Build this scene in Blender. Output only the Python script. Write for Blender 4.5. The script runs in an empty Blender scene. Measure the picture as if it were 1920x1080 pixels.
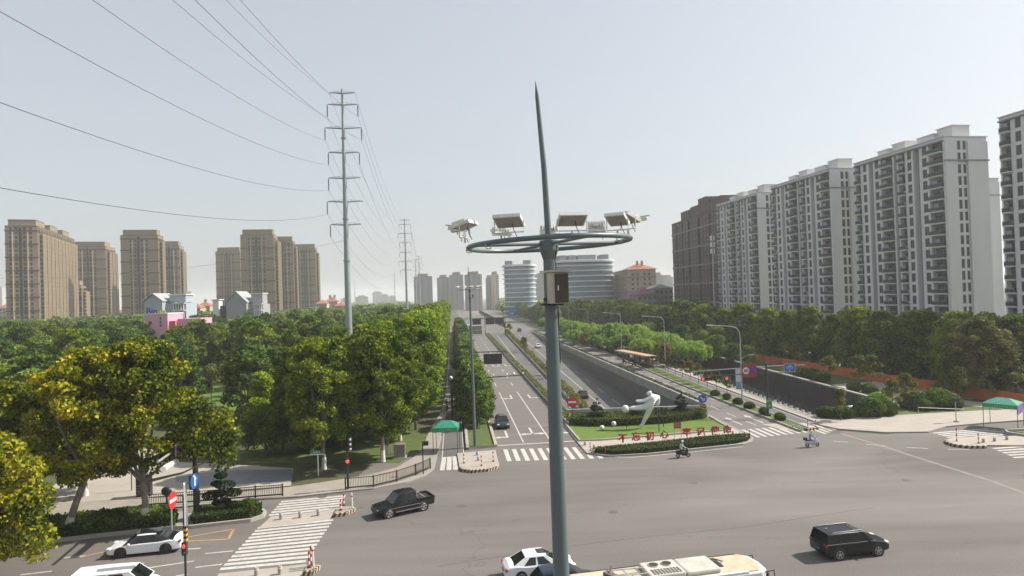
import bpy, math, random
import numpy as np
from mathutils import Vector, Matrix
from mathutils.geometry import delaunay_2d_cdt
R = math.radians
SC = bpy.context.scene
C = SC.collection
F = 1200.0                      # focal length in photo pixels (photo is 1920 wide)
CAMZ = 18.0
ROLL, PITCH = R(1.8), R(0.67)
# ---------------------------------------------------------------- camera
_f = Vector((0, math.cos(PITCH), math.sin(PITCH)))
_u0 = Vector((0, -math.sin(PITCH), math.cos(PITCH)))
_r0 = Vector((1, 0, 0))
_r = math.cos(ROLL) * _r0 - math.sin(ROLL) * _u0
_u = math.sin(ROLL) * _r0 + math.cos(ROLL) * _u0
EYE = Vector((0, 0, CAMZ))
cd = bpy.data.cameras.new("camera"); cam = bpy.data.objects.new("camera", cd); C.objects.link(cam)
cd.sensor_width = 36; cd.lens = 36 * F / 1920; cd.clip_end = 12000; cd.clip_start = 0.5
M = Matrix.Identity(4)
for i, ax in enumerate((_r, _u, -_f)):
    for j in range(3): M[j][i] = ax[j]
M.translation = EYE
cam.matrix_world = M
SC.camera = cam
# ---------------------------------------------------------------- light
SUN_EL, SUN_AZ = R(44), R(14)     # azimuth: degrees ahead of due right (+X)
sd = Vector((math.cos(SUN_EL) * math.cos(SUN_AZ), math.cos(SUN_EL) * math.sin(SUN_AZ), math.sin(SUN_EL)))
w = bpy.data.worlds.new("World"); SC.world = w; w.use_nodes = True
nt = w.node_tree; bg = nt.nodes["Background"]
sky = nt.nodes.new("ShaderNodeTexSky"); sky.sky_type = 'NISHITA'; sky.sun_disc = False
sky.sun_elevation = SUN_EL; sky.sun_rotation = math.atan2(sd.x, sd.y)
sky.dust_density = 3.0; sky.air_density = 1.2; sky.ozone_density = 1.0; sky.altitude = 0
hs = nt.nodes.new("ShaderNodeHueSaturation"); hs.inputs['Saturation'].default_value = 0.62
mxs = nt.nodes.new('ShaderNodeMixRGB'); mxs.inputs[0].default_value = 0.64; mxs.inputs[2].default_value = (2.62, 2.76, 2.92, 1)
nt.links.new(sky.outputs[0], hs.inputs['Color']); nt.links.new(hs.outputs[0], mxs.inputs[1]); nt.links.new(mxs.outputs[0], bg.inputs[0])
bg.inputs[1].default_value = 0.15
sl = bpy.data.lights.new("sun", 'SUN'); sl.energy = 5.0; sl.angle = R(0.6); sl.color = (1.0, 0.94, 0.84)
so = bpy.data.objects.new("sun", sl); C.objects.link(so)
so.rotation_euler = sd.to_track_quat('Z', 'Y').to_euler()
SC.view_settings.view_transform = 'Standard'; SC.view_settings.look = 'None'
SC.view_settings.exposure = 0.50; SC.view_settings.gamma = 1
SC.cycles.max_bounces = 6; SC.cycles.diffuse_bounces = 2; SC.cycles.glossy_bounces = 2
SC.cycles.transmission_bounces = 3; SC.cycles.volume_bounces = 1; SC.cycles.transparent_max_bounces = 6
SC.cycles.use_adaptive_sampling = True; SC.cycles.adaptive_threshold = 0.02
SC.cycles.volume_step_rate = 4
# ---------------------------------------------------------------- helpers
def ray(px, py):
    return _f + _r * ((px - 960) / F) - _u * ((py - 540) / F)
def G(px, py, z=0.0):
    d = ray(px, py); t = (z - CAMZ) / d.z; return EYE + d * t
def AT(px, py, Y):
    d = ray(px, py); return EYE + d * (Y / d.y)
def px_of(p):
    d = Vector(p) - EYE; q = d.dot(_f); return 960 + F * d.dot(_r) / q, 540 - F * d.dot(_u) / q
TAN = 0.0928
def RV(v, D, z=0.0): return Vector((v - TAN * D, D, z))     # road frame: v metres right of the axis, D metres ahead
ROADANG = math.atan(TAN)                                   # road runs this far left of +Y

MATS = {}
def mat(name, c, rough=0.7, metal=0.0, c2=None, scale=1.0, detail=4.0, bump=0.0, spec=0.5, objvar=0.0, emit=None, coord='Object', alpha=None, stretch=None, coat=0.0):
    if name in MATS: return MATS[name]
    m = bpy.data.materials.new(name); m.use_nodes = True; n = m.node_tree; b = n.nodes["Principled BSDF"]
    b.inputs['Roughness'].default_value = rough; b.inputs['Metallic'].default_value = metal
    b.inputs['Specular IOR Level'].default_value = spec; b.inputs['Coat Weight'].default_value = coat
    c2 = c2 or tuple(x * 0.8 for x in c)
    tc = n.nodes.new('ShaderNodeTexCoord'); no = n.nodes.new('ShaderNodeTexNoise')
    no.inputs['Scale'].default_value = scale; no.inputs['Detail'].default_value = detail; no.inputs['Roughness'].default_value = 0.6
    src = tc.outputs[coord]
    if stretch:
        mp = n.nodes.new('ShaderNodeMapping'); mp.inputs['Scale'].default_value = stretch
        n.links.new(src, mp.inputs[0]); src = mp.outputs[0]
    n.links.new(src, no.inputs['Vector'])
    rp = n.nodes.new('ShaderNodeValToRGB'); rp.color_ramp.elements[0].position = 0.35; rp.color_ramp.elements[1].position = 0.65
    rp.color_ramp.elements[0].color = (*c2, 1); rp.color_ramp.elements[1].color = (*c, 1)
    n.links.new(no.outputs[0], rp.inputs[0]); out = rp.outputs[0]
    if objvar:
        oi = n.nodes.new('ShaderNodeObjectInfo'); hv = n.nodes.new('ShaderNodeHueSaturation')
        ma = n.nodes.new('ShaderNodeMapRange'); ma.inputs[3].default_value = 1 - objvar; ma.inputs[4].default_value = 1 + objvar
        n.links.new(oi.outputs['Random'], ma.inputs[0]); n.links.new(ma.outputs[0], hv.inputs['Value']); n.links.new(out, hv.inputs['Color']); out = hv.outputs[0]
    n.links.new(out, b.inputs['Base Color'])
    if bump:
        bm = n.nodes.new('ShaderNodeBump'); bm.inputs['Strength'].default_value = bump; n.links.new(no.outputs[0], bm.inputs['Height']); n.links.new(bm.outputs[0], b.inputs['Normal'])
    if emit: b.inputs['Emission Color'].default_value = (*emit[0], 1); b.inputs['Emission Strength'].default_value = emit[1]
    MATS[name] = m; return m

def asphalt(name, base, seed=0.0, patch=0.22):
    m = bpy.data.materials.new(name); m.use_nodes = True; n = m.node_tree; b = n.nodes["Principled BSDF"]
    b.inputs['Roughness'].default_value = 0.85; b.inputs['Specular IOR Level'].default_value = 0.25
    tc = n.nodes.new('ShaderNodeTexCoord')
    def noise(sc, det, st=(1, 1, 1), dist=0.0):
        mp = n.nodes.new('ShaderNodeMapping'); mp.inputs['Scale'].default_value = st; mp.inputs['Location'].default_value = (seed, seed * 2, 0); mp.inputs['Rotation'].default_value = (0, 0, -0.2)
        t = n.nodes.new('ShaderNodeTexNoise'); t.inputs['Scale'].default_value = sc; t.inputs['Detail'].default_value = det; t.inputs['Distortion'].default_value = dist
        n.links.new(tc.outputs['Object'], mp.inputs[0]); n.links.new(mp.outputs[0], t.inputs['Vector']); return t.outputs[0]
    def rng(src, lo, hi, f0=0.3, f1=0.7):
        r = n.nodes.new('ShaderNodeMapRange'); r.inputs[1].default_value = f0; r.inputs[2].default_value = f1; r.inputs[3].default_value = lo; r.inputs[4].default_value = hi
        n.links.new(src, r.inputs[0]); return r.outputs[0]
    def mul(a, c):
        k = n.nodes.new('ShaderNodeMath'); k.operation = 'MULTIPLY'; n.links.new(a, k.inputs[0]); n.links.new(c, k.inputs[1]); return k.outputs[0]
    big = rng(noise(0.045, 4, (0.5, 1.4, 1), 1.2), 1 - patch, 1 + patch)
    mid = rng(noise(0.35, 5, (0.18, 1.3, 1), 0.5), 0.93, 1.07)
    fine = rng(noise(9.0, 6), 0.86, 1.14)
    trk = rng(noise(0.16, 3, (0.12, 2.2, 1), 0.8), 0.90, 1.05)
    v = mul(mul(mul(big, mid), fine), trk)
    vo = n.nodes.new('ShaderNodeTexVoronoi'); vo.feature = 'DISTANCE_TO_EDGE'; vo.inputs['Scale'].default_value = 0.06
    mp = n.nodes.new('ShaderNodeMapping'); mp.inputs['Scale'].default_value = (0.35, 1, 1)
    wn = n.nodes.new('ShaderNodeTexNoise'); wn.inputs['Scale'].default_value = 0.5; wn.inputs['Detail'].default_value = 5
    mx = n.nodes.new('ShaderNodeMixRGB'); mx.inputs[0].default_value = 0.10
    n.links.new(tc.outputs['Object'], wn.inputs['Vector']); n.links.new(tc.outputs['Object'], mp.inputs[0])
    n.links.new(mp.outputs[0], mx.inputs[1]); n.links.new(wn.outputs[1], mx.inputs[2])
    mm = n.nodes.new('ShaderNodeVectorMath'); mm.operation = 'MULTIPLY_ADD'; mm.inputs[1].default_value = (1.6, 1.6, 1.6)
    n.links.new(wn.outputs[1], mm.inputs[0]); n.links.new(mp.outputs[0], mm.inputs[2]); n.links.new(mm.outputs[0], vo.inputs['Vector'])
    v = mul(v, rng(vo.outputs[0], 0.80, 1.0, 0.0, 0.003))
    cm = n.nodes.new('ShaderNodeMixRGB'); cm.blend_type = 'MULTIPLY'; cm.inputs[0].default_value = 1; cm.inputs[1].default_value = (*base, 1)
    n.links.new(v, cm.inputs[2]); n.links.new(cm.outputs[0], b.inputs['Base Color'])
    MATS[name] = m; return m

def leafmat(name, cols, trans=0.32, patch=0.35):
    """cols: dark, mid, light leaf colours; varies per leaf, per branch clump (noise) and per tree"""
    m = bpy.data.materials.new(name); m.use_nodes = True; n = m.node_tree
    for x in list(n.nodes): n.nodes.remove(x)
    o = n.nodes.new('ShaderNodeOutputMaterial'); df = n.nodes.new('ShaderNodeBsdfPrincipled'); df.inputs['Roughness'].default_value = 0.55; df.inputs['Specular IOR Level'].default_value = 0.12
    tr = n.nodes.new('ShaderNodeBsdfTranslucent'); mx = n.nodes.new('ShaderNodeMixShader'); mx.inputs[0].default_value = trans
    ge = n.nodes.new('ShaderNodeNewGeometry'); oi = n.nodes.new('ShaderNodeObjectInfo'); tc = n.nodes.new('ShaderNodeTexCoord')
    no = n.nodes.new('ShaderNodeTexNoise'); no.inputs['Scale'].default_value = patch; no.inputs['Detail'].default_value = 3; no.inputs['Distortion'].default_value = 0.6
    n.links.new(tc.outputs['Object'], no.inputs['Vector'])
    def mth(op, a, b):
        k = n.nodes.new('ShaderNodeMath'); k.operation = op
        for i, x in enumerate((a, b)):
            if isinstance(x, float): k.inputs[i].default_value = x
            else: n.links.new(x, k.inputs[i])
        return k.outputs[0]
    f = mth('ADD', mth('MULTIPLY', ge.outputs['Random Per Island'], 0.5), mth('MULTIPLY', mth('SUBTRACT', no.outputs[0], 0.5), 1.5))
    f = mth('ADD', f, mth('ADD', mth('MULTIPLY', oi.outputs['Random'], 0.34), 0.08))
    rp = n.nodes.new('ShaderNodeValToRGB'); e = rp.color_ramp.elements
    e[0].position = 0.15; e[0].color = (*cols[0], 1); e[1].position = 0.9; e[1].color = (*cols[2], 1)
    k = e.new(0.5); k.color = (*cols[1], 1)
    n.links.new(f, rp.inputs[0]); n.links.new(rp.outputs[0], df.inputs['Base Color']); n.links.new(rp.outputs[0], tr.inputs['Color'])
    n.links.new(df.outputs[0], mx.inputs[1]); n.links.new(tr.outputs[0], mx.inputs[2]); n.links.new(mx.outputs[0], o.inputs[0])
    MATS[name] = m; return m

class MB:
    def __init__(s): s.v = []; s.f = []; s.m = []
    def add(s, vs, fs, mi=0):
        o = len(s.v); s.v += [tuple(x) for x in vs]; s.f += [tuple(i + o for i in q) for q in fs]; s.m += [mi] * len(fs); return s
    def box(s, c, d, rz=0.0, mi=0, rot=None):
        hx, hy, hz = d[0] / 2, d[1] / 2, d[2] / 2; ca, sa = math.cos(rz), math.sin(rz); vs = []
        for z in (-hz, hz):
            for x, y in ((-hx, -hy), (hx, -hy), (hx, hy), (-hx, hy)):
                if rot is not None:
                    p = rot @ Vector((x, y, z)); vs.append((c[0] + p.x, c[1] + p.y, c[2] + p.z))
                else: vs.append((c[0] + x * ca - y * sa, c[1] + x * sa + y * ca, c[2] + z))
        return s.add(vs, [(3, 2, 1, 0), (4, 5, 6, 7), (0, 1, 5, 4), (1, 2, 6, 5), (2, 3, 7, 6), (3, 0, 4, 7)], mi)
    def tube(s, pts, rs, n=8, mi=0, cap=True):
        pts = [Vector(p) for p in pts]
        if not hasattr(rs, '__len__'): rs = [rs] * len(pts)
        vs = []; fs = []; last = None
        for i, p in enumerate(pts):
            t = (pts[min(i + 1, len(pts) - 1)] - pts[max(i - 1, 0)]).normalized()
            a = Vector((0, 0, 1)) if abs(t.z) < 0.9 else Vector((1, 0, 0))
            x = t.cross(a).normalized() if last is None else (last - t * last.dot(t)).normalized()
            last = x; y = t.cross(x)
            for k in range(n):
                q = 2 * math.pi * k / n; vs.append(p + (x * math.cos(q) + y * math.sin(q)) * rs[i])
        for i in range(len(pts) - 1):
            for k in range(n):
                a, b = i * n + k, i * n + (k + 1) % n; fs.append((a, b, b + n, a + n))
        if cap: fs.append(tuple(range(n))[::-1]); fs.append(tuple(range(len(vs) - n, len(vs))))
        return s.add(vs, fs, mi)
    def prism(s, poly, z0, z1, mi=0, bottom=False):
        """poly: list of (x, y[, ...]) ccw; vertical extrusion"""
        ar = sum(poly[i][0] * poly[(i + 1) % len(poly)][1] - poly[(i + 1) % len(poly)][0] * poly[i][1] for i in range(len(poly)))
        if ar < 0: poly = poly[::-1]
        n = len(poly); vs = [(p[0], p[1], z0) for p in poly] + [(p[0], p[1], z1) for p in poly]
        fs = [(i, (i + 1) % n, (i + 1) % n + n, i + n) for i in range(n)]
        cv, ce, cf = delaunay_2d_cdt([Vector((p[0], p[1])) for p in poly], [], [list(range(n))], 1, 1e-5)[:3]
        if len(cv) == n: fs += [tuple(n + i for i in q) for q in cf]
        else: fs.append(tuple(range(n, 2 * n)))
        if bottom: fs.append(tuple(range(n))[::-1])
        return s.add(vs, fs, mi)
    def ell(s, c, r, nu=10, nv=7, mi=0, rot=None):
        vs = []; fs = []
        for j in range(nv + 1):
            th = math.pi * j / nv
            for i in range(nu):
                ph = 2 * math.pi * i / nu; p = Vector((r[0] * math.sin(th) * math.cos(ph), r[1] * math.sin(th) * math.sin(ph), r[2] * math.cos(th)))
                if rot is not None: p = rot @ p
                vs.append(Vector(c) + p)
        for j in range(nv):
            for i in range(nu): a, b = j * nu + i, j * nu + (i + 1) % nu; fs.append((a + nu, b + nu, b, a))
        return s.add(vs, fs, mi)
    def build(s, name, mats, parent=None, smooth=False, loc=None, rz=0.0, bevel=0.0, auto=None):
        me = bpy.data.meshes.new(name); me.from_pydata(s.v, [], s.f)
        ms = mats if isinstance(mats, (list, tuple)) else [mats]
        for m in ms: me.materials.append(m)
        if len(ms) > 1: me.polygons.foreach_set('material_index', s.m)
        if smooth: me.polygons.foreach_set('use_smooth', [True] * len(me.polygons))
        if smooth and auto is not False: me.set_sharp_from_angle(angle=R(auto or 40))
        me.validate(); me.update()
        o = bpy.data.objects.new(name, me); C.objects.link(o)
        if parent is not None: o.parent = parent
        if loc is not None: o.location = loc
        o.rotation_euler.z = rz
        if bevel:
            b = o.modifiers.new("bevel", 'BEVEL'); b.width = bevel; b.segments = 2; b.limit_method = 'ANGLE'
        return o
def tag(o, label=None, cat=None, group=None, kind=None):
    if label: o['label'] = label
    if cat: o['category'] = cat
    if group: o['group'] = group
    if kind: o['kind'] = kind
    return o
def thing(name, label, cat, loc=(0, 0, 0), rz=0.0, group=None):
    o = bpy.data.objects.new(name, None); C.objects.link(o); o.empty_display_size = 0.3
    o.location = loc; o.rotation_euler.z = rz; return tag(o, label, cat, group)
def dup(o, loc=None, rz=None, label=None, group=None, scale=None, parent=None):
    kids = list(o.children)
    c = o.copy(); C.objects.link(c)
    if parent is not None: c.parent = parent
    if loc is not None: c.location = loc
    if rz is not None: c.rotation_euler.z = rz
    if scale is not None: c.scale = scale if hasattr(scale, '__len__') else (scale,) * 3
    if label: c['label'] = label
    if group: c['group'] = group
    for k in kids: dup(k, parent=c)
    return c
def struct(mb, name, m, **k): return tag(mb.build(name, m, **k), kind='structure')
def lift(poly, z=None): return [G(x, y, 0.0) for x, y in poly]
def text_mesh(body, size, depth=0.0, align='CENTER', bold=0.0):
    cu = bpy.data.curves.new("t", 'FONT'); cu.body = body; cu.size = size; cu.extrude = depth; cu.align_x = align; cu.align_y = 'CENTER'; cu.offset = bold
    cu.resolution_u = 3
    o = bpy.data.objects.new("t", cu); C.objects.link(o)
    dg = bpy.context.evaluated_depsgraph_get(); dg.update()
    me = bpy.data.meshes.new_from_object(o.evaluated_get(dg)); bpy.data.objects.remove(o); bpy.data.curves.remove(cu); return me
def text(body, size, m, parent, loc, rz=0.0, depth=0.01, name="lettering", rx=math.pi / 2, bold=0.0, sx=1.0):
    me = text_mesh(body, size, depth, bold=bold); me.materials.clear(); me.materials.append(m)
    o = bpy.data.objects.new(name, me); C.objects.link(o); o.parent = parent; o.location = loc; o.rotation_euler = (rx, 0, rz); o.scale.x = sx; return o
def marks(n, size, m, parent, loc, name="lettering", seed=1):
    """writing too small to read in the photo: a row of character-sized strokes"""
    r = random.Random(seed); mb = MB(); w = size * .82
    for i in range(n):
        cx = (i - (n - 1) / 2) * size
        for k in range(r.choice((2, 3))): mb.box((cx, 0, (k / 2 - .5) * size * .66), (w * r.uniform(.5, .95), .012, size * .12))
        for k in range(r.choice((1, 2))): mb.box((cx + r.uniform(-.3, .3) * w, 0, 0), (size * .12, .012, size * .8))
    return mb.build(name, m, parent, loc=loc)
rnd = random.Random(7)
# ================================================================ materials
GRASS = mat("lawn_grass", (0.085, 0.115, 0.022), 0.9, c2=(0.05, 0.08, 0.016), scale=0.9, detail=8, bump=0.3)
LAWN = mat("bright_lawn", (0.10, 0.165, 0.015), 0.9, c2=(0.07, 0.125, 0.012), scale=1.6, detail=8, bump=0.3)
DRYLAWN = mat("park_floor", (0.075, 0.085, 0.03), 0.95, c2=(0.05, 0.045, 0.025), scale=0.35, detail=8, bump=0.2)
FARLAND = mat("far_land", (0.05, 0.075, 0.025), 0.95, c2=(0.08, 0.09, 0.05), scale=0.02, detail=8)
ASPH = asphalt("asphalt_worn", (0.150, 0.138, 0.128))
ASPH2 = asphalt("asphalt_road", (0.15, 0.14, 0.13), 31.0, 0.08)
ASPH3 = asphalt("asphalt_ramp", (0.12, 0.115, 0.11), 77.0, 0.08)
PAVE = mat("pavement_slabs", (0.30, 0.27, 0.23), 0.85, c2=(0.25, 0.225, 0.19), scale=0.6, detail=8, bump=0.05)
PAVE2 = mat("pavement_pale", (0.36, 0.325, 0.285), 0.85, c2=(0.31, 0.28, 0.24), scale=0.5, detail=8)
KERB = mat("kerb_stone", (0.28, 0.26, 0.235), 0.85, c2=(0.27, 0.25, 0.23), scale=1.5)
PAINT = mat("road_paint", (0.52, 0.51, 0.48), 0.7, c2=(0.36, 0.35, 0.33), scale=2.2, detail=9)
YPAINT = mat("yellow_road_paint", (0.45, 0.27, 0.07), 0.7, c2=(0.30, 0.19, 0.08), scale=3, detail=8)
CONC = mat("concrete", (0.33, 0.33, 0.31), 0.85, c2=(0.24, 0.24, 0.23), scale=0.5, detail=8)
DWALL = mat("dark_wall", (0.155, 0.15, 0.15), 0.8, c2=(0.105, 0.10, 0.10), scale=1.2, detail=8, stretch=(1, 1, 0.25))
STONE = mat("dark_granite_wall", (0.055, 0.047, 0.048), 0.6, c2=(0.03, 0.025, 0.027), scale=1.5, detail=8, stretch=(1, 1, 0.3))
SOIL = mat("soil", (0.13, 0.085, 0.05), 0.95, c2=(0.09, 0.06, 0.035), scale=2)
BLACK = mat("black_metal", (0.02, 0.02, 0.021), 0.45, c2=(0.03, 0.03, 0.03), metal=0.0)
GALV = mat("galvanised_steel", (0.40, 0.42, 0.42), 0.45, 0.25, c2=(0.32, 0.34, 0.345), scale=3)
WHITE = mat("white_paint", (0.72, 0.72, 0.70), 0.5, c2=(0.64, 0.64, 0.62), scale=3)
RED = mat("red_paint", (0.50, 0.030, 0.035), 0.45, c2=(0.42, 0.025, 0.03), scale=3)
BLUE = mat("blue_sign", (0.015, 0.10, 0.38), 0.4, c2=(0.012, 0.09, 0.33), scale=3)
GREEN = mat("green_sign", (0.01, 0.20, 0.10), 0.4, c2=(0.01, 0.17, 0.085), scale=3)
YEL = mat("yellow_paint", (0.62, 0.38, 0.03), 0.5, scale=3)
RUBBER = mat("rubber", (0.018, 0.018, 0.018), 0.8)
RIM = mat("alloy_rim", (0.45, 0.45, 0.46), 0.3, 0.6)
CGLASS = mat("car_glass", (0.012, 0.015, 0.017), 0.06, 0.0, spec=0.6)
LAMPW = mat("lamp_lens", (0.75, 0.78, 0.8), 0.15)
LAMPR = mat("tail_lens", (0.42, 0.02, 0.02), 0.2)
CHROME = mat("chrome", (0.7, 0.7, 0.7), 0.2, 0.9)
# ================================================================ ground
def ext_poly(pix, z0, z1, m, name, side=None, inset=None):
    mb = MB(); P = lift(pix); mb.prism(P, z0, z1); return struct(mb, name, m)
TR = dict(v0=15.7, v1=37.3, D0=97.0, D1=312.0)
trench = [RV(TR['v0'], TR['D0']), RV(TR['v1'], TR['D0']), RV(TR['v1'], TR['D1']), RV(TR['v0'], TR['D1'])]
pit = [G(1527, 782), G(1672, 768), G(1640, 757), G(1320, 668), G(1285, 690)]
pit = [Vector((41.0, 87.6, 0)), Vector((52.2, 89.4, 0)), Vector((54.6, 96, 0)), Vector((51.8, 172, 0)), Vector((37.5, 172, 0)), Vector((38.9, 133, 0))]
def sheet(outer, holes, z, name, m):
    pts = []; faces = []
    for loop in [outer] + holes:
        s = len(pts); pts += [Vector((p[0], p[1])) for p in loop]; faces.append(list(range(s, s + len(loop))))
    vs, es, fs = delaunay_2d_cdt(pts, [], faces, 0, 1e-4)[:3]
    def inside(p, L):
        r = False
        for i in range(len(L)):
            a, b = L[i], L[(i + 1) % len(L)]
            if (a[1] > p.y) != (b[1] > p.y) and p.x < (b[0] - a[0]) * (p.y - a[1]) / (b[1] - a[1]) + a[0]: r = not r
        return r
    keep = []
    for f in fs:
        c = sum((vs[i] for i in f), Vector((0, 0))) / len(f)
        if inside(c, outer) and not any(inside(c, h) for h in holes): keep.append(f)
    mb = MB(); mb.add([(p.x, p.y, z) for p in vs], keep); return struct(mb, name, m)
E = 3400
def ext_rect(x0, y0, x1, y1): return [(x0, y0), (x1, y0), (x1, y1), (x0, y1)]
sheet(ext_rect(-E, -900, E, E * 2 - 900), [trench, pit], -0.012, "ground", FARLAND)
# park floor on the left
sheet([G(-1200, 1010), G(400, 925), G(640, 905), G(822, 855), RV(-4, 120), RV(-4, 300), (-330, 420), (-420, 150)], [], -0.004, "park_ground", DRYLAWN)
# asphalt of the junction and the cross street
jl = [(-160, -70), (330, -70), (330, 128), G(1920, 790), G(1772, 800), G(1660, 815), G(1548, 806), G(1540, 796), RV(35, 96.5), RV(14, 96.5), RV(-8.0, 82), G(640, 925), G(87, 972), (-160, 26)]
sheet(jl, [], 0.0, "junction_road", ASPH)
def strip(v0, v1, D0, D1, z, name, m, zf=None, n=1):
    mb = MB()
    for i in range(n):
        a = D0 + (D1 - D0) * i / n; b = D0 + (D1 - D0) * (i + 1) / n; za = z if zf is None else zf(a); zb = z if zf is None else zf(b)
        mb.add([RV(v0, a, za), RV(v1, a, za), RV(v1, b, zb), RV(v0, b, zb)], [(0, 1, 2, 3)])
    return struct(mb, name, m)
strip(4.7, 15.0, 82, 1500, 0.003, "main_road", ASPH2)
strip(15.0, 44.0, TR['D1'], 1500, 0.006, "main_road_far", ASPH2)
strip(-1.9, 0.9, 70, 500, 0.003, "bike_path", ASPH3)
# right surface carriageway and bike lane (their right edge follows the kerb seen in the photo)
def poly3(pts, z, name, m): mb = MB(); mb.add([(p[0], p[1], z) for p in pts], [tuple(range(len(pts)))]); return struct(mb, name, m)
poly3([RV(35.0, 76), RV(42.4, 76), RV(42.6, 125), RV(45.5, 200), RV(47.2, 320), RV(38.3, 320), RV(38.3, 112), RV(36.0, 96.5)], 0.0035, "side_road", ASPH2)
poly3([RV(44.4, 78), RV(47.2, 78), RV(48.9, 137), RV(51, 200), RV(52, 330), RV(49.6, 330), RV(48.5, 200), RV(46.5, 137)], 0.0045, "bike_lane", ASPH3)
# ramps down into the underpass
def rampz(D): return min(0.0, max(-6.2, -6.0 * (300 - D) / 195.0))
def slab(v0, v1, Ds, name, m, dz=0.0):
    mb = MB()
    for a, b in zip(Ds, Ds[1:]):
        mb.add([RV(v0, a, rampz(a) + dz), RV(v1, a, rampz(a) + dz), RV(v1, b, rampz(b) + dz), RV(v0, b, rampz(b) + dz)], [(0, 1, 2, 3)])
    return struct(mb, name, m)
Ds = [88, 99, 105] + [120 + 20 * i for i in range(10)] + [TR['D1']]
slab(TR['v0'], TR['v1'], Ds, "underpass_road", ASPH3)
def lowered(v, w, D0, D1, name, m, dz=0.012, step=10, z=None):
    n = max(1, int((D1 - D0) / step)); mb = MB()
    for i in range(n):
        a = D0 + (D1 - D0) * i / n; b = D0 + (D1 - D0) * (i + 1) / n
        za, zb = (rampz(a) + dz, rampz(b) + dz) if z is None else (z, z)
        mb.add([RV(v - w / 2, a, za), RV(v + w / 2, a, za), RV(v + w / 2, b, zb), RV(v - w / 2, b, zb)], [(0, 1, 2, 3)])
    return struct(mb, name, m)
for v in (29.8, 19.9, 23.2): lowered(v, 0.17, 99, 308, "road_marking", PAINT)
for k in range(15): lowered(33.6, 0.15, 104 + 14 * k, 110 + 14 * k, "road_marking", PAINT)
# underpass walls
def wallstrip(v, D0, D1, zt, name, m, thick=0.4, zb=None, label=None, cap=None, step=10):
    mb = MB(); n = max(1, int((D1 - D0) / step))
    for i in range(n):
        a = D0 + (D1 - D0) * i / n; b = D0 + (D1 - D0) * (i + 1) / n
        za, zz = (rampz(a), rampz(b)) if zb is None else (zb, zb)
        p = [RV(v, a), RV(v + thick, a), RV(v + thick, b), RV(v, b)]; lo = [za - .2, za - .2, zz - .2, zz - .2]
        mb.add([(q.x, q.y, l) for q, l in zip(p, lo)] + [(q.x, q.y, zt) for q in p], [(0, 4, 7, 3), (1, 2, 6, 5), (4, 5, 6, 7)] + ([(0, 1, 5, 4)] if i == 0 else []) + ([(2, 3, 7, 6)] if i == n - 1 else []))
    return mb.build(name, m)
t = thing("retaining_wall", "long dark wall on the right side of the sunken underpass road", "wall")
wallstrip(TR['v1'] + 0.02, TR['D0'], 306, -0.9, "wall_face", DWALL).parent = t
wallstrip(TR['v1'] - 0.05, TR['D0'], 306, 0.75, "parapet", CONC, 0.5, zb=-0.68).parent = t
t = thing("retaining_wall", "dark underpass wall on the left, topped by the long hedge beside the main road", "wall")
wallstrip(TR['v0'] - 0.42, TR['D0'], 300, -0.25, "wall_face", DWALL).parent = t
wallstrip(15.02, TR['D0'] - 10, 300, 0.55, "parapet", CONC, 0.3, zb=-.01).parent = t
# portal front under the island
t = thing("underpass_portal", "concrete portal beam across the underpass behind the sculpture island", "portal")
def along(pa, pb, z0, z1, th, name, m, par):
    d = (pb - pa).normalized(); nrm = Vector((-d.y, d.x, 0)) * th
    mb = MB(); mb.prism([pa, pb, pb + nrm, pa + nrm], z0, z1); o = mb.build(name, m); o.parent = par; return o
along(RV(15.1, 96.6), RV(37.7, 96.6), -1.4, 0.55, 0.4, "beam", CONC, t)
along(RV(25.0, 97.0), RV(25.9, 97.0), -6.4, -1.4, 0.6, "pier", CONC, t)
# ================================================================ pavements, islands, lawns
def raised(pix, z1, m, name, rim=None, z0=-0.01):
    P = lift(pix) if not isinstance(pix[0], Vector) else pix
    mb = MB(); mb.prism(P, z0, z1, 0)
    o = struct(mb, name, m); return o
def kerbline(P, name="kerb", w=0.22, z1=0.16, m=None, closed=False):
    """kerb stones along a polyline of ground points"""
    P = [Vector((p[0], p[1], 0)) for p in P]; n = len(P); L = []; Rr = []
    for i in range(n):
        a = P[(i - 1) % n] if (closed or i) else P[i]; b = P[(i + 1) % n] if (closed or i < n - 1) else P[i]
        d = (b - a).normalized(); q = Vector((-d.y, d.x, 0)) * (w / 2); L.append(P[i] + q); Rr.append(P[i] - q)
    mb = MB(); m_ = n if closed else n - 1
    for i in range(m_):
        j = (i + 1) % n; mb.add([(p.x, p.y, z) for z in (-0.01, z1) for p in (Rr[i], Rr[j], L[j], L[i])], [(4, 5, 6, 7), (0, 1, 5, 4), (2, 3, 7, 6), (1, 2, 6, 5), (3, 0, 4, 7)])
    return struct(mb, name, m or KERB)
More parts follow.
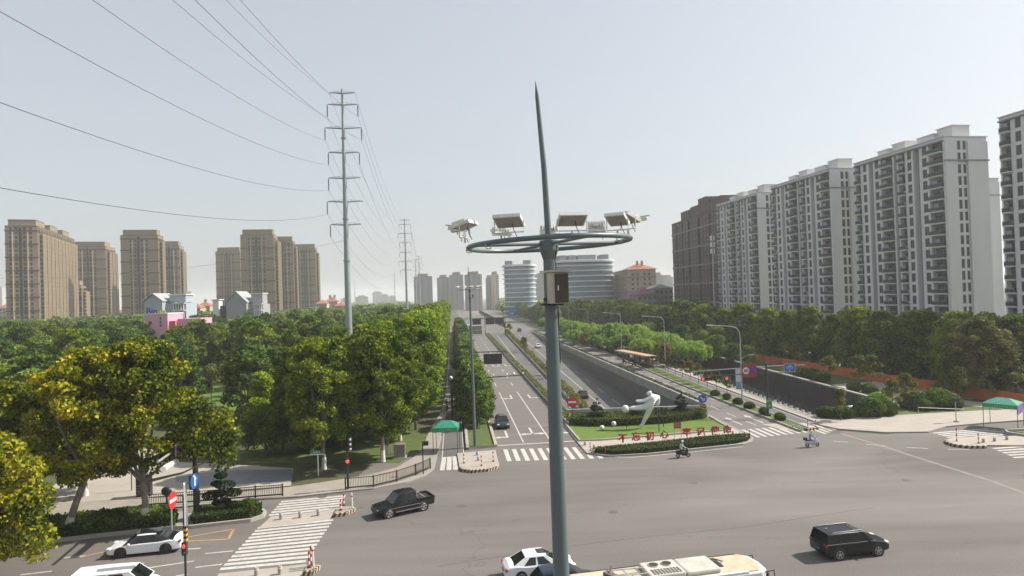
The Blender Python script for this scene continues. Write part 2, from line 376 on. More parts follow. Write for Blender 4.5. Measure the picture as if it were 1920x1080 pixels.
# left: pavement along the cross street, curving into the bike path
pl = [(-500, 1017), (87, 973.5), (265, 958.5), (400, 946), (475, 937.5), (560, 932.5), (650, 922.5), (700, 917.5), (760, 906), (795, 893), (812, 880), (816, 862), (826, 820), (838, 772), (845, 730), (838, 730), (828, 772), (800, 820), (790, 850), (745, 878), (690, 893), (600, 907), (545, 915), (400, 930), (250, 938), (87, 948), (-500, 985)]
raised(pl, 0.13, PAVE, "pavement")
kerbline(lift(pl[:13]), w=0.28, z1=0.15)
raised([(150, 944), (285, 934), (545, 913), (550, 880), (440, 873), (330, 868), (300, 850), (255, 835), (215, 850), (120, 895), (60, 950)], 0.12, PAVE2, "plaza")
raised([(375, 914), (548, 903), (548, 882), (440, 884), (330, 893), (330, 905)], 0.14, mat("blue_grey_paving", (0.17, 0.175, 0.19), 0.5, c2=(0.13, 0.135, 0.15), scale=1.2), "grey_paving")  # darker, bluish grey area of the plaza
raised([(360, 768), (362, 720), (445, 716), (470, 740), (440, 770)], 0.02, LAWN, "lawn")
raised([(748, 868), (786, 845), (812, 800), (770, 800), (700, 806), (560, 815), (430, 850), (470, 870), (600, 868)], 0.02, GRASS, "lawn")
# planted median of the cross street
raised([(-400, 1065), (60, 1022), (187, 1007), (330, 992), (345, 990), (343, 962), (250, 968), (60, 985), (-400, 1020)], 0.16, PAVE, "median")
raised([(345, 990), (360, 991), (470, 978.5), (493, 971), (497, 964), (488, 957), (365, 968), (343, 970)], 0.15, PAVE, "median")
kerbline(lift([(-400, 1065), (60, 1022), (187, 1007), (330, 992), (360, 991), (470, 978.5), (493, 971), (497, 964), (488, 957)]), w=0.25, z1=0.28, m=PAVE2)
# refuge in the middle of the left crossing
raised([(484, 991), (618, 974), (628, 956), (508, 969)], 0.02, PAVE2, "crossing_refuge")
raised([(624, 970), (650, 966), (665, 958), (663, 952), (640, 952), (632, 956)], 0.14, PAVE, "traffic_island")
raised([(568, 1080), (585, 1078), (599, 1068), (594, 1062), (575, 1064)], 0.14, PAVE, "traffic_island")
raised([(390, 1110), (410, 1076), (575, 1058), (570, 1095)], 0.02, PAVE2, "crossing_refuge")
# strip between bike path and main road
raised([(862, 880), (866, 884), (885, 886.5), (915, 884), (931, 879), (936, 874), (929, 846), (857, 852)], 0.15, PAVE2, "traffic_island")
raised([RV(1.2, 75.5), RV(4.6, 76.5), RV(4.6, 330), RV(1.2, 330)], 0.12, GRASS, "verge")
kerbline([RV(4.6, 330), RV(4.6, 76.5), RV(1.2, 75.5), RV(1.2, 330)], w=0.35, z1=0.3, m=PAVE2)
lowered(-1.75, 0.1, 72, 400, "road_marking", PAINT, z=0.009); lowered(0.7, 0.1, 72, 400, "road_marking", PAINT, z=0.009)
# centre island with lawn, sculpture and slogan
isl = [(1100, 851), (1140, 856.5), (1215, 853), (1290, 845), (1392, 834.5), (1408, 830), (1410, 824), (1402, 817), (1352, 792), (1322, 776.5), (1060, 781.5), (1058, 798), (1072, 818)]
raised(isl, 0.14, PAVE2, "centre_island"); kerbline(lift(isl[:-3]), w=0.25, z1=0.17)
lawnp = [(1087, 829), (1130, 827.5), (1210, 821), (1355, 809.5), (1367, 806), (1345, 796), (1322, 781), (1062, 786), (1063, 800)]
raised(lawnp, 0.2, LAWN, "lawn"); kerbline(lift([(1060, 788)] + [(1062, 800), (1087, 829.5), (1130, 828), (1210, 821.5), (1356, 810), (1368, 806), (1330, 784)]), w=0.22, z1=0.34, m=PAVE2)
# right: verge strip, pavements, lawn
vg = [RV(42.5, 79.5), RV(44.3, 80.5), RV(46.3, 137), RV(48.3, 200), RV(49.4, 330), RV(47.4, 330), RV(45.7, 200), RV(42.8, 125)]
raised(vg, 0.2, GRASS, "verge"); kerbline(vg, closed=True, w=0.25, z1=0.25)
rp = [G(1538, 798), G(1572, 805.5), G(1660, 812), G(1740, 811), G(1772, 801), G(1850, 794), G(1920, 789), G(2500, 770), G(2400, 750), G(1920, 768), G(1840, 771), G(1700, 779), G(1560, 787), (41.2, 87.0, 0), (38.6, 133, 0), (37.0, 172, 0), RV(53.2, 330), RV(52.2, 330), RV(51.2, 200), RV(49.1, 137), RV(47.3, 85)]
raised([Vector(p) for p in rp], 0.13, PAVE2, "pavement"); kerbline([Vector(p) for p in rp[:8]], w=0.3, z1=0.15)
kerbline([RV(47.3, 84), RV(49.1, 137), RV(51.2, 200), RV(52.2, 330)], w=0.25, z1=0.16)
sheet([(41.4, 87.3), (52.8, 88.4), (53.5, 90.5), (55.4, 95), (52.5, 172.3), (53.5, 330), (75, 330), (75, 97), G(1920, 762), G(1840, 770.5), G(1700, 778.5), G(1560, 786.5)], [], 0.05, "park_lawn", GRASS)
raised([G(1560, 722), G(1640, 716), G(1760, 745), G(1890, 762), G(1880, 768), G(1720, 752), G(1610, 738)], 0.09, PAVE2, "park_path")
raised([G(1535, 665), G(1600, 690), G(1760, 720), G(1840, 745), G(1820, 750), G(1700, 728), G(1560, 700)], 0.09, PAVE, "park_path")
raised([(1776, 826), (1790, 823), (1920, 819), (2050, 822), (2050, 838), (1850, 837), (1846, 840), (1816, 840), (1790, 837), (1775, 832)], 0.16, PAVE2, "traffic_island")
raised([(1885, 812), (1905, 812.5), (1990, 825), (2200, 822), (2200, 800)], 0.2, LAWN, "lawn"); kerbline(lift([(2200, 800), (1885, 811.5), (1890, 816), (1990, 831)]), w=0.35, z1=0.42)
raised([(1427, 795.5), (1508, 793), (1525, 799), (1535, 804), (1512, 808), (1480, 808)], 0.02, PAVE2, "crossing_refuge")
# sunken garden: floor, stone wall, capping
mb = MB(); mb.add([(41, 87.6, -6), (53, 89.4, -6), (54.6, 96, -6), (51.8, 172, -3), (37.5, 172, -3), (38.9, 133, -5)], [(0, 1, 2, 3, 4, 5)]); struct(mb, "sunken_road", ASPH3)
t = thing("retaining_wall", "dark granite retaining wall with pale coping behind the black railing", "wall")
def poly_wall(P, z0, z1, th, name, m, par):
    mb = MB()
    for a, b in zip(P, P[1:]):
        a = Vector(a); b = Vector(b); d = (b - a).normalized(); q = Vector((d.y, -d.x, 0)) * th
        mb.add([(p.x, p.y, z) for z in (z0, z1) for p in (a, b, b + q, a + q)], [(4, 5, 6, 7), (0, 1, 5, 4), (2, 3, 7, 6), (1, 2, 6, 5), (3, 0, 4, 7), (3, 2, 1, 0)])
    o = mb.build(name, m); o.parent = par; return o
W = [(51.85, 172.5, 0), (54.65, 96.0, 0), (52.3, 89.4, 0), (41.0, 87.5, 0)]
poly_wall(W[::-1][1:], -6.3, 0.50, 0.35, "wall_face", STONE, t)
poly_wall([(p[0] - 0.06, p[1], 0) for p in W[:3]][::-1], 0.50, 0.72, 0.55, "coping", PAVE2, t)
poly_wall([(38.88, 172, 0), (38.88, 133, 0), (41.0, 87.6, 0)], -6.3, 0.12, 0.3, "wall_face", STONE, t)
poly_wall([(37.3, 171.9, 0), (52.0, 171.9, 0)], -6.3, 0.6, 0.35, "wall_face", STONE, t)
b = MB(); pa = AT(1531, 768.5, 91.2); pb = AT(1695, 753, 93.5); b.tube([pa, pb], 0.16, 6); tag(b.build("handrail_beam", WHITE), "long pale pipe running level across the end of the sunken garden", "pipe")
# ================================================================ road markings
def seg(a, b, w, z=0.006, name="road_marking", m=None):
    a = Vector(a); b = Vector(b); d = (b - a); d.z = 0; d.normalize(); q = Vector((-d.y, d.x, 0)) * (w / 2); mb = MB()
    mb.add([(p.x, p.y, z) for p in (a - q, b - q, b + q, a + q)], [(0, 1, 2, 3)]); return struct(mb, name, m or PAINT)
def zebra(Lp, Rp, n, w=0.42, name="zebra_crossing", z=0.006):
    mb = MB()
    for i in range(n):
        u = i / (n - 1); a = Lp[0].lerp(Lp[1], u); b = Rp[0].lerp(Rp[1], u); d = (b - a).normalized(); q = Vector((-d.y, d.x, 0)) * (w / 2)
        mb.add([(p.x, p.y, z) for p in (a - q, b - q, b + q, a + q)], [(0, 1, 2, 3)])
    return struct(mb, name, PAINT)
zebra((G(483, 990), G(413, 1067)), (G(625, 975), G(574, 1052)), 12)
zebra((G(527, 941), G(504, 966)), (G(648, 929.5), G(633, 953)), 6)
zebra((RV(5.6, 69.8), RV(15.6, 69.8)), (RV(5.6, 75.2), RV(15.6, 75.2)), 11, 0.5)
zebra((G(829, 882), G(867, 880)), (G(833, 857), G(862, 855)), 4, 0.5)
zebra((RV(35.4, 77), RV(43.0, 79)), (RV(35.4, 81.5), RV(43.0, 83)), 9, 0.42)
zebra((RV(44.8, 78), RV(47.2, 80)), (RV(44.8, 84), RV(47.2, 85)), 4, 0.42)
zebra((G(1750, 812), G(1785, 823)), (G(1852, 804), G(1920, 812)), 5, 0.4)
zebra((G(1862, 841), G(1900, 858)), (G(1990, 832), G(2060, 848)), 5, 0.4)
seg(RV(4.8, 77.2), RV(15, 78.4), 0.3)
for v in (8.1, 11.45): seg(RV(v, 78.5), RV(v, 120), 0.16)
for v in (8.1, 11.45):
    for k in range(14): seg(RV(v, 128 + 12 * k), RV(v, 133 + 12 * k), 0.16)
seg(RV(14.6, 79), RV(14.6, 300), 0.14); seg(RV(5.0, 118), RV(5.0, 320), 0.14)
def arrow(c, ang, kind, s=1.0, z=0.0075):
    ca, sa = math.cos(ang), math.sin(ang); mb = MB()
    def P(l): mb.add([(c.x + (x * ca - y * sa) * s, c.y + (x * sa + y * ca) * s, z) for x, y in l], [tuple(range(len(l)))])
    P([(-3.0, -.14), (0.6 if kind != 's' else 2.0, -.14), (0.6 if kind != 's' else 2.0, .14), (-3.0, .14)])
    if kind in 's': P([(2.0, -.5), (3.6, 0), (2.0, .5)])
    if kind in 'lb': P([(0.6, -.14), (1.1, -.14), (1.1, .9), (0.6, .9)]); P([(0.3, .9), (1.4, .9), (0.85, 1.9)])
    if kind in 'rb': P([(0.6, .14), (1.1, .14), (1.1, -.9), (0.6, -.9)]); P([(0.3, -.9), (0.85, -1.9), (1.4, -.9)])
    return struct(mb, "road_arrow", PAINT)
toward = -math.pi / 2 + ROADANG
arrow(RV(6.4, 82.5), toward, 'r'); arrow(RV(9.8, 84), toward, 'b'); arrow(RV(13, 84), toward, 'l')
arrow(RV(9.8, 113), toward, 'r'); arrow(RV(13, 113), toward, 'l'); arrow(RV(6.4, 165), toward, 's'); arrow(RV(9.8, 165), toward, 'l'); arrow(RV(13, 165), toward, 'l')
arrow(RV(37.6, 87), toward + math.pi, 's', 0.8); arrow(RV(40.8, 88), toward + math.pi, 's', 0.9)
for k in range(3): seg(RV(39.2, 84 + 6 * k), RV(39.2, 87 + 6 * k), 0.14)
for k in range(16): seg(RV(40.4 + .03 * k * 5, 104 + 9 * k), RV(40.4 + .03 * (k * 5 + 3), 108 + 9 * k), 0.14, z=0.008)
seg(RV(42.0, 104), RV(42.3, 125), 0.14, z=0.008); seg(RV(42.3, 125), RV(45.1, 200), 0.14, z=0.008); seg(RV(38.7, 112), RV(38.7, 315), 0.14, z=0.008)
seg(RV(46.9, 84), RV(48.5, 137), 0.14, z=0.009); seg(RV(48.5, 137), RV(50.6, 200), 0.14, z=0.009)
for a, b in (((38, 1078), (97, 1071)), ((240, 1059), (270, 1056)), ((270, 1066), (364, 1052)), ((345, 1030), (376, 1028)), ((385, 1038), (437, 1033)), ((366, 1064), (416, 1058)), ((120, 1046), (160, 1042)), ((330, 1080), (352, 1077))): seg(G(*a), G(*b), 0.17)
for a, b in (((352, 1007), (438, 992)), ((438, 992), (428, 1011)), ((428, 1011), (350, 1015)), ((352, 1009), (185, 1037)), ((185, 1037), (150, 1045))): seg(G(*a), G(*b), 0.2, m=YPAINT, z=0.008)
for a, b in (((352, 964), (398, 959)), ((335, 975), (372, 971)), ((150, 984), (250, 974))): seg(G(*a), G(*b), 0.15)
for a, b in (((1562, 827), (1590, 829)), ((1624, 833), (1660, 836)), ((1700, 839), (1740, 841)), ((1777, 842.5), (1817, 842.5))): seg(G(*a), G(*b), 0.15)
curve = [(1544, 802), (1600, 820), (1660, 838), (1720, 858), (1790, 880), (1860, 902), (1925, 926), (2040, 970)]
SEAM = mat("seam_light", (0.30, 0.27, 0.24), 0.8); SEAMD = mat("seam_dark", (0.06, 0.055, 0.05), 0.8)
for a, b in zip(curve, curve[1:]):
    A, B = G(*a), G(*b); seg(A, B, 0.34, z=0.004, name="road_joint", m=SEAM); seg(A, B, 0.07, z=0.007, name="road_joint", m=SEAMD)
isf = [(1105, 853.5), (1180, 858), (1290, 848.5), (1394, 837)]
for a, b in zip(isf, isf[1:]): seg(G(*a), G(*b), 0.12)
cr = [(820, 1062), (930, 1045), (1060, 1025), (1200, 1008), (1400, 988), (1560, 963), (1640, 952)]
for a, b in zip(cr, cr[1:]): seg(G(*a), G(*b), 0.06, z=0.004, name="road_joint", m=SEAMD)
cr = [(690, 942), (790, 920), (850, 903)]
for a, b in zip(cr, cr[1:]): seg(G(*a), G(*b), 0.05, z=0.004, name="road_joint", m=SEAMD)
def manhole(px, py, r=0.42, lab="round iron manhole cover in the worn asphalt by the pickup"):
    p = G(px, py); mb = MB(); mb.prism([(p.x + r * math.cos(a * .3927), p.y + r * math.sin(a * .3927)) for a in range(16)], 0, 0.012)
    tag(mb.build("manhole_cover", mat("iron", (0.07, 0.065, 0.06), 0.7, c2=(0.12, 0.11, 0.1), scale=9)), lab, "manhole cover")
manhole(865, 949)
manhole(605, 931, .5, 'manhole cover in the pale pavement above the left crossing'); manhole(1300, 905, .4, 'manhole cover in the middle of the junction right of the mast'); manhole(1150, 960, .38, 'manhole cover close to the right of the mast'); manhole(1700, 900, .4, 'manhole cover by the long pale road joint on the right')
# ================================================================ buildings
def frame_from(p, q):
    """empty at p, local +x towards q"""
    return math.atan2(q[1] - p[1], q[0] - p[0])
def facade(mb, x0, y0, ux, uy, L, z0, z1, ops, depth=0.35, mi=0, mi_in=1):
    """wall of length L starting at (x0,y0) along (ux,uy); outward normal = (uy,-ux). ops: (u0,u1,za,zb,depth)"""
    us = sorted({0.0, L} | {min(max(o[i], 0), L) for o in ops for i in (0, 1)}); nx, ny = uy, -ux
    def P(u, z, d=0.0): return (x0 + ux * u - nx * d, y0 + uy * u - ny * d, z)
    for a, b in zip(us, us[1:]):
        col = sorted([o for o in ops if o[0] < (a + b) / 2 < o[1]], key=lambda o: o[2]); z = z0
        for o in col:
            if o[2] > z + 1e-4: mb.add([P(a, z), P(b, z), P(b, o[2]), P(a, o[2])], [(0, 1, 2, 3)], mi)
            z = o[3]
        if z1 > z + 1e-4: mb.add([P(a, z), P(b, z), P(b, z1), P(a, z1)], [(0, 1, 2, 3)], mi)
    for u0, u1, za, zb, d in ops:
        mb.add([P(u0, za), P(u1, za), P(u1, zb), P(u0, zb), P(u0, za, d), P(u1, za, d), P(u1, zb, d), P(u0, zb, d)],
               [(0, 1, 5, 4), (2, 3, 7, 6), (1, 2, 6, 5), (3, 0, 4, 7)], mi)
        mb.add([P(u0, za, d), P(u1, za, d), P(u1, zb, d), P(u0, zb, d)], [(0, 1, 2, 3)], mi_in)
WGL = mat("window_glass", (0.02, 0.024, 0.028), 0.28, c2=(0.085, 0.085, 0.085), scale=0.35, spec=0.25)
WFR = mat("window_frame", (0.10, 0.10, 0.10), 0.6)
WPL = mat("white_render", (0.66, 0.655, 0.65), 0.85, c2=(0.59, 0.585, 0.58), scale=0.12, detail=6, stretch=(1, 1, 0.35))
WPG = mat("grey_render_and_shade", (0.24, 0.255, 0.275), 0.85, c2=(0.22, 0.23, 0.25), scale=0.2)  # grey of the cornice; also darkens tower recesses in place of shade
RAILM = mat("balcony_rail", (0.16, 0.17, 0.18), 0.5, c2=(0.10, 0.11, 0.12), scale=3)
_pane = {}
def pane_mesh(w, h, mullion=True, frame=None, glass=None):
    k = (round(w, 2), round(h, 2), id(frame), id(glass))
    if k in _pane: return _pane[k]
    mb = MB(); mb.box((0, 0, h / 2), (w, 0.06, h), mi=1)
    t = 0.07
    for x in ((-w / 2 + t / 2), (w / 2 - t / 2)) + ((0,) if mullion else ()): mb.box((x, -0.045, h / 2), (t, 0.03, h), mi=0)
    for z in (t / 2, h - t / 2) + ((h * 0.62,) if h > 1.2 else ()): mb.box((0, -0.062, z), (w, 0.03, t), mi=0)
    me_o = mb.build("pane_src", [frame or WFR, glass or WGL]); me = me_o.data; bpy.data.objects.remove(me_o); _pane[k] = me; return me
def rail_mesh(w, h=1.05, d=0.7, mlt=None, slab=None):
    k = ('r', round(w, 2), id(mlt), id(slab), d)
    if k in _pane: return _pane[k]
    mb = MB(); mb.box((0, -d / 2, -0.12), (w, d, 0.24), mi=1); mb.box((0, -d + 0.04, h), (w, 0.07, 0.07), mi=0); mb.box((0, -d + 0.04, 0.10), (w, 0.05, 0.05), mi=0)
    n = max(3, int(w / 0.33))
    for i in range(n + 1): mb.box((-w / 2 + 0.03 + (w - 0.06) * i / n, -d + 0.04, h / 2), (0.05, 0.045, h), mi=0)
    mb.box((0, -d + 0.07, h / 2 - .03), (w - .1, 0.02, h - 0.25), mi=2)
    me_o = mb.build("rail_src", [mlt or RAILM, slab or WPL, WGL]); me = me_o.data; bpy.data.objects.remove(me_o); _pane[k] = me; return me
def put(name, me, par, x, y, z, rz):
    o = bpy.data.objects.new(name, me); C.objects.link(o); o.parent = par; o.location = (x, y, z); o.rotation_euler.z = rz; return o
class Tower:
    """rectangular block: x 0..L along the long front (outward -y), y 0..Dp; faces: front, right, back, left"""
    def __init__(s, name, label, cat, loc, rz, L, Dp, H, mats, group=None, limit=100):
        s.t = thing(name, label, cat, loc, rz, group); s.L, s.Dp, s.H, s.m, s.limit = L, Dp, H, mats, limit; s.wall = MB(); s.items = []; s.extra = MB()
    def face(s, which, cols, z0=0.0, fh=3.0, nf=None, slots=()):
        L = s.L if which in ('front', 'back') else s.Dp
        x0, y0, ux, uy, rz = {'front': (0, 0, 1, 0, 0), 'right': (s.L, 0, 0, 1, math.pi / 2), 'back': (s.L, s.Dp, -1, 0, math.pi), 'left': (0, s.Dp, 0, -1, -math.pi / 2)}[which]
        nf = nf or int((s.H - z0) / fh); ops = []; nx, ny = uy, -ux
        for c in cols:
            u0, u1, kind = c[:3]; zs, hh = (c[3], c[4]) if len(c) > 3 else (0.9, 1.5)
            for k in range(nf):
                zb = z0 + k * fh
                if kind == 'w':
                    ops.append((u0, u1, zb + zs, zb + zs + hh, 0.22)); u = (u0 + u1) / 2
                    s.items.append(('window', pane_mesh(u1 - u0 - .02, hh - .02, u1 - u0 > 0.95, s.m.get('frame'), s.m.get('glass')), x0 + ux * u - nx * 0.17, y0 + uy * u - ny * 0.17, zb + zs + .01, rz))
                if kind == 'b':
                    ops.append((u0, u1, zb + 0.12, zb + fh - 0.28, 1.3)); u = (u0 + u1) / 2
                    s.items.append(('balcony', rail_mesh(u1 - u0, d=0.65, slab=s.m['wall'], mlt=s.m.get('rail')), x0 + ux * u + nx * 0.01, y0 + uy * u + ny * 0.01, zb + 0.12, rz))
                    wd = (u1 - u0) * 0.42
                    for sg in (-1, 1):
                        uu = u + sg * (u1 - u0) * 0.235
                        s.wallpane.append((pane_mesh(wd, fh - 0.9, True, s.m.get('frame'), s.m.get('glass')), x0 + ux * uu - nx * 1.26, y0 + uy * uu - ny * 1.26, zb + 0.15, rz)) if hasattr(s, 'wallpane') else None
        for u0, u1, d in slots: ops.append((u0, u1, z0 + 0.01, s.H - 1.2, d))
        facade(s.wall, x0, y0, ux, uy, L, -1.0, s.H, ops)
    def finish(s, roof=True, bands=None, boxes=()):
        L, D, H = s.L, s.Dp, s.H
        s.wall.add([(0, 0, H - .6), (L, 0, H - .6), (L, D, H - .6), (0, D, H - .6)], [(0, 1, 2, 3)], 0)
        for a, b, c, d in ((0, 0, L, .25), (0, D - .25, L, D), (0, .25, .25, D - .25), (L - .25, .25, L, D - .25)):
            s.wall.box(((a + c) / 2, (b + d) / 2, H - .3 + .002), (c - a - .004, d - b - .004, .6), mi=0)
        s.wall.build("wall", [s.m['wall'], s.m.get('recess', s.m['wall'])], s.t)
        mbr = MB(); mbr.box((L / 2, D / 2, H + .11), (L + .5, D + .5, .2)); mbr.build("roof_edge", s.m.get('trim', s.m['wall']), s.t)
        for x0, x1, y0, y1, h in boxes:
            mb = MB(); mb.box(((x0 + x1) / 2, (y0 + y1) / 2, H + h / 2 + .1), (x1 - x0, y1 - y0, h)); mb.box(((x0 + x1) / 2, (y0 + y1) / 2, H + h + .2), (x1 - x0 + .5, y1 - y0 + .5, .2)); mb.build("lift_house", s.m.get('box', s.m['wall']), s.t)
        if bands:
            for z in bands:
                mb = MB(); tt = .3
                for cx, cy, w, d in ((L / 2, -tt / 2, L + 2 * tt, tt), (L / 2, D + tt / 2, L + 2 * tt, tt), (-tt / 2, D / 2, tt, D), (L + tt / 2, D / 2, tt, D)): mb.box((cx, cy, z), (w, d, .8))
                mb.build("band", s.m.get('band', s.m['wall']), s.t)
        s.items.sort(key=lambda i: (i[0] != 'balcony', 0)); cnt = {}; rest = {}
        for nm, me, x, y, z, rz in s.items:
            cnt[nm] = cnt.get(nm, 0) + 1
            if cnt[nm] <= s.limit: put(nm, me, s.t, x, y, z, rz)
            else: rest.setdefault(nm, []).append((me, x, y, z, rz))
        for nm, l in rest.items():
            mb = MB(); mats = None
            for me, x, y, z, rz in l:
                ca, sa = math.cos(rz), math.sin(rz)
                vs = [(x + v.co.x * ca - v.co.y * sa, y + v.co.x * sa + v.co.y * ca, z + v.co.z) for v in me.vertices]; o = len(mb.v); mb.v += vs
                for p in me.polygons: mb.f.append(tuple(i + o for i in p.vertices)); mb.m.append(p.material_index)
                mats = list(me.materials)
            tag(mb.build(nm, mats, s.t), kind='stuff')
        return s.t
# ---- white towers in a row on the right (long fronts face the road: local -y = west)
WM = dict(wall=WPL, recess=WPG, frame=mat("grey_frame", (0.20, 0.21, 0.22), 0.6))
def white_tower(name, label, near, far, H=54.6):
    near, far = Vector(near), Vector(far)
    rz = frame_from(far, near); Lr = (near - far).length
    T = Tower(name, label, "apartment tower", (far.x, far.y, 0), rz, Lr, 12.2, H, WM, "white apartment towers in a row behind the trees", 100)
    T.wallpane = []
    k = Lr / 33.4; f = lambda a, b, kd, *r: (Lr - b * k, Lr - a * k, kd) + r
    cols = [f(0.5, 5.0, 'b'), f(5.7, 7.2, 'w', 0.3, 2.25), f(10.9, 12.3, 'w', 0.3, 2.25), f(13.2, 15.6, 'b'), f(17.8, 22.3, 'b'), f(23.2, 24.7, 'w', 0.3, 2.25), f(28.2, 29.6, 'w', 0.3, 2.25), f(30.7, 33.0, 'b')]
    sl = [(Lr - b * k, Lr - a * k, d) for a, b, d in ((8.2, 10.2, 1.6), (16.1, 17.2, 0.9), (25.4, 27.2, 1.6))]
    T.face('front', cols, fh=3.0, nf=18, slots=sl)
    T.face('right', [(3.6, 4.7, 'w', 0.35, 2.3), (5.3, 6.2, 'w', 0.35, 2.3)], fh=3.0, nf=18)
    T.face('back', [(4, 5.2, 'w'), (9, 10.2, 'w'), (20, 21.2, 'w'), (26, 27.2, 'w')], fh=3.0, nf=18)
    T.face('left', [(5, 6, 'w')], fh=3.0, nf=18)
    # proud end-wall slab either side of the window slot and a cornice two floors down
    mb = MB(); mb.box((Lr + .2, 1.7, H / 2 - .7), (.4, 3.3, H - 1.0)); mb.box((Lr + .2, 9.3, H / 2 - .7), (.4, 5.7, H - 1.0)); mb.build("end_panel", WPL, T.t)
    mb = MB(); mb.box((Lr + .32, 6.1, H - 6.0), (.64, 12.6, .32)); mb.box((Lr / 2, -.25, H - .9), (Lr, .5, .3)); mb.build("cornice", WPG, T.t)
    T.finish(boxes=((Lr - 12 * k, Lr - 6.5 * k, 3, 9, 2.2), (Lr - 6.4 * k, Lr - 1.6 * k, 4, 9, 3.2), (Lr - 27 * k, Lr - 22.5 * k, 3, 9, 2.0), (Lr - 22.4 * k, Lr - 17.5 * k, 4, 9, 3.0)))
    # dark glazed doors behind the balconies
    mb = MB(); mats = None
    for me, x, y, z, rz_ in T.wallpane:
        ca, sa = math.cos(rz_), math.sin(rz_); o = len(mb.v); mb.v += [(x + v.co.x * ca - v.co.y * sa, y + v.co.x * sa + v.co.y * ca, z + v.co.z) for v in me.vertices]
        for p in me.polygons: mb.f.append(tuple(i + o for i in p.vertices)); mb.m.append(p.material_index)
        mats = list(me.materials)
    tag(mb.build("balcony_door", mats, T.t), kind='stuff')
    rr_ = random.Random(3); acm = MB(); acm.box((0, .35, .75), (.85, .35, .62)).build if False else None
    acm = MB(); acm.box((0, .45, .8), (.85, .35, .62)); acm.tube([(0, .26, .8), (0, .25, .8)], .24, 10, mi=1); a_ = acm.build('ac_src', [WPL, RAILM]); am = a_.data; bpy.data.objects.remove(a_)
    bs_ = [i for i in T.items if i[0] == 'balcony']; rr_.shuffle(bs_)
    for nm, me, x, y, z, rz_ in bs_[:44]: put('air_conditioner', am, T.t, x + rr_.uniform(-.6, .6), y, z - .1, rz_)
    lm = MB(); lm.box((0, -.35, 1.35), (1.3, .05, 1.0)); l_ = lm.build('laundry_src', [mat('laundry', (.45, .38, .36), .9, c2=(.2, .25, .35), scale=.6)]); lme = l_.data; bpy.data.objects.remove(l_)
    for nm, me, x, y, z, rz_ in bs_[44:66]: put('laundry', lme, T.t, x + rr_.uniform(-.5, .5), y, z, rz_)
    return T.t
rowd = Vector((-18, 119)).normalized()
b0 = Vector((110, 161)); tB = white_tower("apartment_tower", "tall white apartment tower with a pale blank end wall, the largest one fully in view", b0, b0 + rowd * 33.4)
def tcopy(near, label):
    near = Vector(near); far = near + rowd * 33.4; return dup(tB, loc=(far.x, far.y, 0), label=label)
tcopy((100.6, 200), "white apartment tower standing second from the brown tower in the row")
tcopy((95.4, 246), "white apartment tower right beside the dark brown tower")
tcopy((116.3, 111.4), "white balconied tower cut off by the right edge of the photo")
tcopy((164, 228), "sliver of a white tower showing in the gap near the right edge")
# ---- dark brown tower
BRN = mat("brown_tiles", (0.10, 0.068, 0.058), 0.8, c2=(0.075, 0.052, 0.045), scale=0.3); BRN2 = mat("brown_dark", (0.08, 0.06, 0.055), 0.8)
BRL = mat("pale_trim", (0.22, 0.19, 0.17), 0.8)
n_, f_ = Vector((93.5, 284)), Vector((88.5, 350)); Lb = (n_ - f_).length
T = Tower("apartment_tower", "dark brown stepped apartment tower at the far end of the white row", "apartment tower", (f_.x, f_.y, 0), frame_from(f_, n_), Lb, 14, 54, dict(wall=BRN, recess=BRN2, frame=BRL, trim=BRN2, band=BRL, box=BRN, rail=BRL), limit=100)
T.face('front', [(u, u + w_, 'w', .7, 1.7) for u, w_ in ((1, 1.6), (4, 1.6), (9, 2.2), (13, 1.6), (18, 1.6), (21.5, 2.2), (28, 1.6), (32, 2.2), (36, 1.6), (42, 1.6), (46, 2.2), (50, 1.6), (56, 1.6), (61, 2.2))], nf=18, slots=((6.3, 8.2, 1.5), (15.6, 17.2, 1.5), (24.6, 27, 2), (38.5, 41, 2), (52.5, 55, 2)))
T.face('right', [(3, 4.5, 'w'), (9, 10.5, 'w')], nf=18); T.face('left', [(3, 4.5, 'w')], nf=18); T.face('back', [], nf=18)
T.finish(bands=[12 + 9 * k for k in range(5)], boxes=((Lb - 14, Lb - 1, 1, 12, 5.5), (Lb - 40, Lb - 15, 1, 12, 5.2), (Lb - 34, Lb - 24, 3, 9, 8.5), (Lb - 54, Lb - 41, 1, 12, 4.5)))
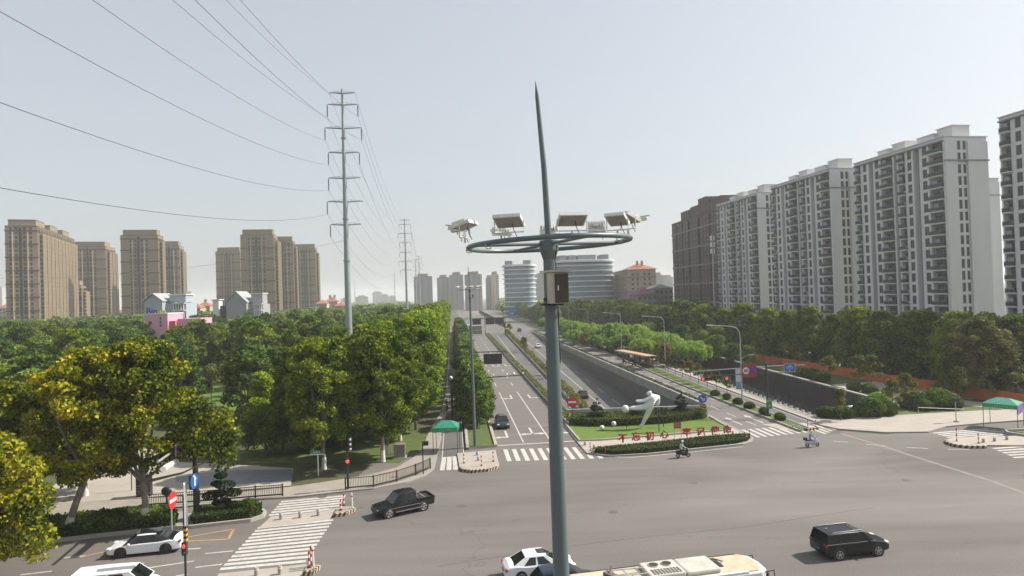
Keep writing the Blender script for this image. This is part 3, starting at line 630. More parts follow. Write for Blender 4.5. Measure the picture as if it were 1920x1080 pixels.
# ---- tan towers on the left
TAN_ = mat("tan_render", (0.27, 0.205, 0.135), 0.85, c2=(0.23, 0.175, 0.115), scale=0.08, detail=5); TAN2 = mat("cream_piers", (0.50, 0.39, 0.26), 0.85)
TBD = mat("brown_band", (0.07, 0.055, 0.042), 0.8); TREC = mat("tan_recess_shade", (0.09, 0.068, 0.05), 0.85)  # TREC is the tan darkened for the shade inside recesses
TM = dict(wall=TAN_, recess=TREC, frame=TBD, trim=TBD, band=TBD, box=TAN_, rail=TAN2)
def tan_tower(label, pxl, pxc, D, top, side, skew=0.36, deep=15, units=1, limit=60, fw=None):
    """front (facing us) spans photo x pxl..pxc at distance D; side recedes to the right rear"""
    a = AT(pxl, top, D); b = AT(pxc, top, D); H = b.z; W = (b - a).length; ang = skew
    ux, uy = math.cos(ang), math.sin(ang)
    loc = (b.x - ux * W, b.y - uy * W, 0)
    T = Tower("apartment_tower", label, "apartment tower", loc, ang, W, side, H, TM, "tan high rise towers beyond the park", limit)
    nf = int(H / 3)
    c = W / 2
    T.face('front', [(c - 3.9, c - 2.1, 'w', .5, 2.0), (c + .8, c + 2.6, 'w', .5, 2.0), (c + 4.5, c + 5.9, 'w', .6, 1.8), (c - 6.9, c - 5.6, 'w', .6, 1.8)], nf=nf, slots=((c - 1.7, c + 0.1, 1.4),))
    cols = []; sl = []; u = 1.0
    while u < side - 6:
        cols += [(u, u + 2.0, 'w', .5, 2.1), (u + 2.5, u + 4.2, 'b')]; sl.append((u + 4.6, u + 6.0, 2.2)); u += 6.6
    T.face('right', cols, nf=nf, slots=sl); T.face('back', [], nf=nf); T.face('left', [(2, 3.2, 'w'), (8, 9.2, 'w')], nf=nf)
    for u_ in (c - 5.0, c + 3.4):
        q_ = MB(); q_.box((u_, -.3, H / 2 - 2), (.45, .6, H - 4)); q_.build('pier', TAN2, T.t)
    pr = MB()
    u = 2.0; wn = MB(); pm = pane_mesh(1.9, 2.2, True, TBD, WGL); Hb = H - 5
    while u < side - 5:
        bay = MB(); bay.box((W + 1.4, u + 2.6, Hb / 2), (2.8, 5.2, Hb)); bay.build("bay", TAN_, T.t)
        for q in (0, 5.2): pr.box((W + 2.75, u + q, Hb / 2), (.75, .75, Hb + .4))
        pr.box((W + .3, u - .12, Hb / 2), (.6, .5, Hb)); pr.box((W + 2.9, u + 2.6, Hb / 2), (.5, .6, Hb))
        for k in range(int(Hb / 3)):
            for (ox, oy, ca, sa) in ((W + 1.45, u - .04, 1, 0), (W + 2.84, u + 1.4, 0, 1), (W + 2.84, u + 3.8, 0, 1)):
                o_ = len(wn.v); wn.v += [(ox + v.co.x * ca - v.co.y * sa, oy + v.co.x * sa + v.co.y * ca, k * 3 + .6 + v.co.z) for v in pm.vertices]
                for p_ in pm.polygons: wn.f.append(tuple(i + o_ for i in p_.vertices)); wn.m.append(p_.material_index)
        u += 9.6
    pr.build("pier", TAN2, T.t)
    if wn.f: tag(wn.build("bay_window", list(pm.materials), T.t), kind='stuff')
    bx = []; per = side / units
    for k in range(units): bx.append((1.5, W - 1, k * per + 1, k * per + per * .62, 4.2))
    T.finish(bands=[9 * k for k in range(1, int(H / 9) + 1) if 9 * k < H - 2], boxes=bx)  # dark bands made taller to take in the shade under each ledge
    return T.t
tan_tower("long tan slab tower at the far left, its sunny side stepping back in three units", 20, 70, 434, 424, 100, 0.39, units=3, limit=100)
tan_tower("tan tower directly right of the far left slab, its front broad and plain", 141, 198, 586, 462, 30, 0.3)
tan_tower("low tan block in front of the second tan tower", 141, 152, 540, 535, 40, 0.5, limit=40)
tan_tower("tan tower rising behind the pale blue gabled house", 233, 296, 509, 441, 16, 0.25)
tan_tower("narrow tan tower close behind the one with the gabled house in front", 303, 336, 606, 461, 22, 0.3)
tan_tower("short tan tower leftmost in the cluster of four", 406, 450, 690, 471, 14, 0.12)
tan_tower("tallest tan tower of the cluster of four left of the pylon", 454, 513, 522, 440, 18, 0.2)
tan_tower("tan tower third in the cluster of four left of the pylon", 513, 549, 600, 452, 16, 0.2)
tan_tower("tan tower nearest the pylon, rightmost of the cluster of four", 552, 591, 684, 465, 10, 0.12)
# ---- far hazy apartment blocks
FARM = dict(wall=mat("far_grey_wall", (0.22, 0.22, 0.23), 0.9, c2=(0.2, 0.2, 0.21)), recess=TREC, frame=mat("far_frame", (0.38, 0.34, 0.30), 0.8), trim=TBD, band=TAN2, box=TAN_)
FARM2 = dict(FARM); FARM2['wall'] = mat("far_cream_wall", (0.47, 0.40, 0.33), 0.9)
def far_block(label, x0, x1, top, D, side=16, m=None, skew=0.3, limit=24):
    a = AT(x0, top, D); b = AT(x1, top, D); H = b.z; W = (b - a).length
    T = Tower("apartment_block", label, "apartment block", (b.x - math.cos(skew) * W, b.y - math.sin(skew) * W, 0), skew, W, side, H, m or FARM, "hazy apartment blocks along the horizon", limit)
    nf = int(H / 3); c = []; u = 2
    while u < side - 3: c.append((u, u + 2, 'w')); u += 5
    T.face('front', [(W * .3, W * .3 + 2, 'w'), (W * .7, W * .7 + 2, 'w')], nf=nf); T.face('right', c, nf=nf); T.face('back', [], nf=nf); T.face('left', [], nf=nf)
    mb = MB(); mb.box((W + .3, side / 2, H / 2), (.5, side * .9, H - 2)); mb.build("sun_tinted_side", FARM2['wall'], T.t)  # cream slab puts the sunlight on this side into its colour
    T.finish(boxes=((W * .25, W * .75, 2, side - 2, 3.5),)); return T.t
far_block("hazy grey block leftmost in the row beyond the road", 781, 810, 518, 880, 26)
far_block("hazy block with a sunlit-tinted cream side, second in the row beyond the road", 824, 842, 520, 920, 22)
far_block("hazy block behind the floodlight mast's left arm, taller than its neighbours", 848, 868, 515, 900, 22)
far_block("hazy block showing right of the far floodlight mast", 880, 903, 514, 820, 30)
far_block("slim hazy block between the far mast and the curved glass office", 915, 922, 521, 860, 14)
far_block("cream hazy block touching the curved glass office", 927, 934, 514, 840, 20, FARM2)
far_block("grey hazy block between the two curved offices, half behind the pole", 1003, 1045, 512, 900, 10)
far_block("bluish hazy tower far off behind the second tan tower", 213, 222, 527, 1500, 12)
far_block("pale blue high rise on the far horizon at the left edge", -6, 3, 538, 1900, 20)
far_block("grey block far right of the red roofed building", 1232, 1242, 515, 1000, 40)
far_block("low grey block beside the dark brown tower", 1246, 1262, 519, 1200, 40)
for i, (a, b, t_, D) in enumerate(((668, 690, 556, 1900), (700, 716, 548, 2300), (716, 728, 553, 2200), (352, 358, 548, 2000), (730, 742, 556, 2100), (640, 655, 560, 2000))):
    far_block("faint block on the horizon, number unseen in the haze" if False else "faint grey building on the hazy horizon between pylons and trees", a, b, t_, D, 30, limit=4)
# ---- curved glass offices
OGL = mat("office_glass", (0.10, 0.15, 0.19), 0.12, c2=(0.14, 0.20, 0.24), scale=0.06, spec=0.7); OBD = mat("office_band", (0.62, 0.66, 0.68), 0.5)
def office(label, x0, x1, top, D, nb, dep, skew, plant):
    a = AT(x0, top, D); b = AT(x1, top, D); H = b.z; W = (b - a).length
    t = thing("office_building", label, "office building", ((a.x + b.x) / 2, D + dep / 2, 0), skew)
    def outline(e, k=1.0):
        pts = []
        for i in range(40):
            q = 2 * math.pi * i / 40; c_, s_ = math.cos(q), math.sin(q); n = 3.2
            pts.append(((W / 2 * k + e) * math.copysign(abs(c_) ** (2 / n), c_), (dep / 2 + e) * math.copysign(abs(s_) ** (2 / n), s_)))
        return pts
    mb = MB(); mb.prism(outline(0), -1, H - 2.5); mb.build("glass_wall", OGL, t, smooth=True)
    fh = (H - 2) / nb
    for k in range(nb + 1):
        mb = MB(); z = 1.0 + k * fh; e = .9 + .5 * math.sin(k * .9); mb.prism(outline(e), z, z + fh * .22, bottom=True); mb.build("floor_band", OBD, t)
    mb = MB(); mb.prism(outline(1.6), H - 2.0, H - 0.8, bottom=True); mb.build("roof_edge", OBD, t)
    for u0, u1 in plant:
        mb = MB(); mb.box((W * (u0 + u1) / 2, 0, H + 1.2), (W * (u1 - u0), dep * .5, 4)); mb.build("plant_room", FARM['wall'], t)
    return t
office("curved glass office block with white floor bands, left of the big pole", 945, 1003, 494, 520, 11, 24, -0.15, ((-.45, -.2), (.15, .4)))
office("larger curved glass office with white bands and jutting roof, right of the big pole", 1038, 1152, 484, 430, 11, 26, 0.12, ((-.42, -.3), (-.26, -.14), (-.1, .2), (.3, .42)))
# ---- red roofed block and low red roofs
PNK = mat("pink_brick", (0.38, 0.27, 0.23), 0.85, c2=(0.33, 0.235, 0.20), scale=0.3); ROOF = mat("red_roof_tiles", (0.33, 0.14, 0.095), 0.8, c2=(0.27, 0.11, 0.075), scale=0.8)
GRW = mat("mauve_grey_wall", (0.25, 0.225, 0.22), 0.9)
def hiproof(mb, x0, x1, y0, y1, z0, h, mi=0, hip=True):
    ins = min((y1 - y0) / 2, (x1 - x0) / 2 - .01) if hip else 0; ym = (y0 + y1) / 2
    mb.add([(x0, y0, z0), (x1, y0, z0), (x1, y1, z0), (x0, y1, z0), (x0 + ins, ym, z0 + h), (x1 - ins, ym, z0 + h)], [(0, 1, 5, 4), (1, 2, 5), (2, 3, 4, 5), (3, 0, 4), (3, 2, 1, 0)], mi)
a = AT(1176, 500, 400); b = AT(1229, 500, 400); W_ = (b - a).length
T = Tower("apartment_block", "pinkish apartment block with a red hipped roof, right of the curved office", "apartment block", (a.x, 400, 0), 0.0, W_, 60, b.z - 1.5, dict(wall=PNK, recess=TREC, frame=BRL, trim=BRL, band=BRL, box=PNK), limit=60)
T.face('front', [(2.5, 4, 'w'), (5.6, 7, 'w'), (10, 11.4, 'w'), (13, 14.4, 'w')], nf=11); T.face('left', [(u, u + 2, 'w') for u in range(2, 56, 5)], nf=11, slots=[(u + 2.8, u + 4, 1.5) for u in range(2, 52, 10)]); T.face('right', [], nf=11); T.face('back', [], nf=11)
T.finish(bands=(9, 18, 27)); mb = MB(); hiproof(mb, -1, W_ + 1, -1, 22, T.H + .2, 4.4); ro = mb.build("roof", ROOF, T.t); mb = MB(); mb.box((7, 4, T.H + 4.2), (1.2, 1.2, 3)); mb.box((10, 4, T.H + 4.2), (1.2, 1.2, 3)); mb.build("chimney", PNK, ro)
def house(label, x0, x1, top, D, wallc, roofc, dep=14, h=4, rz=0.1, name="house", grp=None, nwin=4, floors=3):
    a = AT(x0, top, D); b = AT(x1, top, D); H = a.z - h; W = (b - a).length
    t = thing(name, label, "house", (a.x, D, 0), rz, grp); mb = MB(); mb.box((W / 2, dep / 2, H / 2), (W, dep, H)); mb.build("wall", wallc, t)
    mb = MB(); hiproof(mb, -.6, W + .6, -.6, dep + .6, H + .002, h); mb.build("roof", roofc, t)
    for k in range(nwin):
        for fl in range(floors):
            put("window", pane_mesh(1.4, 1.5), t, W * (k + .5) / nwin, -.04, H - 2.6 - fl * 3.1, 0)
    return t
CRM = mat("cream_wall", (0.52, 0.40, 0.29), 0.85)
house("low building with a dull red roof in front of the pinkish block", 1195, 1232, 538, 330, GRW, mat("maroon_roof", (0.19, 0.075, 0.075), .8), 16, 4)
house("grey flat fronted building beside the dark brown tower", 1228, 1262, 532, 340, GRW, mat("grey_roof", (0.2, 0.2, 0.21), .8), 16, 2.5)
for x0, x1, tp, D, lab in ((-8, 15, 570, 620, "red roofed cream villa at the far left edge below the slab tower"), (214, 236, 579, 640, "red roofed villa in the gap right of the second tan tower"), (353, 374, 569, 560, "red roofed villa left of the pair beyond the pink building"), (368, 392, 566, 600, "red roofed villa with a little roof turret right of the pink building"), (592, 612, 562, 640, "red roofed villa just left of the pylon foot"), (608, 632, 558, 660, "red roofed villa with two roof turrets left of the pylon"), (628, 646, 566, 640, "low red roofed villa touching the pylon pole")):
    t = house(lab, x0, x1, tp, D, CRM, ROOF, 14, 4, grp="red roofed villas beyond the park")
    if "turret" in lab:
        for q in ((.35, .7) if "two" in lab else (.5,)):
            mb = MB(); W = (AT(x1, tp, D) - AT(x0, tp, D)).length; zz = AT(x0, tp, D).z; mb.box((W * q, 7, zz + .5), (2.2, 2.2, 3)); hiproof(mb, W * q - 2, W * q + 2, 5, 9, zz + 2.0, 1.4); mb.build("turret", CRM, t)
# ---- pale gabled houses and pink building
LBL = mat("pale_blue_wall", (0.36, 0.40, 0.44), 0.85, c2=(0.33, 0.37, 0.41), scale=.2); LRF = mat('pale_roof', (0.34, 0.35, 0.36), .8); LGR = mat("pale_grey_wall", (0.33, 0.335, 0.34), 0.85); PINK = mat("pink_wall", (0.62, 0.33, 0.42), 0.8, c2=(0.57, 0.30, 0.38), scale=.4); DPINK = mat("deep_pink", (0.60, 0.12, 0.2), 0.8)
def gabled(label, xa, xb, xc, eave, ridge, D, m, base=None):
    """gable end spans xa..xb at distance D facing us, long side runs on to xc"""
    s = D / F; a = AT(xa, eave, D); b = AT(xb, eave, D); c = AT(xc, eave, D + 4); r = AT((xa + xb) / 2, ridge, D)
    t = thing("gabled_house", label, "house", (a.x, D, 0)); W = b.x - a.x; Lw = c.x - a.x; H = a.z; hr = r.z - a.z
    mb = MB(); mb.add([(0, 0, 0), (W, 0, 0), (W, 0, H), (W / 2, 0, H + hr), (0, 0, H), (0, 12, 0), (W, 12, 0), (W, 12, H), (W / 2, 12, H + hr), (0, 12, H)], [(0, 1, 2, 3, 4), (9, 8, 7, 6, 5), (1, 6, 7, 2), (5, 0, 4, 9)]); mb.box((W + (Lw - W) / 2, 7, H / 2 - .5), (Lw - W, 9, H - 1)); mb.build("wall", m, t)
    mb = MB()
    for sx in (0, 1):
        x0, x1 = (-.4, W / 2) if sx == 0 else (W + .4, W / 2)
        mb.add([(x0, -.5, H - .1), (x1, -.5, H + hr + .15), (x1, 12.5, H + hr + .15), (x0, 12.5, H - .1), (x0, -.5, H + .25), (x1, -.5, H + hr + .5), (x1, 12.5, H + hr + .5), (x0, 12.5, H + .25)], [(3, 2, 1, 0), (4, 5, 6, 7), (0, 1, 5, 4), (2, 3, 7, 6), (1, 2, 6, 5), (3, 0, 4, 7)])
    mb.build("roof", LRF, t)
    mb = MB(); mb.box((W + (Lw - W) / 2, 7, H + hr * .3), ((Lw - W) * .8, 6, hr * 1.0)); up = mb.build("upper_storey", m, t); mb = MB(); mb.box((W + (Lw - W) / 2, 7, H + hr * .8 + .2), ((Lw - W) * .9, 7, .4)); mb.build("roof_slab", WHITE, up)
    mb = MB()
    for k in range(5):
        for zz in (H - 4, H - 1): mb.box((W + (Lw - W) * (.45 + .12 * k), 1.6, zz - 1.5), (.35, .35, 3))
    for zz in (H - 4, H - 1): mb.box((W + (Lw - W) * .69, 2, zz), ((Lw - W) * .62, 1.6, .35))
    mb.build("verandah", WHITE, t)
    for k in range(3): put("window", pane_mesh(1.6, 1.7), t, W + (Lw - W) * (.5 + .16 * k), 2.44, H - 3.2, 0)
    return t
gabled("pale blue gabled house with white balconies behind the pink building", 270, 304, 352, 566, 552, 260, LBL)
gabled("grey gabled house with white bargeboards in front of the four tan towers", 424, 462, 495, 568, 548, 300, LGR)
a = AT(399, 563, 300); t = thing("annexe", "narrow white stair tower beside the grey gabled house", "building", (a.x, 300, 0)); mb = MB(); mb.box((1.3, 2, a.z / 2), (2.8, 4, a.z)); mb.build("wall", WHITE, t); mb = MB(); mb.box((1.3, 2, a.z + .2), (3.8, 5, .4)); mb.build("roof", WHITE, t); mb = MB(); mb.box((5.0, 3, a.z / 2 - 1.2), (4.4, 3, a.z - 3)); mb.build("glazed_link", WGL, t)
a = AT(273, 590, 215); b = AT(314, 590, 215)
t = thing("pink_building", "small pink building with a blue word on its flat roof among the trees", "building", (a.x, 215, 0)); W = b.x - a.x
mb = MB(); mb.box((W / 2, 5, a.z / 2), (W, 10, a.z)); mb.build("wall", PINK, t); mb = MB(); mb.box((W / 2, 5, a.z + .15), (W + .3, 10.3, .3)); mb.build("parapet", WHITE, t)
mb = MB(); mb.box((W + 1.0, 5.4, a.z / 2 - 1.2), (2.0, 9, a.z - 2.4)); mb.build("side_wing", DPINK, t); mb = MB(); mb.box((W + 6, 6.5, a.z / 2 - .9), (8, 8, a.z - 1.8)); mb.build("rear_wing", PINK, t)
put("window", pane_mesh(1.0, 1.1), t, 1.5, -.04, a.z - 3.4, 0)
for k in range(3): put("window", pane_mesh(.55, .8), t, W * .68, -.04, a.z - 1.8 - k * 1.2, 0)
text("Bin", 3.0, mat("blue_letters", (0.02, 0.04, 0.25), .5), t, (2.1, 0.1, a.z + 1.0), depth=.1, name="roof_letters", bold=.06)
YS = mat("yellow_letters", (0.65, 0.52, 0.08), .6)
mb = MB()
for x, h in ((4.1, .8), (4.7, 1.1), (5.3, .7), (5.9, .9), (6.5, 1.1)): mb.box((x, .15, a.z + .3 + h / 2), (.38, .2, h))
mb.build("roof_ornament", YS, t)
# ---- transmission pylons and wires
PST = mat("pylon_steel", (0.33, 0.37, 0.365), 0.5, 0.3, c2=(0.26, 0.30, 0.30), scale=2); INS = mat("insulator", (0.16, 0.13, 0.12), 0.4)
pb = AT(657, 620, 130); PX = (650 - 960) / 1200 * 130 + 0.4; top1 = AT(640, 170, 130)
pyl = thing("transmission_pylon", "tallest tapered steel pylon, standing nearest above the park trees", "pylon", (top1.x + 0.15, 130, 0), 0.1)
PH = top1.z + .3
mb = MB(); mb.tube([(0, 0, 0), (0, 0, 20), (0, 0, 38), (0, 0, PH)], [.85, .62, .46, .2], 12); mb.build("pole", PST, pyl, smooth=True)
for z in (26.0, 38.5 - 4, 51):
    mb = MB(); r_ = .62 - (z - 20) * .009; mb.tube([(0, 0, z), (0, 0, z + .25)], r_ + .18, 12); mb.build("flange", PST, pyl)
arms = [(60.3, 2.6, ()), (57.9, 3.05, (-1, 1)), (53.1, 3.65, (-1, 1)), (48.1, 3.1, (-1, 1)), (42.9, 3.2, (-1,)), (38.1, 3.6, (-1,)), (33.4, 3.1, (-1,))]
for z, h, ins in arms:
    for s in (-1, 1):
        mb = MB(); mb.tube([(s * .2, 0, z), (s * h, 0, z + .12)], [.17, .08], 6); mb.tube([(s * .2, 0, z + .5), (s * h, 0, z + .16)], .035, 4)
        for q in (.35, .6, .85): mb.tube([(s * h * q, 0, z + .1), (s * h * q, 0, z + .45 * (1 - q) + .25)], .03, 4)
        mb.build("cross_arm", PST, pyl)
    for s in ins:
        mb = MB(); mb.tube([(s * h, 0, z), (s * h, 0, z - 2.45)], .07, 6)
        for q in range(9): mb.tube([(s * h, 0, z - .3 - q * .22), (s * h, 0, z - .36 - q * .22)], .16, 6)
        mb.build("insulator", INS, pyl)
pyls = [(pyl.location.x, 130.0)]
for px, D, lab in ((761, 344, "second steel pylon along the line, left of the far floodlight mast"), (786, 650, "third steel pylon along the line, beyond the second"), (779, 700, "thin pylon of a parallel line close beside the third one"), (739, 1050, "small distant pylon between the nearest pylon and the second"), (664, 1350, "tiny far pylon just right of the nearest pylon's pole"), (702, 2200, "faintest pylon on the hazy horizon")):
    p = AT(px, 500, D); dup(pyl, loc=(p.x, D, 0), rz=0.05, label=lab); pyls.append((p.x, D))
WIRE = mat("wire", (0.06, 0.065, 0.07), 0.5); WIRE2 = mat("wire_pale", (0.42, 0.43, 0.43), 0.5)
def wire(a, b, sag, label, r=.023, m=None, n=36, grp="power lines hanging from the steel pylons"):
    a, b = Vector(a), Vector(b); pts = []
    for i in range(n + 1):
        t = i / n; p = a.lerp(b, t); p.z -= 4 * sag * t * (1 - t); pts.append(p)
    mb = MB(); mb.tube(pts, r, 5, cap=False); return tag(mb.build("power_line", m or WIRE), label, "power line", grp)
x1 = pyl.location.x; prev = (-12.5, -120)
def armend(px_, py_, h, s, z): return (px_ + s * h * .995, py_ + s * h * .1, z)
names = {0: "topmost ground wire", 1: "top", 2: "second", 3: "third", 4: "fourth", 5: "lowest"}
for i, (z, h, ins) in enumerate(arms[:6]):
    for s in ((-1,) if i == 0 else ins):
        zz = z - (0 if i == 0 else 2.45)
        lab = "topmost wire sweeping up left from the top of the nearest pylon" if i == 0 else "%s power line on the %s side of the nearest pylon, sweeping up left" % (names[i], "left" if s < 0 else "right")
        if i == 3 and s == 1: continue
        if i == 5: lab = "lowest power line on the left, sagging above the tan towers"
        wire(armend(x1, 130, h, s, zz), armend(prev[0], prev[1], h, s, zz), 11.3, lab)
for i, (z, h, ins) in enumerate(arms):
    for s in (-1, 1):
        zz = z - (0 if i == 0 else 2.45)
        if i and s not in ins: continue
        wire(armend(x1, 130, h, s, zz), armend(pyls[1][0], 344, h, s, zz), 9, "wire running between the nearest and the second pylon", r=.022)
        wire(armend(pyls[1][0], 344, h, s, zz), armend(pyls[2][0], 650, h, s, zz), 9, "wire running between the second and the third pylon", r=.03)
wire((x1, 130, 30.3), (-165, 132, 33), 7.0, "thin pale cable strung low in front of the tan towers", r=.03, m=WIRE2, grp=None)
# ================================================================ vegetation
LM = dict(
 yellow=leafmat("leaves_yellowing", [(0.040, 0.069, 0.006), (0.201, 0.230, 0.014), (0.575, 0.470, 0.030)]),
 plane=leafmat("leaves_plane_green", [(0.021, 0.050, 0.006), (0.086, 0.146, 0.012), (0.299, 0.336, 0.025)]),
 dark=leafmat("leaves_dark_green", [(0.025, 0.054, 0.010), (0.074, 0.135, 0.019), (0.190, 0.248, 0.032)]),
 bright=leafmat("leaves_bright_green", [(0.053, 0.102, 0.009), (0.194, 0.291, 0.016), (0.419, 0.466, 0.026)]),
 camphor=leafmat("leaves_camphor", [(0.042, 0.079, 0.016), (0.126, 0.208, 0.032), (0.274, 0.334, 0.043)], patch=0.2),
 willow=leafmat("leaves_willow", [(0.065, 0.124, 0.019), (0.195, 0.325, 0.046), (0.390, 0.520, 0.091)], trans=.5),
 rust=leafmat("leaves_rust", [(0.080, 0.045, 0.012), (0.170, 0.110, 0.020), (0.300, 0.210, 0.030)]),
 olive=leafmat("leaves_olive", [(0.058, 0.072, 0.018), (0.143, 0.156, 0.033), (0.286, 0.273, 0.065)]),
 pine=leafmat("needles", [(0.008, 0.020, 0.010), (0.018, 0.040, 0.018), (0.035, 0.065, 0.028)], trans=.15),
 hedge=leafmat("hedge_leaves", [(0.026, 0.052, 0.010), (0.058, 0.091, 0.016), (0.130, 0.143, 0.026)]),
 grass=leafmat("grass_blades", [(0.070, 0.110, 0.015), (0.120, 0.180, 0.020), (0.190, 0.240, 0.030)]))
BARK = mat("bark", (0.13, 0.105, 0.085), 0.9, c2=(0.08, 0.065, 0.055), scale=4, detail=8, stretch=(1, 1, .3), bump=.3)
PBARK = mat("plane_bark", (0.30, 0.27, 0.22), 0.85, c2=(0.18, 0.15, 0.12), scale=2.2, detail=8, stretch=(1, 1, .5)); LIME = mat("limewashed_bark", (0.62, 0.60, 0.56), 0.9, c2=(0.48, 0.45, 0.40), scale=4)
def leaves(rs, blobs, n, size, droop=0.0, flat=0.55, shell=0.35):
    """leaf quads spread through ellipsoid blobs (x,y,z,rx,ry,rz)"""
    B = np.array(blobs, float); w = B[:, 3] * B[:, 4] * B[:, 5]; w = w ** .8; idx = rs.choice(len(B), n, p=w / w.sum()); b = B[idx]
    d = rs.normal(size=(n, 3)); d /= np.linalg.norm(d, axis=1)[:, None]; d[:, 2] = np.where(rs.rand(n) < .3, np.abs(d[:, 2]), d[:, 2])
    r = 1 - np.abs(rs.normal(0, shell, n)); r = np.clip(r, .05, 1.12)
    c = b[:, :3] + d * b[:, 3:6] * r[:, None]
    nr = d * flat + rs.normal(0, .62, (n, 3)) + np.array([0, 0, .15]); nr /= np.linalg.norm(nr, axis=1)[:, None]
    up = rs.normal(size=(n, 3)); up[:, 2] -= droop * 3
    u = np.cross(nr, up); u /= np.linalg.norm(u, axis=1)[:, None] + 1e-9; v = np.cross(nr, u)
    s = size * (0.6 + 0.8 * rs.rand(n)); k = 1.0 + droop * 1.2
    a = u * (s * .5)[:, None]; q = v * (s * .5 * k)[:, None]
    P = np.stack([c - q, c + a * .9 - q * .1, c + q, c - a * .9 - q * .1], 1); return P.reshape(-1, 3)
def leafmesh(name, P, m):
    n = len(P); me = bpy.data.meshes.new(name); me.vertices.add(n); me.vertices.foreach_set('co', P.astype(np.float32).ravel())
    me.loops.add(n); me.loops.foreach_set('vertex_index', np.arange(n, dtype=np.int32)); me.polygons.add(n // 4)
    me.polygons.foreach_set('loop_start', np.arange(0, n, 4, dtype=np.int32)); me.polygons.foreach_set('loop_total', np.full(n // 4, 4, np.int32))
    me.materials.append(m); me.update(calc_edges=True); return me
def crown_blobs(rs, H, base, W, n, br, top=0.35, shape='ovoid'):
    out = []
    for i in range(n):
        for _ in range(20):
            t = rs.rand() ** .8; z = base + (H - base) * t
            if shape == 'ovoid': rr = math.sin(math.pi * min(1, (t * .82 + .14))) ** .8
            elif shape == 'cone': rr = max(0.1, 1.02 - t) * .95 + .05
            elif shape == 'column': rr = min(1, (1 - t) * 3.0 + .25) * min(1, t * 5 + .5)
            else: rr = math.sqrt(max(0, 1 - (t * 1.02) ** 2.2)) if t > .2 else .75 + t
            a = rs.rand() * 6.283; q = math.sqrt(rs.rand()) if rs.rand() < .35 else .72 + .25 * rs.rand()
            k = br * (.65 + .7 * rs.rand()); x = math.cos(a) * (W - k * .55) * rr * q; y = math.sin(a) * (W - k * .55) * rr * q; break
        out.append((x, y, min(z, H - k * .7), k * (1 + .25 * rs.rand()), k * (1 + .25 * rs.rand()), k * (.75 + .2 * rs.rand())))
    return out
def trunk_mb(rs, H, fork, r, blobs, lean=(0, 0), nl=7, mi_low=True):
    mb = MB(); tp = Vector((lean[0], lean[1], fork)); mid = tp * .5 + Vector((rs.normal(0, .12), rs.normal(0, .12), 0))
    lw = min(1.3, fork * .4); lp = tp * (lw / fork)
    mb.tube([(0, 0, -.1), (lp.x, lp.y, lw)], [r * 1.25, r], 9, mi=1 if mi_low else 0); mb.tube([lp, mid if mid.z > lw + .2 else lp.lerp(tp, .5), tp], [r, r * .85, r * .75], 9, mi=0)
    bl = sorted(blobs, key=lambda b: -b[3])[:nl * 3]; rs.shuffle(bl)
    for b in bl[:nl]:
        e = Vector(b[:3]); m_ = tp.lerp(e, .5) + Vector((0, 0, -.1 * (e - tp).length + .2)); mb.tube([tp - Vector((0, 0, .3)), m_, e], [r * .5, r * .28, .04], 6, mi=0)
    mb.tube([tp, (lean[0] * 1.1, lean[1] * 1.1, H * .86)], [r * .45, .03], 7, mi=0)
    return mb
def make_tree(name, label, cat, sp, H, base, W, n, size, nb, br, seed, shape='ovoid', r=.2, loc=(0, 0, 0), group=None, bark=None, fork=None, lean=(0, 0), extra=(), droop=0.0, nl=7, lime=False, shell=.35):
    rs = np.random.RandomState(seed); bl = crown_blobs(rs, H, base, W, nb, br, shape=shape); bl = [(b[0] + lean[0], b[1] + lean[1]) + tuple(b[2:]) for b in bl] + list(extra)
    t = thing(name, label, cat, loc, group=group)
    o = bpy.data.objects.new("crown", leafmesh("crown", leaves(rs, bl, n, size, droop=droop, shell=shell), LM[sp])); C.objects.link(o); o.parent = t
    bk = bark or BARK; trunk_mb(rs, H, fork or base * .9 + .6, r, bl, lean, nl).build("trunk", [bk, LIME if lime else bk], t, smooth=True)
    return t
# ---- the big yellowing plane trees along the cross street
gA = G(123, 1004); gB = G(273, 986)
make_tree("plane_tree", "yellowing plane tree with a leaning whitewashed trunk, left of the white sedan's front", "tree", 'yellow', 14.6, 4.2, 4.7, 30000, .26, 150, .72, 11, r=.3, loc=(gA.x, gA.y, .15), bark=PBARK, lean=(1.5, .5), fork=4.6, lime=True, extra=[(-3.6, 0, 5.5, 1.3, 1.3, 1.0), (4.4, 0, 5.6, 1.1, 1.2, .8)])
make_tree("plane_tree", "wide yellowing plane tree with forked trunk directly behind the white sedan", "tree", 'yellow', 15.2, 5.0, 4.8, 36000, .26, 180, .72, 12, r=.3, loc=(gB.x, gB.y, .15), bark=PBARK, lean=(-.4, .4), fork=3.6, lime=True, extra=[(5.4, -.4, 6.9, 1.6, 1.5, 1.7), (6.6, -.2, 5.6, 1.3, 1.3, 1.5), (4.2, .4, 8.8, 1.8, 1.6, 1.5), (6.3, 0, 8.2, 1.3, 1.3, 1.2), (3.6, 0, 6.4, 1.6, 1.4, 1.4), (7.2, .2, 6.9, .9, 1, .9), (2.5, 0, 5.6, 1.3, 1.2, .8), (-3.6, .3, 6.2, 1.5, 1.3, 1.1)])
make_tree("plane_tree", "bushy yellow plane tree cut off by the lower left corner of the photo", "tree", 'yellow', 10.6, 1.4, 4.7, 34000, .24, 160, .72, 13, r=.25, loc=(-35.8, 41.5, .1), bark=PBARK, extra=[(4.2, 0, 5.5, 1.5, 1.4, 1.6), (4.6, 0, 3.0, 1.2, 1.2, 1.4), (4.0, 0, 7.4, 1.2, 1.2, 1.2)])
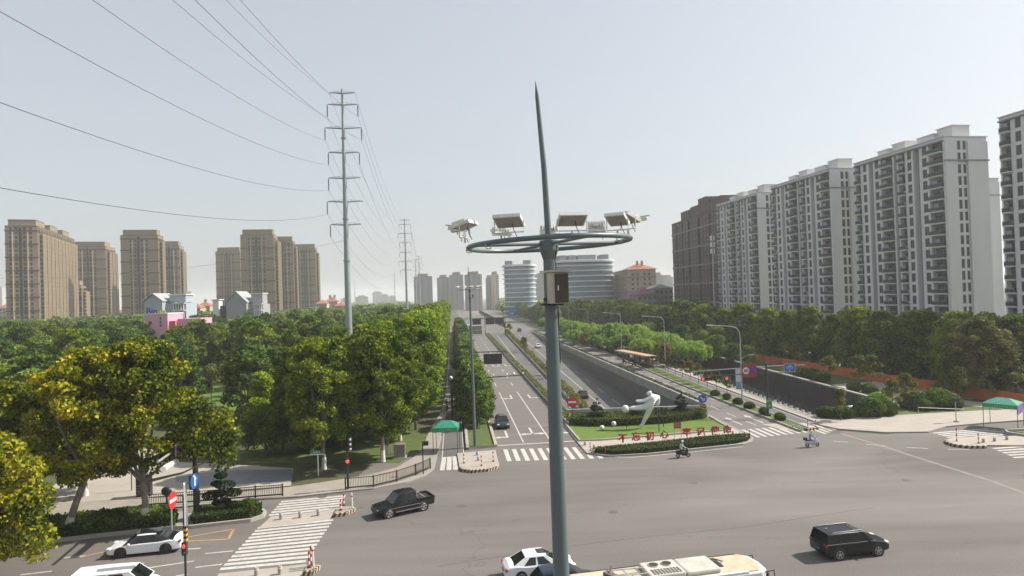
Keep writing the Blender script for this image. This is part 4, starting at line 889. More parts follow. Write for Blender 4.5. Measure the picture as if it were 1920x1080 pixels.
tz = make_tree("plane_tree", "green and yellow plane tree behind the one cut off at the lower left", "tree", 'yellow', 14.2, 2.6, 5.0, 24000, .3, 130, .8, 14, r=.3, loc=(-42.8, 50.2, .1), bark=PBARK, lime=True)
dup(tz, loc=(-50.5, 49.0, 0), rz=2.1, label="dark green plane tree at the very left edge of the photo", scale=.98)
dup(tz, loc=(-41.5, 61.5, 0), rz=4.0, label="plane tree shading the plaza behind the two yellowing street trees", scale=.93)
# ---- dark trees by the corner
gC = G(608, 880); gD = G(718, 866)
tc_ = make_tree("plane_tree", "dark green plane tree with a white painted trunk behind the street name sign", "tree", 'plane', 14.2, 3.0, 4.0, 34000, .26, 150, .7, 21, shape='column', r=.22, loc=(gC.x, gC.y, 0), bark=PBARK, lime=True)
td_ = make_tree("plane_tree", "broad plane tree with a pale trunk beside the grey stone block at the corner", "tree", 'plane', 14.8, 3.2, 5.0, 42000, .26, 190, .72, 22, shape='ovoid', r=.24, loc=(gD.x, gD.y, 0), bark=PBARK, lime=True)
dup(td_, loc=(-24.5, 77, 0), rz=1.0, label="shaded plane tree between the white painted trunk and the park behind", scale=.92)
dup(tc_, loc=(-14.8, 81.5, 0), rz=2.4, label="plane tree at the head of the bright green row beside the bike path", scale=(.95, .95, 1.0))
p = G(737, 852); dup(td_, loc=(p.x - .6, p.y, 0), rz=3.3, label="slender plane tree just behind the grey stone block", scale=(.62, .62, .8))
for px, D, s in ((560, 80, .8), (600, 82, .9), (640, 79, .75), (690, 82, .8)): pass
# yellow-lit smaller trees left of them
ty = make_tree("small_tree", "yellow green tree of medium height between the lawn and the dark plane trees", "tree", 'bright', 9.2, 2.4, 2.8, 9000, .26, 34, .9, 25, shape='cone', r=.14, loc=(AT(490, 700, 84).x, 84, 0))
tk = make_tree("small_tree", "dark bushy tree in the shade beneath the yellow green tree", "tree", 'dark', 5.6, .9, 3.0, 8000, .25, 30, 1.0, 26, shape='round', r=.16, loc=(AT(497, 800, 77).x, 77, 0))
dup(tk, loc=(AT(530, 800, 77).x, 77, 0), rz=1, label="dark bushy tree left of the white painted trunk", scale=1.05)
dup(tk, loc=(AT(463, 800, 92).x, 92, 0), rz=2, label="dark rounded evergreen behind the grey paving", scale=.55)
dup(tk, loc=(AT(545, 800, 86).x, 87, 0), rz=3.5, label="tall dark evergreen left of the corner plane trees", scale=(1.0, 1.0, 1.7))
dup(tk, loc=(AT(665, 800, 84).x, 84, 0), rz=5, label="dark evergreen filling the gap between the two corner plane trees", scale=(1.1, 1.1, 1.6))
for px, D, s in ((575, 79, .8), (610, 83, .9), (640, 79, .8), (690, 84, .9), (735, 86, .7)):
    dup(tk, loc=(AT(px, 800, D).x, D, 0), rz=px, label="dark shrub like tree in the deep shade behind the corner plane trees", group="shaded trees behind the corner", scale=s)
# ---- bright row left of the bike path
LR = "tall bright green street tree in the close row left of the bike path"; GR = "bright green trees lining the bike path"
tb = make_tree("street_tree", LR, "tree", 'bright', 15.6, 2.2, 3.8, 26000, .3, 130, .75, 31, shape='column', r=.2, loc=(*RV(-5.6, 88)[:2], 0), group=GR)
tb2 = make_tree("street_tree", LR, "tree", 'bright', 15.4, 2.2, 3.9, 14000, .4, 110, .8, 32, shape='column', r=.2, loc=(*RV(-5.8, 96)[:2], 0), group=GR)
tb['label'] = "tall bright green tree of the row by the bike path, nearest the green tent"
for k in range(46):
    v = -5.8 + rnd.uniform(-.3, .3); D = 103 + 7 * k; q = RV(v, D); s = rnd.uniform(.93, 1.07); dup(tb2, loc=(q.x, q.y, 0), rz=rnd.uniform(0, 6), label=LR, scale=(s, s, s * rnd.uniform(.96, 1.06)))
for k in range(16):
    q = RV(-12.5, 92 + 9 * k); s = rnd.uniform(.8, .95); dup(tb2, loc=(q.x + rnd.uniform(-1, 1), q.y, 0), rz=rnd.uniform(0, 6), label="green tree standing just behind the bright row by the bike path", group="second line of trees by the bike path", scale=s)
# ---- camphors between bike path and main road
LC = "camphor tree in the far part of the strip, beyond the seventh from the mast"
tcm = make_tree("camphor_tree", "nearest rounded camphor tree on the strip, right behind the far floodlight mast", "tree", 'camphor', 7.1, .4, 3.2, 16000, .22, 90, .6, 41, shape='round', r=.14, loc=(*RV(2.7, 89)[:2], .1))
tc2 = make_tree("camphor_tree", "camphor tree on the strip beside the main road, second behind the far mast", "tree", 'camphor', 6.8, .5, 3.1, 6500, .34, 60, .7, 42, shape='round', r=.14, loc=(*RV(2.7, 94.5)[:2], .1), group="camphor trees on the strip beside the main road")
for k in range(42):
    q = RV(2.7 + rnd.uniform(-.4, .4), 100 + 5.6 * k); s = rnd.uniform(.85, 1.15); dup(tc2, loc=(q.x, q.y, .1), rz=rnd.uniform(0, 6), scale=s, label=LC if k > 4 else "camphor tree on the strip beside the main road, %s behind the far mast" % ("third", "fourth", "fifth", "sixth", "seventh")[k])
# ---- park trees: individuals near, a wood far away
kinds = []
for i, (sp, H, W, sh) in enumerate((('dark', 12.5, 4.6, 'round'), ('camphor', 13.2, 5.2, 'round'), ('plane', 13.0, 4.4, 'ovoid'), ('bright', 11.0, 4.2, 'round'), ('dark', 13.5, 5.0, 'ovoid'), ('rust', 9.0, 4.0, 'round'), ('camphor', 12.0, 4.4, 'ovoid'))):
    lab = {'dark': "dark green park tree in the crowded canopy left of the roads", 'camphor': "fresh green rounded park tree in the crowded canopy", 'plane': "mid green park tree with a few yellow leaves in the canopy", 'bright': "yellow green park tree in the canopy left of the roads", 'rust': "rust tinted park tree in the canopy left of the roads"}[sp]
    cat = "trees of the park canopy, " + {'dark': "dark green", 'camphor': "fresh green", 'plane': "mid green", 'bright': "yellow green", 'rust': "rust tinted"}[sp]
    kinds.append((make_tree("park_tree", lab, "tree", sp, H, 1.6, W, 9000, .45, 70, 1.05, 60 + i, shape=sh, r=.2, loc=(-100 - 12 * i, 112 + 9 * i, 0), group=cat), W))
placed = [(-100 - 12 * i, 112 + 9 * i) for i in range(7)]; cnt = 0
def clear(x, y):
    ppx = 960 + F * x / y
    if -72 < x < -44 and y < 138 and ppx > 350: return False            # lawn clearing
    if y < 95 and ppx > 250: return False
    if 338 < ppx < 458 and y < 158: return False
    if x > y * -TAN - 16: return False
    if abs(ppx - 296) < 30 and 150 < y < 214: return False
    return True
cand = []
y = 74.0
while y < 300:
    x = -0.86 * y - 6
    while x < -TAN * y - 14:
        cand.append((x + rnd.uniform(-2.6, 2.6), y + rnd.uniform(-2.6, 2.6))); x += 8.6
    y += 8.2
for x, y in cand:
    if not clear(x, y) or cnt > 262: continue
    if any((x - a) ** 2 + (y - b) ** 2 < 46 for a, b in placed): continue
    k = rnd.choices(range(7), [3, 4, 2.5, 1.6, 3, .5, 3])[0]; s = rnd.uniform(.82, 1.08); z = 1.0 if y > 120 else .9
    dup(kinds[k][0], loc=(x, y, 0), rz=rnd.uniform(0, 6.28), scale=(s, s, s * z * rnd.uniform(.9, 1.1))); placed.append((x, y)); cnt += 1
def wood(name, label, pts, sp, seed, n=420, size=1.5, H=(11, 14), W=5.2):
    rs = np.random.RandomState(seed); P = []
    for x, y in pts:
        h = rs.uniform(*H); w_ = W * rs.uniform(.8, 1.15)
        bl = [(x + w_ * .6 * math.cos(q) * rs.rand(), y + w_ * .6 * math.sin(q) * rs.rand(), h - 2.6 - 3.4 * rs.rand(), w_ * .5, w_ * .5, 2.4) for q in rs.rand(6) * 6.283] + [(x, y, h - 4.4, w_, w_, 4.0)]
        P.append(leaves(rs, bl, n, size, flat=1.0, shell=.15))
    me = leafmesh(name, np.concatenate(P), LM[sp]); o = bpy.data.objects.new(name, me); C.objects.link(o); return tag(o, label, "woodland", kind='stuff')
ymax = max(p_[1] for p_ in placed)
for j, sp in enumerate(('camphor', 'dark', 'plane', 'bright')):
    pts = []; rr = random.Random(90 + j)
    for _ in range((230, 200, 110, 60)[j]):
        y = ymax + 4 + (620 - ymax) * rr.random() ** 1.2; x = rr.uniform(-.84 * y, -TAN * y - 16); pts.append((x, y))
    wood("far_wood", {'camphor': "fresh green", 'dark': "dark green", 'plane': "mid green", 'bright': "yellowish green"}[sp] + " crowns of the far wood reaching to the tan towers", pts, sp, 200 + j)
pts = []; rr = random.Random(5)
for _ in range(420):
    y = 620 + 1400 * rr.random() ** 1.4; x = rr.uniform(-.7 * y, .25 * y)
    if -.16 * y < x < -.03 * y: continue
    pts.append((x, y))
wood("distant_wood", "hazy belt of trees along the horizon beyond the park and the road", pts, 'camphor', 301, n=160, size=3.0, W=8)
# small trees and bushes round the lawn
tl = make_tree("young_tree", "young open crowned tree on the bright lawn, its thin trunk showing", "tree", 'olive', 7.6, 3.0, 2.2, 3600, .26, 22, .75, 71, shape='round', r=.10, loc=(*G(396, 764)[:2], 0), nl=6)
for px, py, lab, s in ((362, 768, "young tree with reddish leaves at the left end of the lawn", .95), (445, 742, "young tree at the far right of the lawn", .9), (420, 735, "slim young tree at the back of the lawn", .8)):
    g = G(px, py); dup(tl, loc=(g.x, g.y, 0), rz=rnd.uniform(0, 6), label=lab, scale=s)
# ---- right side: big trees behind the orange fence
LB = "yellow topped plane tree behind the orange fence, ninth of its row from the left"; GB = "plane trees behind the orange fence"
def row_x(D): return 75.5 - .161 * (D - 94)
big = make_tree("plane_tree", "tall plane tree behind the orange fence, nearest the white towers' gap", "tree", 'plane', 13.0, 1.0, 5.0, 26000, .32, 130, .85, 81, shape='ovoid', r=.22, loc=(row_x(106), 106, 0))
big2 = make_tree("plane_tree", LB, "tree", 'plane', 13.2, 1.0, 4.7, 22000, .34, 130, .82, 82, shape='ovoid', r=.22, loc=(row_x(113) + .5, 114, 0), group=GB)
for nth, px, D, s in (("eighth", 1655, 120, .98), ("seventh", 1610, 127, 1.03), ("sixth", 1565, 134, .9), ("fifth", 1515, 143, 1.02), ("fourth", 1478, 150, .95), ("third", 1440, 158, .98), ("second", 1395, 168, 1.05), ("first", 1358, 176, .95), ("eleventh", 1780, 112, .8), ("last", 1900, 100, .95), ("tenth", 1745, 118, .9)):
    p = AT(px, 600, D); dup(big2, loc=(p.x, D, 0), rz=rnd.uniform(0, 6), scale=(s, s, s), label="yellow topped plane tree behind the orange fence, %s of its row from the left" % nth)
olv = make_tree("loose_tree", "loose olive brown tree in front of the dark trees near the orange fence's right part", "tree", 'olive', 12.4, 1.2, 5.7, 20000, .28, 150, .75, 83, shape='round', r=.2, loc=(AT(1838, 600, 98).x, 98, 0))
gsm = make_tree("small_tree", "small rounded green tree left of the olive brown tree, by the orange fence", "tree", 'camphor', 6.6, 1.0, 2.9, 6000, .26, 30, .9, 84, shape='round', r=.14, loc=(AT(1782, 700, 101).x, 101, 0))
for k in range(16):      # dark under-planting that closes the view below the crowns
    D = 100 + 6.2 * k; dup(tk, loc=(row_x(D) + 4 + rnd.uniform(-1, 1), D, 0), rz=rnd.uniform(0, 6), label="dark evergreen undergrowth tree behind the orange fence", group="dark trees behind the orange fence", scale=(1.3, 1.3, rnd.uniform(1.1, 1.5)))
for px, D, h in ((1560, 150, 1.5), (1690, 128, 1.9), (1710, 138, 2.0), (1850, 116, 2.1), (1905, 118, 2.0), (1590, 142, 2.2), (1740, 132, 1.9), (1480, 176, 2.0)):
    dup(tk, loc=(AT(px, 600, D).x, D, 0), rz=rnd.uniform(0, 6), label="dark evergreen close under the white towers", group="dark evergreens at the foot of the white towers", scale=(1.4, 1.4, h))
LD = "dark tall tree in the dense belt left of the white towers, behind the willows"; GD2 = "dense dark tree belt behind the willows"
dk = make_tree("belt_tree", LD, "tree", 'plane', 13.6, .8, 4.6, 11000, .45, 80, 1.0, 85, shape='column', r=.2, loc=(AT(1318, 600, 190).x, 190, 0), group=GD2)
for i in range(34):
    D = 196 + 7.5 * i; px = 1300 - 7.6 * i if i < 30 else 1300 - 7.6 * i
    xx = 55 - .125 * (D - 190)
    for row in (0, 1):
        s = rnd.uniform(.9, 1.08); dup(dk, loc=(xx + row * 9 + rnd.uniform(-1.5, 1.5), D + row * 4, 0), rz=rnd.uniform(0, 6), scale=(s, s, s * rnd.uniform(.92, 1.05)))
# willows and light shrubs trees
wl_b = []
rsw = np.random.RandomState(9)
for i in range(110):
    a = rsw.rand() * 6.28; q = 4.2 * math.sqrt(rsw.rand()); wl_b.append((q * math.cos(a), q * math.sin(a), 1.6 + 3.6 * math.sqrt(max(0, 1 - (q / 4.7) ** 2)) * (.55 + .45 * rsw.rand()), .75, .75, 1.3))
wl = thing("willow_tree", "light green weeping willow at the start of the sunken garden wall", "willow tree", (AT(1300, 650, 152).x, 152, 0))
o = bpy.data.objects.new("crown", leafmesh("crown", leaves(rsw, wl_b, 13000, .26, droop=.5), LM['willow'])); C.objects.link(o); o.parent = wl
mb = MB(); mb.tube([(0, 0, 0), (0, 0, 3)], [.25, .2], 8)
for k in range(8): a = k * .785; mb.tube([(0, 0, 2.6), (1.5 * math.cos(a), 1.5 * math.sin(a), 5), (3 * math.cos(a), 3 * math.sin(a), 4.6)], [.12, .07, .03], 5)
mb.build("trunk", BARK, wl, smooth=True)
LW = "light green willow among the planting right of the side road"; GW = "willows beside the side road"
for i, (px, D, s) in enumerate(((1262, 160, .85), (1245, 178, 1.1), (1205, 172, .9), (1185, 196, 1.35), (1150, 205, 1.4), (1165, 185, 1.0), (1130, 220, 1.1), (1105, 232, 1.2), (1080, 245, 1.25), (1075, 225, .9), (1120, 200, .85), (1060, 265, 1.2), (1045, 290, 1.2), (1025, 320, 1.1), (1222, 190, 1.0))):
    dup(wl, loc=(AT(px, 600, D).x, D, 0), rz=i, label="light green willow beside the side road, %s leftward of the big one" % ('first second third fourth fifth sixth seventh eighth ninth tenth eleventh twelfth thirteenth fourteenth fifteenth'.split()[sorted([1262, 1245, 1205, 1185, 1150, 1165, 1130, 1105, 1080, 1075, 1120, 1060, 1045, 1025, 1222], reverse=True).index(px)]), group=GW, scale=s)
for i, (px, D, s) in enumerate(((1345, 158, 1), (1372, 150, .8), (1400, 146, .75), (1340, 172, 1.2), (1235, 165, .7), (1315, 168, 1.1), (1280, 182, 1.2), (1215, 205, 1.2))):
    dup(gsm, loc=(AT(px, 600, D).x, D, 0), rz=i, label="rounded green garden tree between willows and dark belt, %s from the right" % dict(zip((1400, 1372, 1345, 1340, 1315, 1280, 1235, 1215), "first second third fourth fifth sixth seventh eighth".split()))[px], group="garden trees by the willows", scale=s)
rd = make_tree("red_leaved_tree", "reddish leaved small tree left of the big willow behind the bus shelter", "tree", 'rust', 5.4, .8, 2.2, 3200, .3, 22, .8, 86, shape='round', r=.1, loc=(AT(1252, 660, 150).x, 152, 0))
dup(rd, loc=(AT(1158, 640, 180).x, 184, 0), rz=1, label="reddish leaved small tree behind the bus shelter's far end", scale=.9); dup(rd, loc=(AT(1100, 640, 212).x, 214, 0), rz=2, label="reddish leaved tree farthest along the side road", scale=.9)
# distant roadside greenery on both sides beyond
for v0, n_t, lab in ((40, 40, "roadside tree far along the right of the road"), (54, 34, "tree set back far along the right of the road")):
    for k in range(n_t):
        D = 330 + 9 * k; q = RV(v0 + 14 + rnd.uniform(-2, 2), D); dup(dk if v0 > 50 else kinds[1][0], loc=(q.x, q.y, 0), rz=rnd.uniform(0, 6), label=lab, group="trees far along the right of the road", scale=rnd.uniform(.65, .9))
# bushes in the right park
bush = thing("clipped_bush", "dark rounded bush on the lawn, left one of the pair by the path", "bush", (*G(1617, 766)[:2], .05))
rsb = np.random.RandomState(4); me = leafmesh("foliage", leaves(rsb, [(0, 0, .75, 1.25, 1.1, .85), (.6, .2, .6, .8, .8, .7), (-.7, 0, .55, .8, .8, .6)], 4200, .14, shell=.12), LM['dark']); o = bpy.data.objects.new("foliage", me); C.objects.link(o); o.parent = bush
mb = MB(); mb.tube([(0, 0, 0), (0, 0, .7)], .07, 6); mb.build("stem", BARK, bush)
ob = 0
for px, py, s, lab, spc in ((1633, 782, 1.9, "broad dark bush at the lawn's front edge", None), (1666, 779, 1.4, "dark bush just right of the broad one at the lawn's front edge", None), (1550, 784, 1.2, "green bush at the corner of the sunken garden", None), (1580, 785, 1.3, "green bush next to the corner bush by the railing", None), (1602, 735, 1.3, "dark bush below the orange fence", None), (1630, 738, 1.2, "dark bush right of the one below the orange fence", None), (1505, 708, 1.5, "bush behind the coping of the granite wall", None), (1525, 712, 1.6, "second bush behind the coping of the granite wall", None), (1543, 716, 1.4, "third bush behind the coping of the granite wall", None), (1716, 765, 1.9, "big dark bush left of the path lamp", None), (1760, 765, 2.1, "largest dark bush in the middle of the lawn", None), (1778, 766, 1.7, "dark bush right of the largest one", None), (1730, 770, 1.2, "low bush in front of the dark bushes", None)):
    g = G(px, py); b_ = dup(bush, loc=(g.x, g.y, .05), rz=ob, label=lab, scale=s * .85); ob += 1
ylb = dup(bush, loc=(*G(1649, 763)[:2], .05), label="bright yellow green bush in the middle of the lawn", scale=1.35)
for c_ in ylb.children:
    if c_.name.startswith("foliage"): c_.data = c_.data.copy(); c_.data.materials[0] = LM['willow']
# young trees on the right lawn and along the bike lane verge
yt = make_tree("young_tree", "young tree with thin trunk on the lawn near the pale pipe's right end", "tree", 'olive', 4.6, 1.6, 1.3, 1500, .24, 14, .5, 91, shape='round', r=.07, loc=(*G(1675, 775)[:2], .05), nl=5)
for px, py, lab, s in ((1700, 768, "young tree left of the dark bushes on the lawn", 1.1), (1612, 730, "young tree in front of the orange fence, left one", 1.25), (1637, 733, "darker young tree in front of the orange fence, second one", 1.3), (1555, 720, "young tree left of the path behind the granite wall", 1.1), (1800, 760, "sparse young tree by the orange fence right of the bushes", 1.2), (1577, 790, "thin sapling in front of the granite wall's corner", .9)):
    g = G(px, py); dup(yt, loc=(g.x, g.y, .05), rz=rnd.uniform(0, 6), label=lab, scale=s)
for k in range(14):
    v = 47.9 + .032 * (15 + 4.5 * k); D = 108 + 4.6 * k; q = RV(44.9 + .031 * (D - 82), D)
    dup(yt, loc=(q.x, q.y, .2), rz=k, label="slim young tree in the row on the verge beside the bike lane", group="young trees on the verge", scale=rnd.uniform(.65, .85))
for k in range(22):
    q = RV(48.6, 175 + 7 * k); dup(yt, loc=(q.x, q.y, .2), rz=k, label="slim young tree in the row on the verge beside the bike lane", group="young trees on the verge", scale=rnd.uniform(.9, 1.2))
bp = ((1341, 744), (1363, 751), (1384, 760), (1405, 768), (1432, 779), (1462, 790))
for i, (px, py) in enumerate(bp):
    g = G(px, py); dup(bush, loc=(g.x, g.y, .2), rz=i, label=("round clipped bush on the verge, %s from the crossing" % ("sixth", "fifth", "fourth", "third", "second", "first")[i]), scale=.62)
# ---- hedges
def hedge(label, pix, z0, h, sp='hedge', dens=60, size=.16, seed=1, name="hedge", grp=None, world=None):
    P = world or [G(x, y) for x, y in pix]; P = [Vector((p[0], p[1])) for p in P]; rs = np.random.RandomState(seed)
    t = thing(name, label, "hedge", (P[0].x, P[0].y, z0), group=grp); Q = [(p - P[0]) for p in P]
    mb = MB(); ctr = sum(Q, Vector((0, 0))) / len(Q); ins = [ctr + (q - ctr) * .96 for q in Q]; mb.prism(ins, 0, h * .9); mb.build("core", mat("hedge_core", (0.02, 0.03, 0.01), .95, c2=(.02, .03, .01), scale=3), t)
    area = abs(sum(Q[i].x * Q[(i + 1) % len(Q)].y - Q[(i + 1) % len(Q)].x * Q[i].y for i in range(len(Q)))) / 2; n = int(area * dens * 1.3)
    xs = [q.x for q in Q]; ys = [q.y for q in Q]; X = rs.uniform(min(xs), max(xs), n * 4); Y = rs.uniform(min(ys), max(ys), n * 4); ins_ = np.zeros(len(X), bool)
    for i in range(len(Q)):
        a, b = Q[i], Q[(i + 1) % len(Q)]
        c_ = ((a.y > Y) != (b.y > Y)) & (X < (b.x - a.x) * (Y - a.y) / (b.y - a.y + 1e-12) + a.x); ins_ ^= c_
    X, Y = X[ins_][:n], Y[ins_][:n]; bl = []
    top = np.stack([X, Y, h * (.92 + .1 * rs.rand(len(X)))], 1); side = []
    for i in range(len(Q)):
        a, b = Q[i], Q[(i + 1) % len(Q)]; L = (b - a).length; m_ = int(L * h * dens * 1.2); u = rs.rand(m_); zz = rs.rand(m_) * h
        side.append(np.stack([a.x + (b.x - a.x) * u, a.y + (b.y - a.y) * u, zz], 1))
    c = np.concatenate([top] + side); c += rs.normal(0, .04, c.shape); k = len(c); nr = rs.normal(size=(k, 3)) + np.array([0, 0, .8]); nr /= np.linalg.norm(nr, axis=1)[:, None]; up = rs.normal(size=(k, 3)); u = np.cross(nr, up); u /= np.linalg.norm(u, axis=1)[:, None]; v = np.cross(nr, u); s = size * (.6 + .8 * rs.rand(k))[:, None] * .5
    Pm = np.stack([c - v * s, c + u * s, c + v * s, c - u * s], 1).reshape(-1, 3); o = bpy.data.objects.new("leaves", leafmesh("leaves", Pm, LM[sp])); C.objects.link(o); o.parent = t; return t
hedge("low clipped hedge curving along the front of the slogan island", [(1109, 851.5), (1150, 855.5), (1215, 851.5), (1290, 843.5), (1385, 833.5), (1402, 829), (1406, 824), (1398, 822), (1330, 826.5), (1260, 835), (1180, 843), (1122, 848)], .14, .5, dens=90, sp='hedge', size=.13)
hedge("dark hedge mound behind the white sculpture on the island", [(1068, 800), (1110, 802.5), (1180, 801), (1250, 797), (1322, 788), (1326, 784), (1312, 781), (1200, 785), (1075, 789)], .2, 1.0, dens=50, sp='hedge')
hedge("dark hedge under the two whitewashed plane trees", [(75, 1018), (187, 1004), (326, 989), (332, 978), (322, 967), (240, 972), (75, 990)], .16, .85, dens=60, sp='dark', size=.2)
hedge("hedge planter below the cloud pruned tree", [(364, 989), (468, 976), (488, 969), (490, 962), (478, 958), (372, 969), (362, 980)], .15, .75, dens=80, sp='hedge')
hedge("long narrow hedge on the wall between the main road and the underpass ramp", None, .1, .75, world=[RV(15.35, 88), RV(16.2, 88), RV(16.2, 300), RV(15.35, 300)], dens=34, size=.26, sp='olive')
hedge("long hedge along the top of the underpass wall on its right side", None, .05, .85, world=[RV(37.75, 100), RV(38.3, 100), RV(38.3, 305), RV(37.75, 305)], dens=34, size=.26, sp='hedge')
hedge("low hedge strip along the verge beyond the lamp posts", None, .2, .6, world=[RV(45.0, 150), RV(45.9, 150), RV(48.6, 320), RV(47.6, 320)], dens=26, size=.28, sp='hedge')
# central planted median between the two ramps
t = thing("ramp_median", "planted median wall between the two sunken ramps", "median", (0, 0, 0))
mb = MB(); n = 24
for i in range(n):
    a = 99 + (306 - 99) * i / n; b = 99 + (306 - 99) * (i + 1) / n; P = [RV(24.2, a), RV(26.2, a), RV(26.2, b), RV(24.2, b)]; za, zb = rampz(a), rampz(b)
    mb.add([(p.x, p.y, z) for p, z in zip(P, (za - .3, za - .3, zb - .3, zb - .3))] + [(p.x, p.y, z) for p, z in zip(P, (za + .5, za + .5, zb + .5, zb + .5))], [(4, 5, 6, 7), (0, 4, 7, 3), (1, 2, 6, 5)] + ([(0, 1, 5, 4)] if i == 0 else []))
mb.build("kerb_wall", CONC, t)
rsm = np.random.RandomState(77); bl = []
D = 100.0
while D < 305:
    q = RV(25.2 + rsm.normal(0, .2), D); s = rsm.uniform(.5, 1.0); bl.append((q.x, q.y, rampz(D) + .7 + s * .5, .9, 1.5, s)); D += 1.5
o = bpy.data.objects.new("shrubs", leafmesh("shrubs", leaves(rsm, bl, 16000, .3, shell=.15), LM['olive'])); C.objects.link(o); o.parent = t
for i, (D, s, lab) in enumerate(((228, 1.0, "small dark tree on the ramp median, ahead of the white car"), (233, .95, "small dark tree behind the nearer one on the ramp median"), (168, .8, "small tree on the ramp median halfway down the underpass"), (174, .75, "second small tree on the ramp median halfway down"), (292, 1.1, "small tree at the top end of the ramp median"))):
    q = RV(25.2, D); dup(yt, loc=(q.x, q.y, rampz(D) + .4), rz=i, label=lab, scale=s)
for i, D in enumerate(range(322, 620, 14)):
    q = RV(25.5, D); dup(yt, loc=(q.x, q.y, 0), rz=i, label="small tree on the distant central reservation", group="trees on the distant central reservation", scale=1.0)
# conifers on the island
def conifer(label, px, py, H, W, seed):
    g = G(px, py); rs = np.random.RandomState(seed); bl = []
    for k in range(9):
        t_ = k / 8; z = .5 + (H - .7) * t_; w_ = W * (1 - t_) ** .8 + .12
        for j in range(max(1, int(6 * (1 - t_)) + 1)):
            a = rs.rand() * 6.28; bl.append((w_ * .62 * math.cos(a), w_ * .62 * math.sin(a), z + rs.normal(0, .08), w_ * .42, w_ * .42, .16))
    t = thing("pine_tree", label, "pine tree", (g.x, g.y, .3)); o = bpy.data.objects.new("crown", leafmesh("crown", leaves(rs, bl, 6500, .13, shell=.3), LM['pine'])); C.objects.link(o); o.parent = t
    mb = MB(); mb.tube([(0, 0, -.3), (0, 0, H * .95)], [.1, .02], 7); mb.build("trunk", BARK, t); return t
conifer("dark layered pine on the left of the island by the no entry sign", 1120, 796, 3.6, 1.5, 1); conifer("dark layered pine on the island's right, beside the blue arrow sign", 1277, 785, 3.9, 1.35, 2); conifer("low dark pine right behind the white sculpture's leg", 1195, 793, 2.2, 1.5, 3)
# cloud pruned tree and round bush in the left planter
g = G(416, 972); t = thing("cloud_pruned_tree", "cloud pruned bonsai style tree with flat leaf pads in the planter", "topiary tree", (g.x, g.y, .2)); pads = [(.0, 0, 3.4, .55, .5, .26), (.35, 0, 2.6, .9, .6, .36), (-.35, 0, 2.75, .5, .4, .24), (1.05, 0, 1.95, .7, .55, .34), (-.85, 0, 1.75, .75, .6, .38), (-.1, 0, 1.9, .6, .5, .3), (1.0, 0, 1.0, .75, .5, .22), (-.35, 0, 1.15, .45, .4, .22), (.35, .1, 1.25, .4, .35, .2)]
rsx = np.random.RandomState(3); mbx = MB()
for p_ in pads:
    o = bpy.data.objects.new("leaf_pad", leafmesh("leaf_pad", leaves(rsx, [p_], 1500, .09, shell=.1), LM['pine'])); C.objects.link(o); o.parent = t
mb = MB(); mb.tube([(0, 0, 0), (.1, 0, 1.0), (-.08, 0, 2.0), (.05, 0, 3.3)], [.17, .14, .1, .05], 8)
for p_ in pads: mb.tube([(0, 0, p_[2] - .5), (p_[0] * .6, 0, p_[2] - .25), (p_[0], p_[1], p_[2] - .05)], [.08, .06, .03], 6)
mb.build("trunk", BARK, t, smooth=True)
g = G(466, 966); dup(bush, loc=(g.x, g.y, .3), label="round clipped bush in the planter right of the cloud pruned tree", scale=.7); g = G(226, 986); dup(bush, loc=(g.x, g.y, .3), rz=1, label="round dark bush between the two whitewashed trunks", scale=.75)
g = G(447, 974); dup(bush, loc=(g.x, g.y, .3), rz=2, label="small bush at the foot of the cloud pruned tree", scale=.35)
# ================================================================ floodlight masts
MST = mat("mast_grey_paint", (0.125, 0.155, 0.16), 0.36, 0.0, c2=(0.095, 0.12, 0.125), scale=2.6, detail=7, stretch=(1, 1, .25))
CAB = mat("cabinet_beige", (0.50, 0.46, 0.38), 0.5, c2=(0.42, 0.38, 0.31), scale=4); CABD = mat("cabinet_brown_door", (0.085, 0.065, 0.045), 0.55, c2=(0.06, 0.045, 0.03), scale=4, detail=8)
FLW = mat("floodlight_white", (0.72, 0.71, 0.66), 0.5, c2=(0.56, 0.55, 0.50), scale=6, detail=8); FLL = mat("floodlight_lens", (0.34, 0.32, 0.28), 0.35, c2=(0.26, 0.24, 0.20), scale=14)
rc = AT(1029, 457.5, 11.2); rb = AT(1052.5, 1080, 11.2); dz = (rc - rb); base = rb + dz * ((0 - rb.z) / dz.z); RZ = rc.z
mast = thing("floodlight_mast", "big grey floodlight mast in the foreground with its ring of lamps and lightning rod", "floodlight mast", (base.x, base.y, 0))
off = lambda p: Vector((p[0] - base.x, p[1] - base.y, p[2]))
ax = lambda z: off(base + dz * ((z - base.z) / dz.z))
mb = MB(); mb.tube([ax(0), ax(8), ax(14), ax(RZ - .1)], [.20, .165, .136, .108], 28); mb.build("pole", MST, mast, smooth=True)
mb = MB(); mb.tube([ax(RZ - .28), ax(RZ - .12)], [.108, .16], 20); mb.tube([ax(RZ - .12), ax(RZ + .06)], .165, 20); mb.build("collar", MST, mast, smooth=True)
mb = MB(); mb.tube([ax(17.88), ax(17.94)], .13, 20); mb.build("clamp", BLACK, mast)
mb = MB(); cbl = [ax(z) + Vector((.118 + .004 * math.sin(z * 9), -.03, 0)) for z in [16.8 + .09 * i for i in range(12)]]; mb.tube(cbl, .009, 6); mb.tube([ax(18.25) + Vector((.05, -.12, 0)), ax(18.45) + Vector((.10, -.1, 0)), ax(18.6) + Vector((.09, -.1, 0)), ax(18.85) + Vector((.14, -.1, 0))], .01, 6); mb.build("cable", BLACK, mast, smooth=True)
for z_ in (15.2, 17.2): mb = MB(); mb.tube([ax(z_), ax(z_ + .012)], .135 if z_ < 16 else .121, 24); mb.build("weld_seam", MST, mast, smooth=True)
tip = off(AT(1004, 152, 11.2)); rt = off(AT(1007, 180, 11.2)); r0 = ax(RZ + .05)
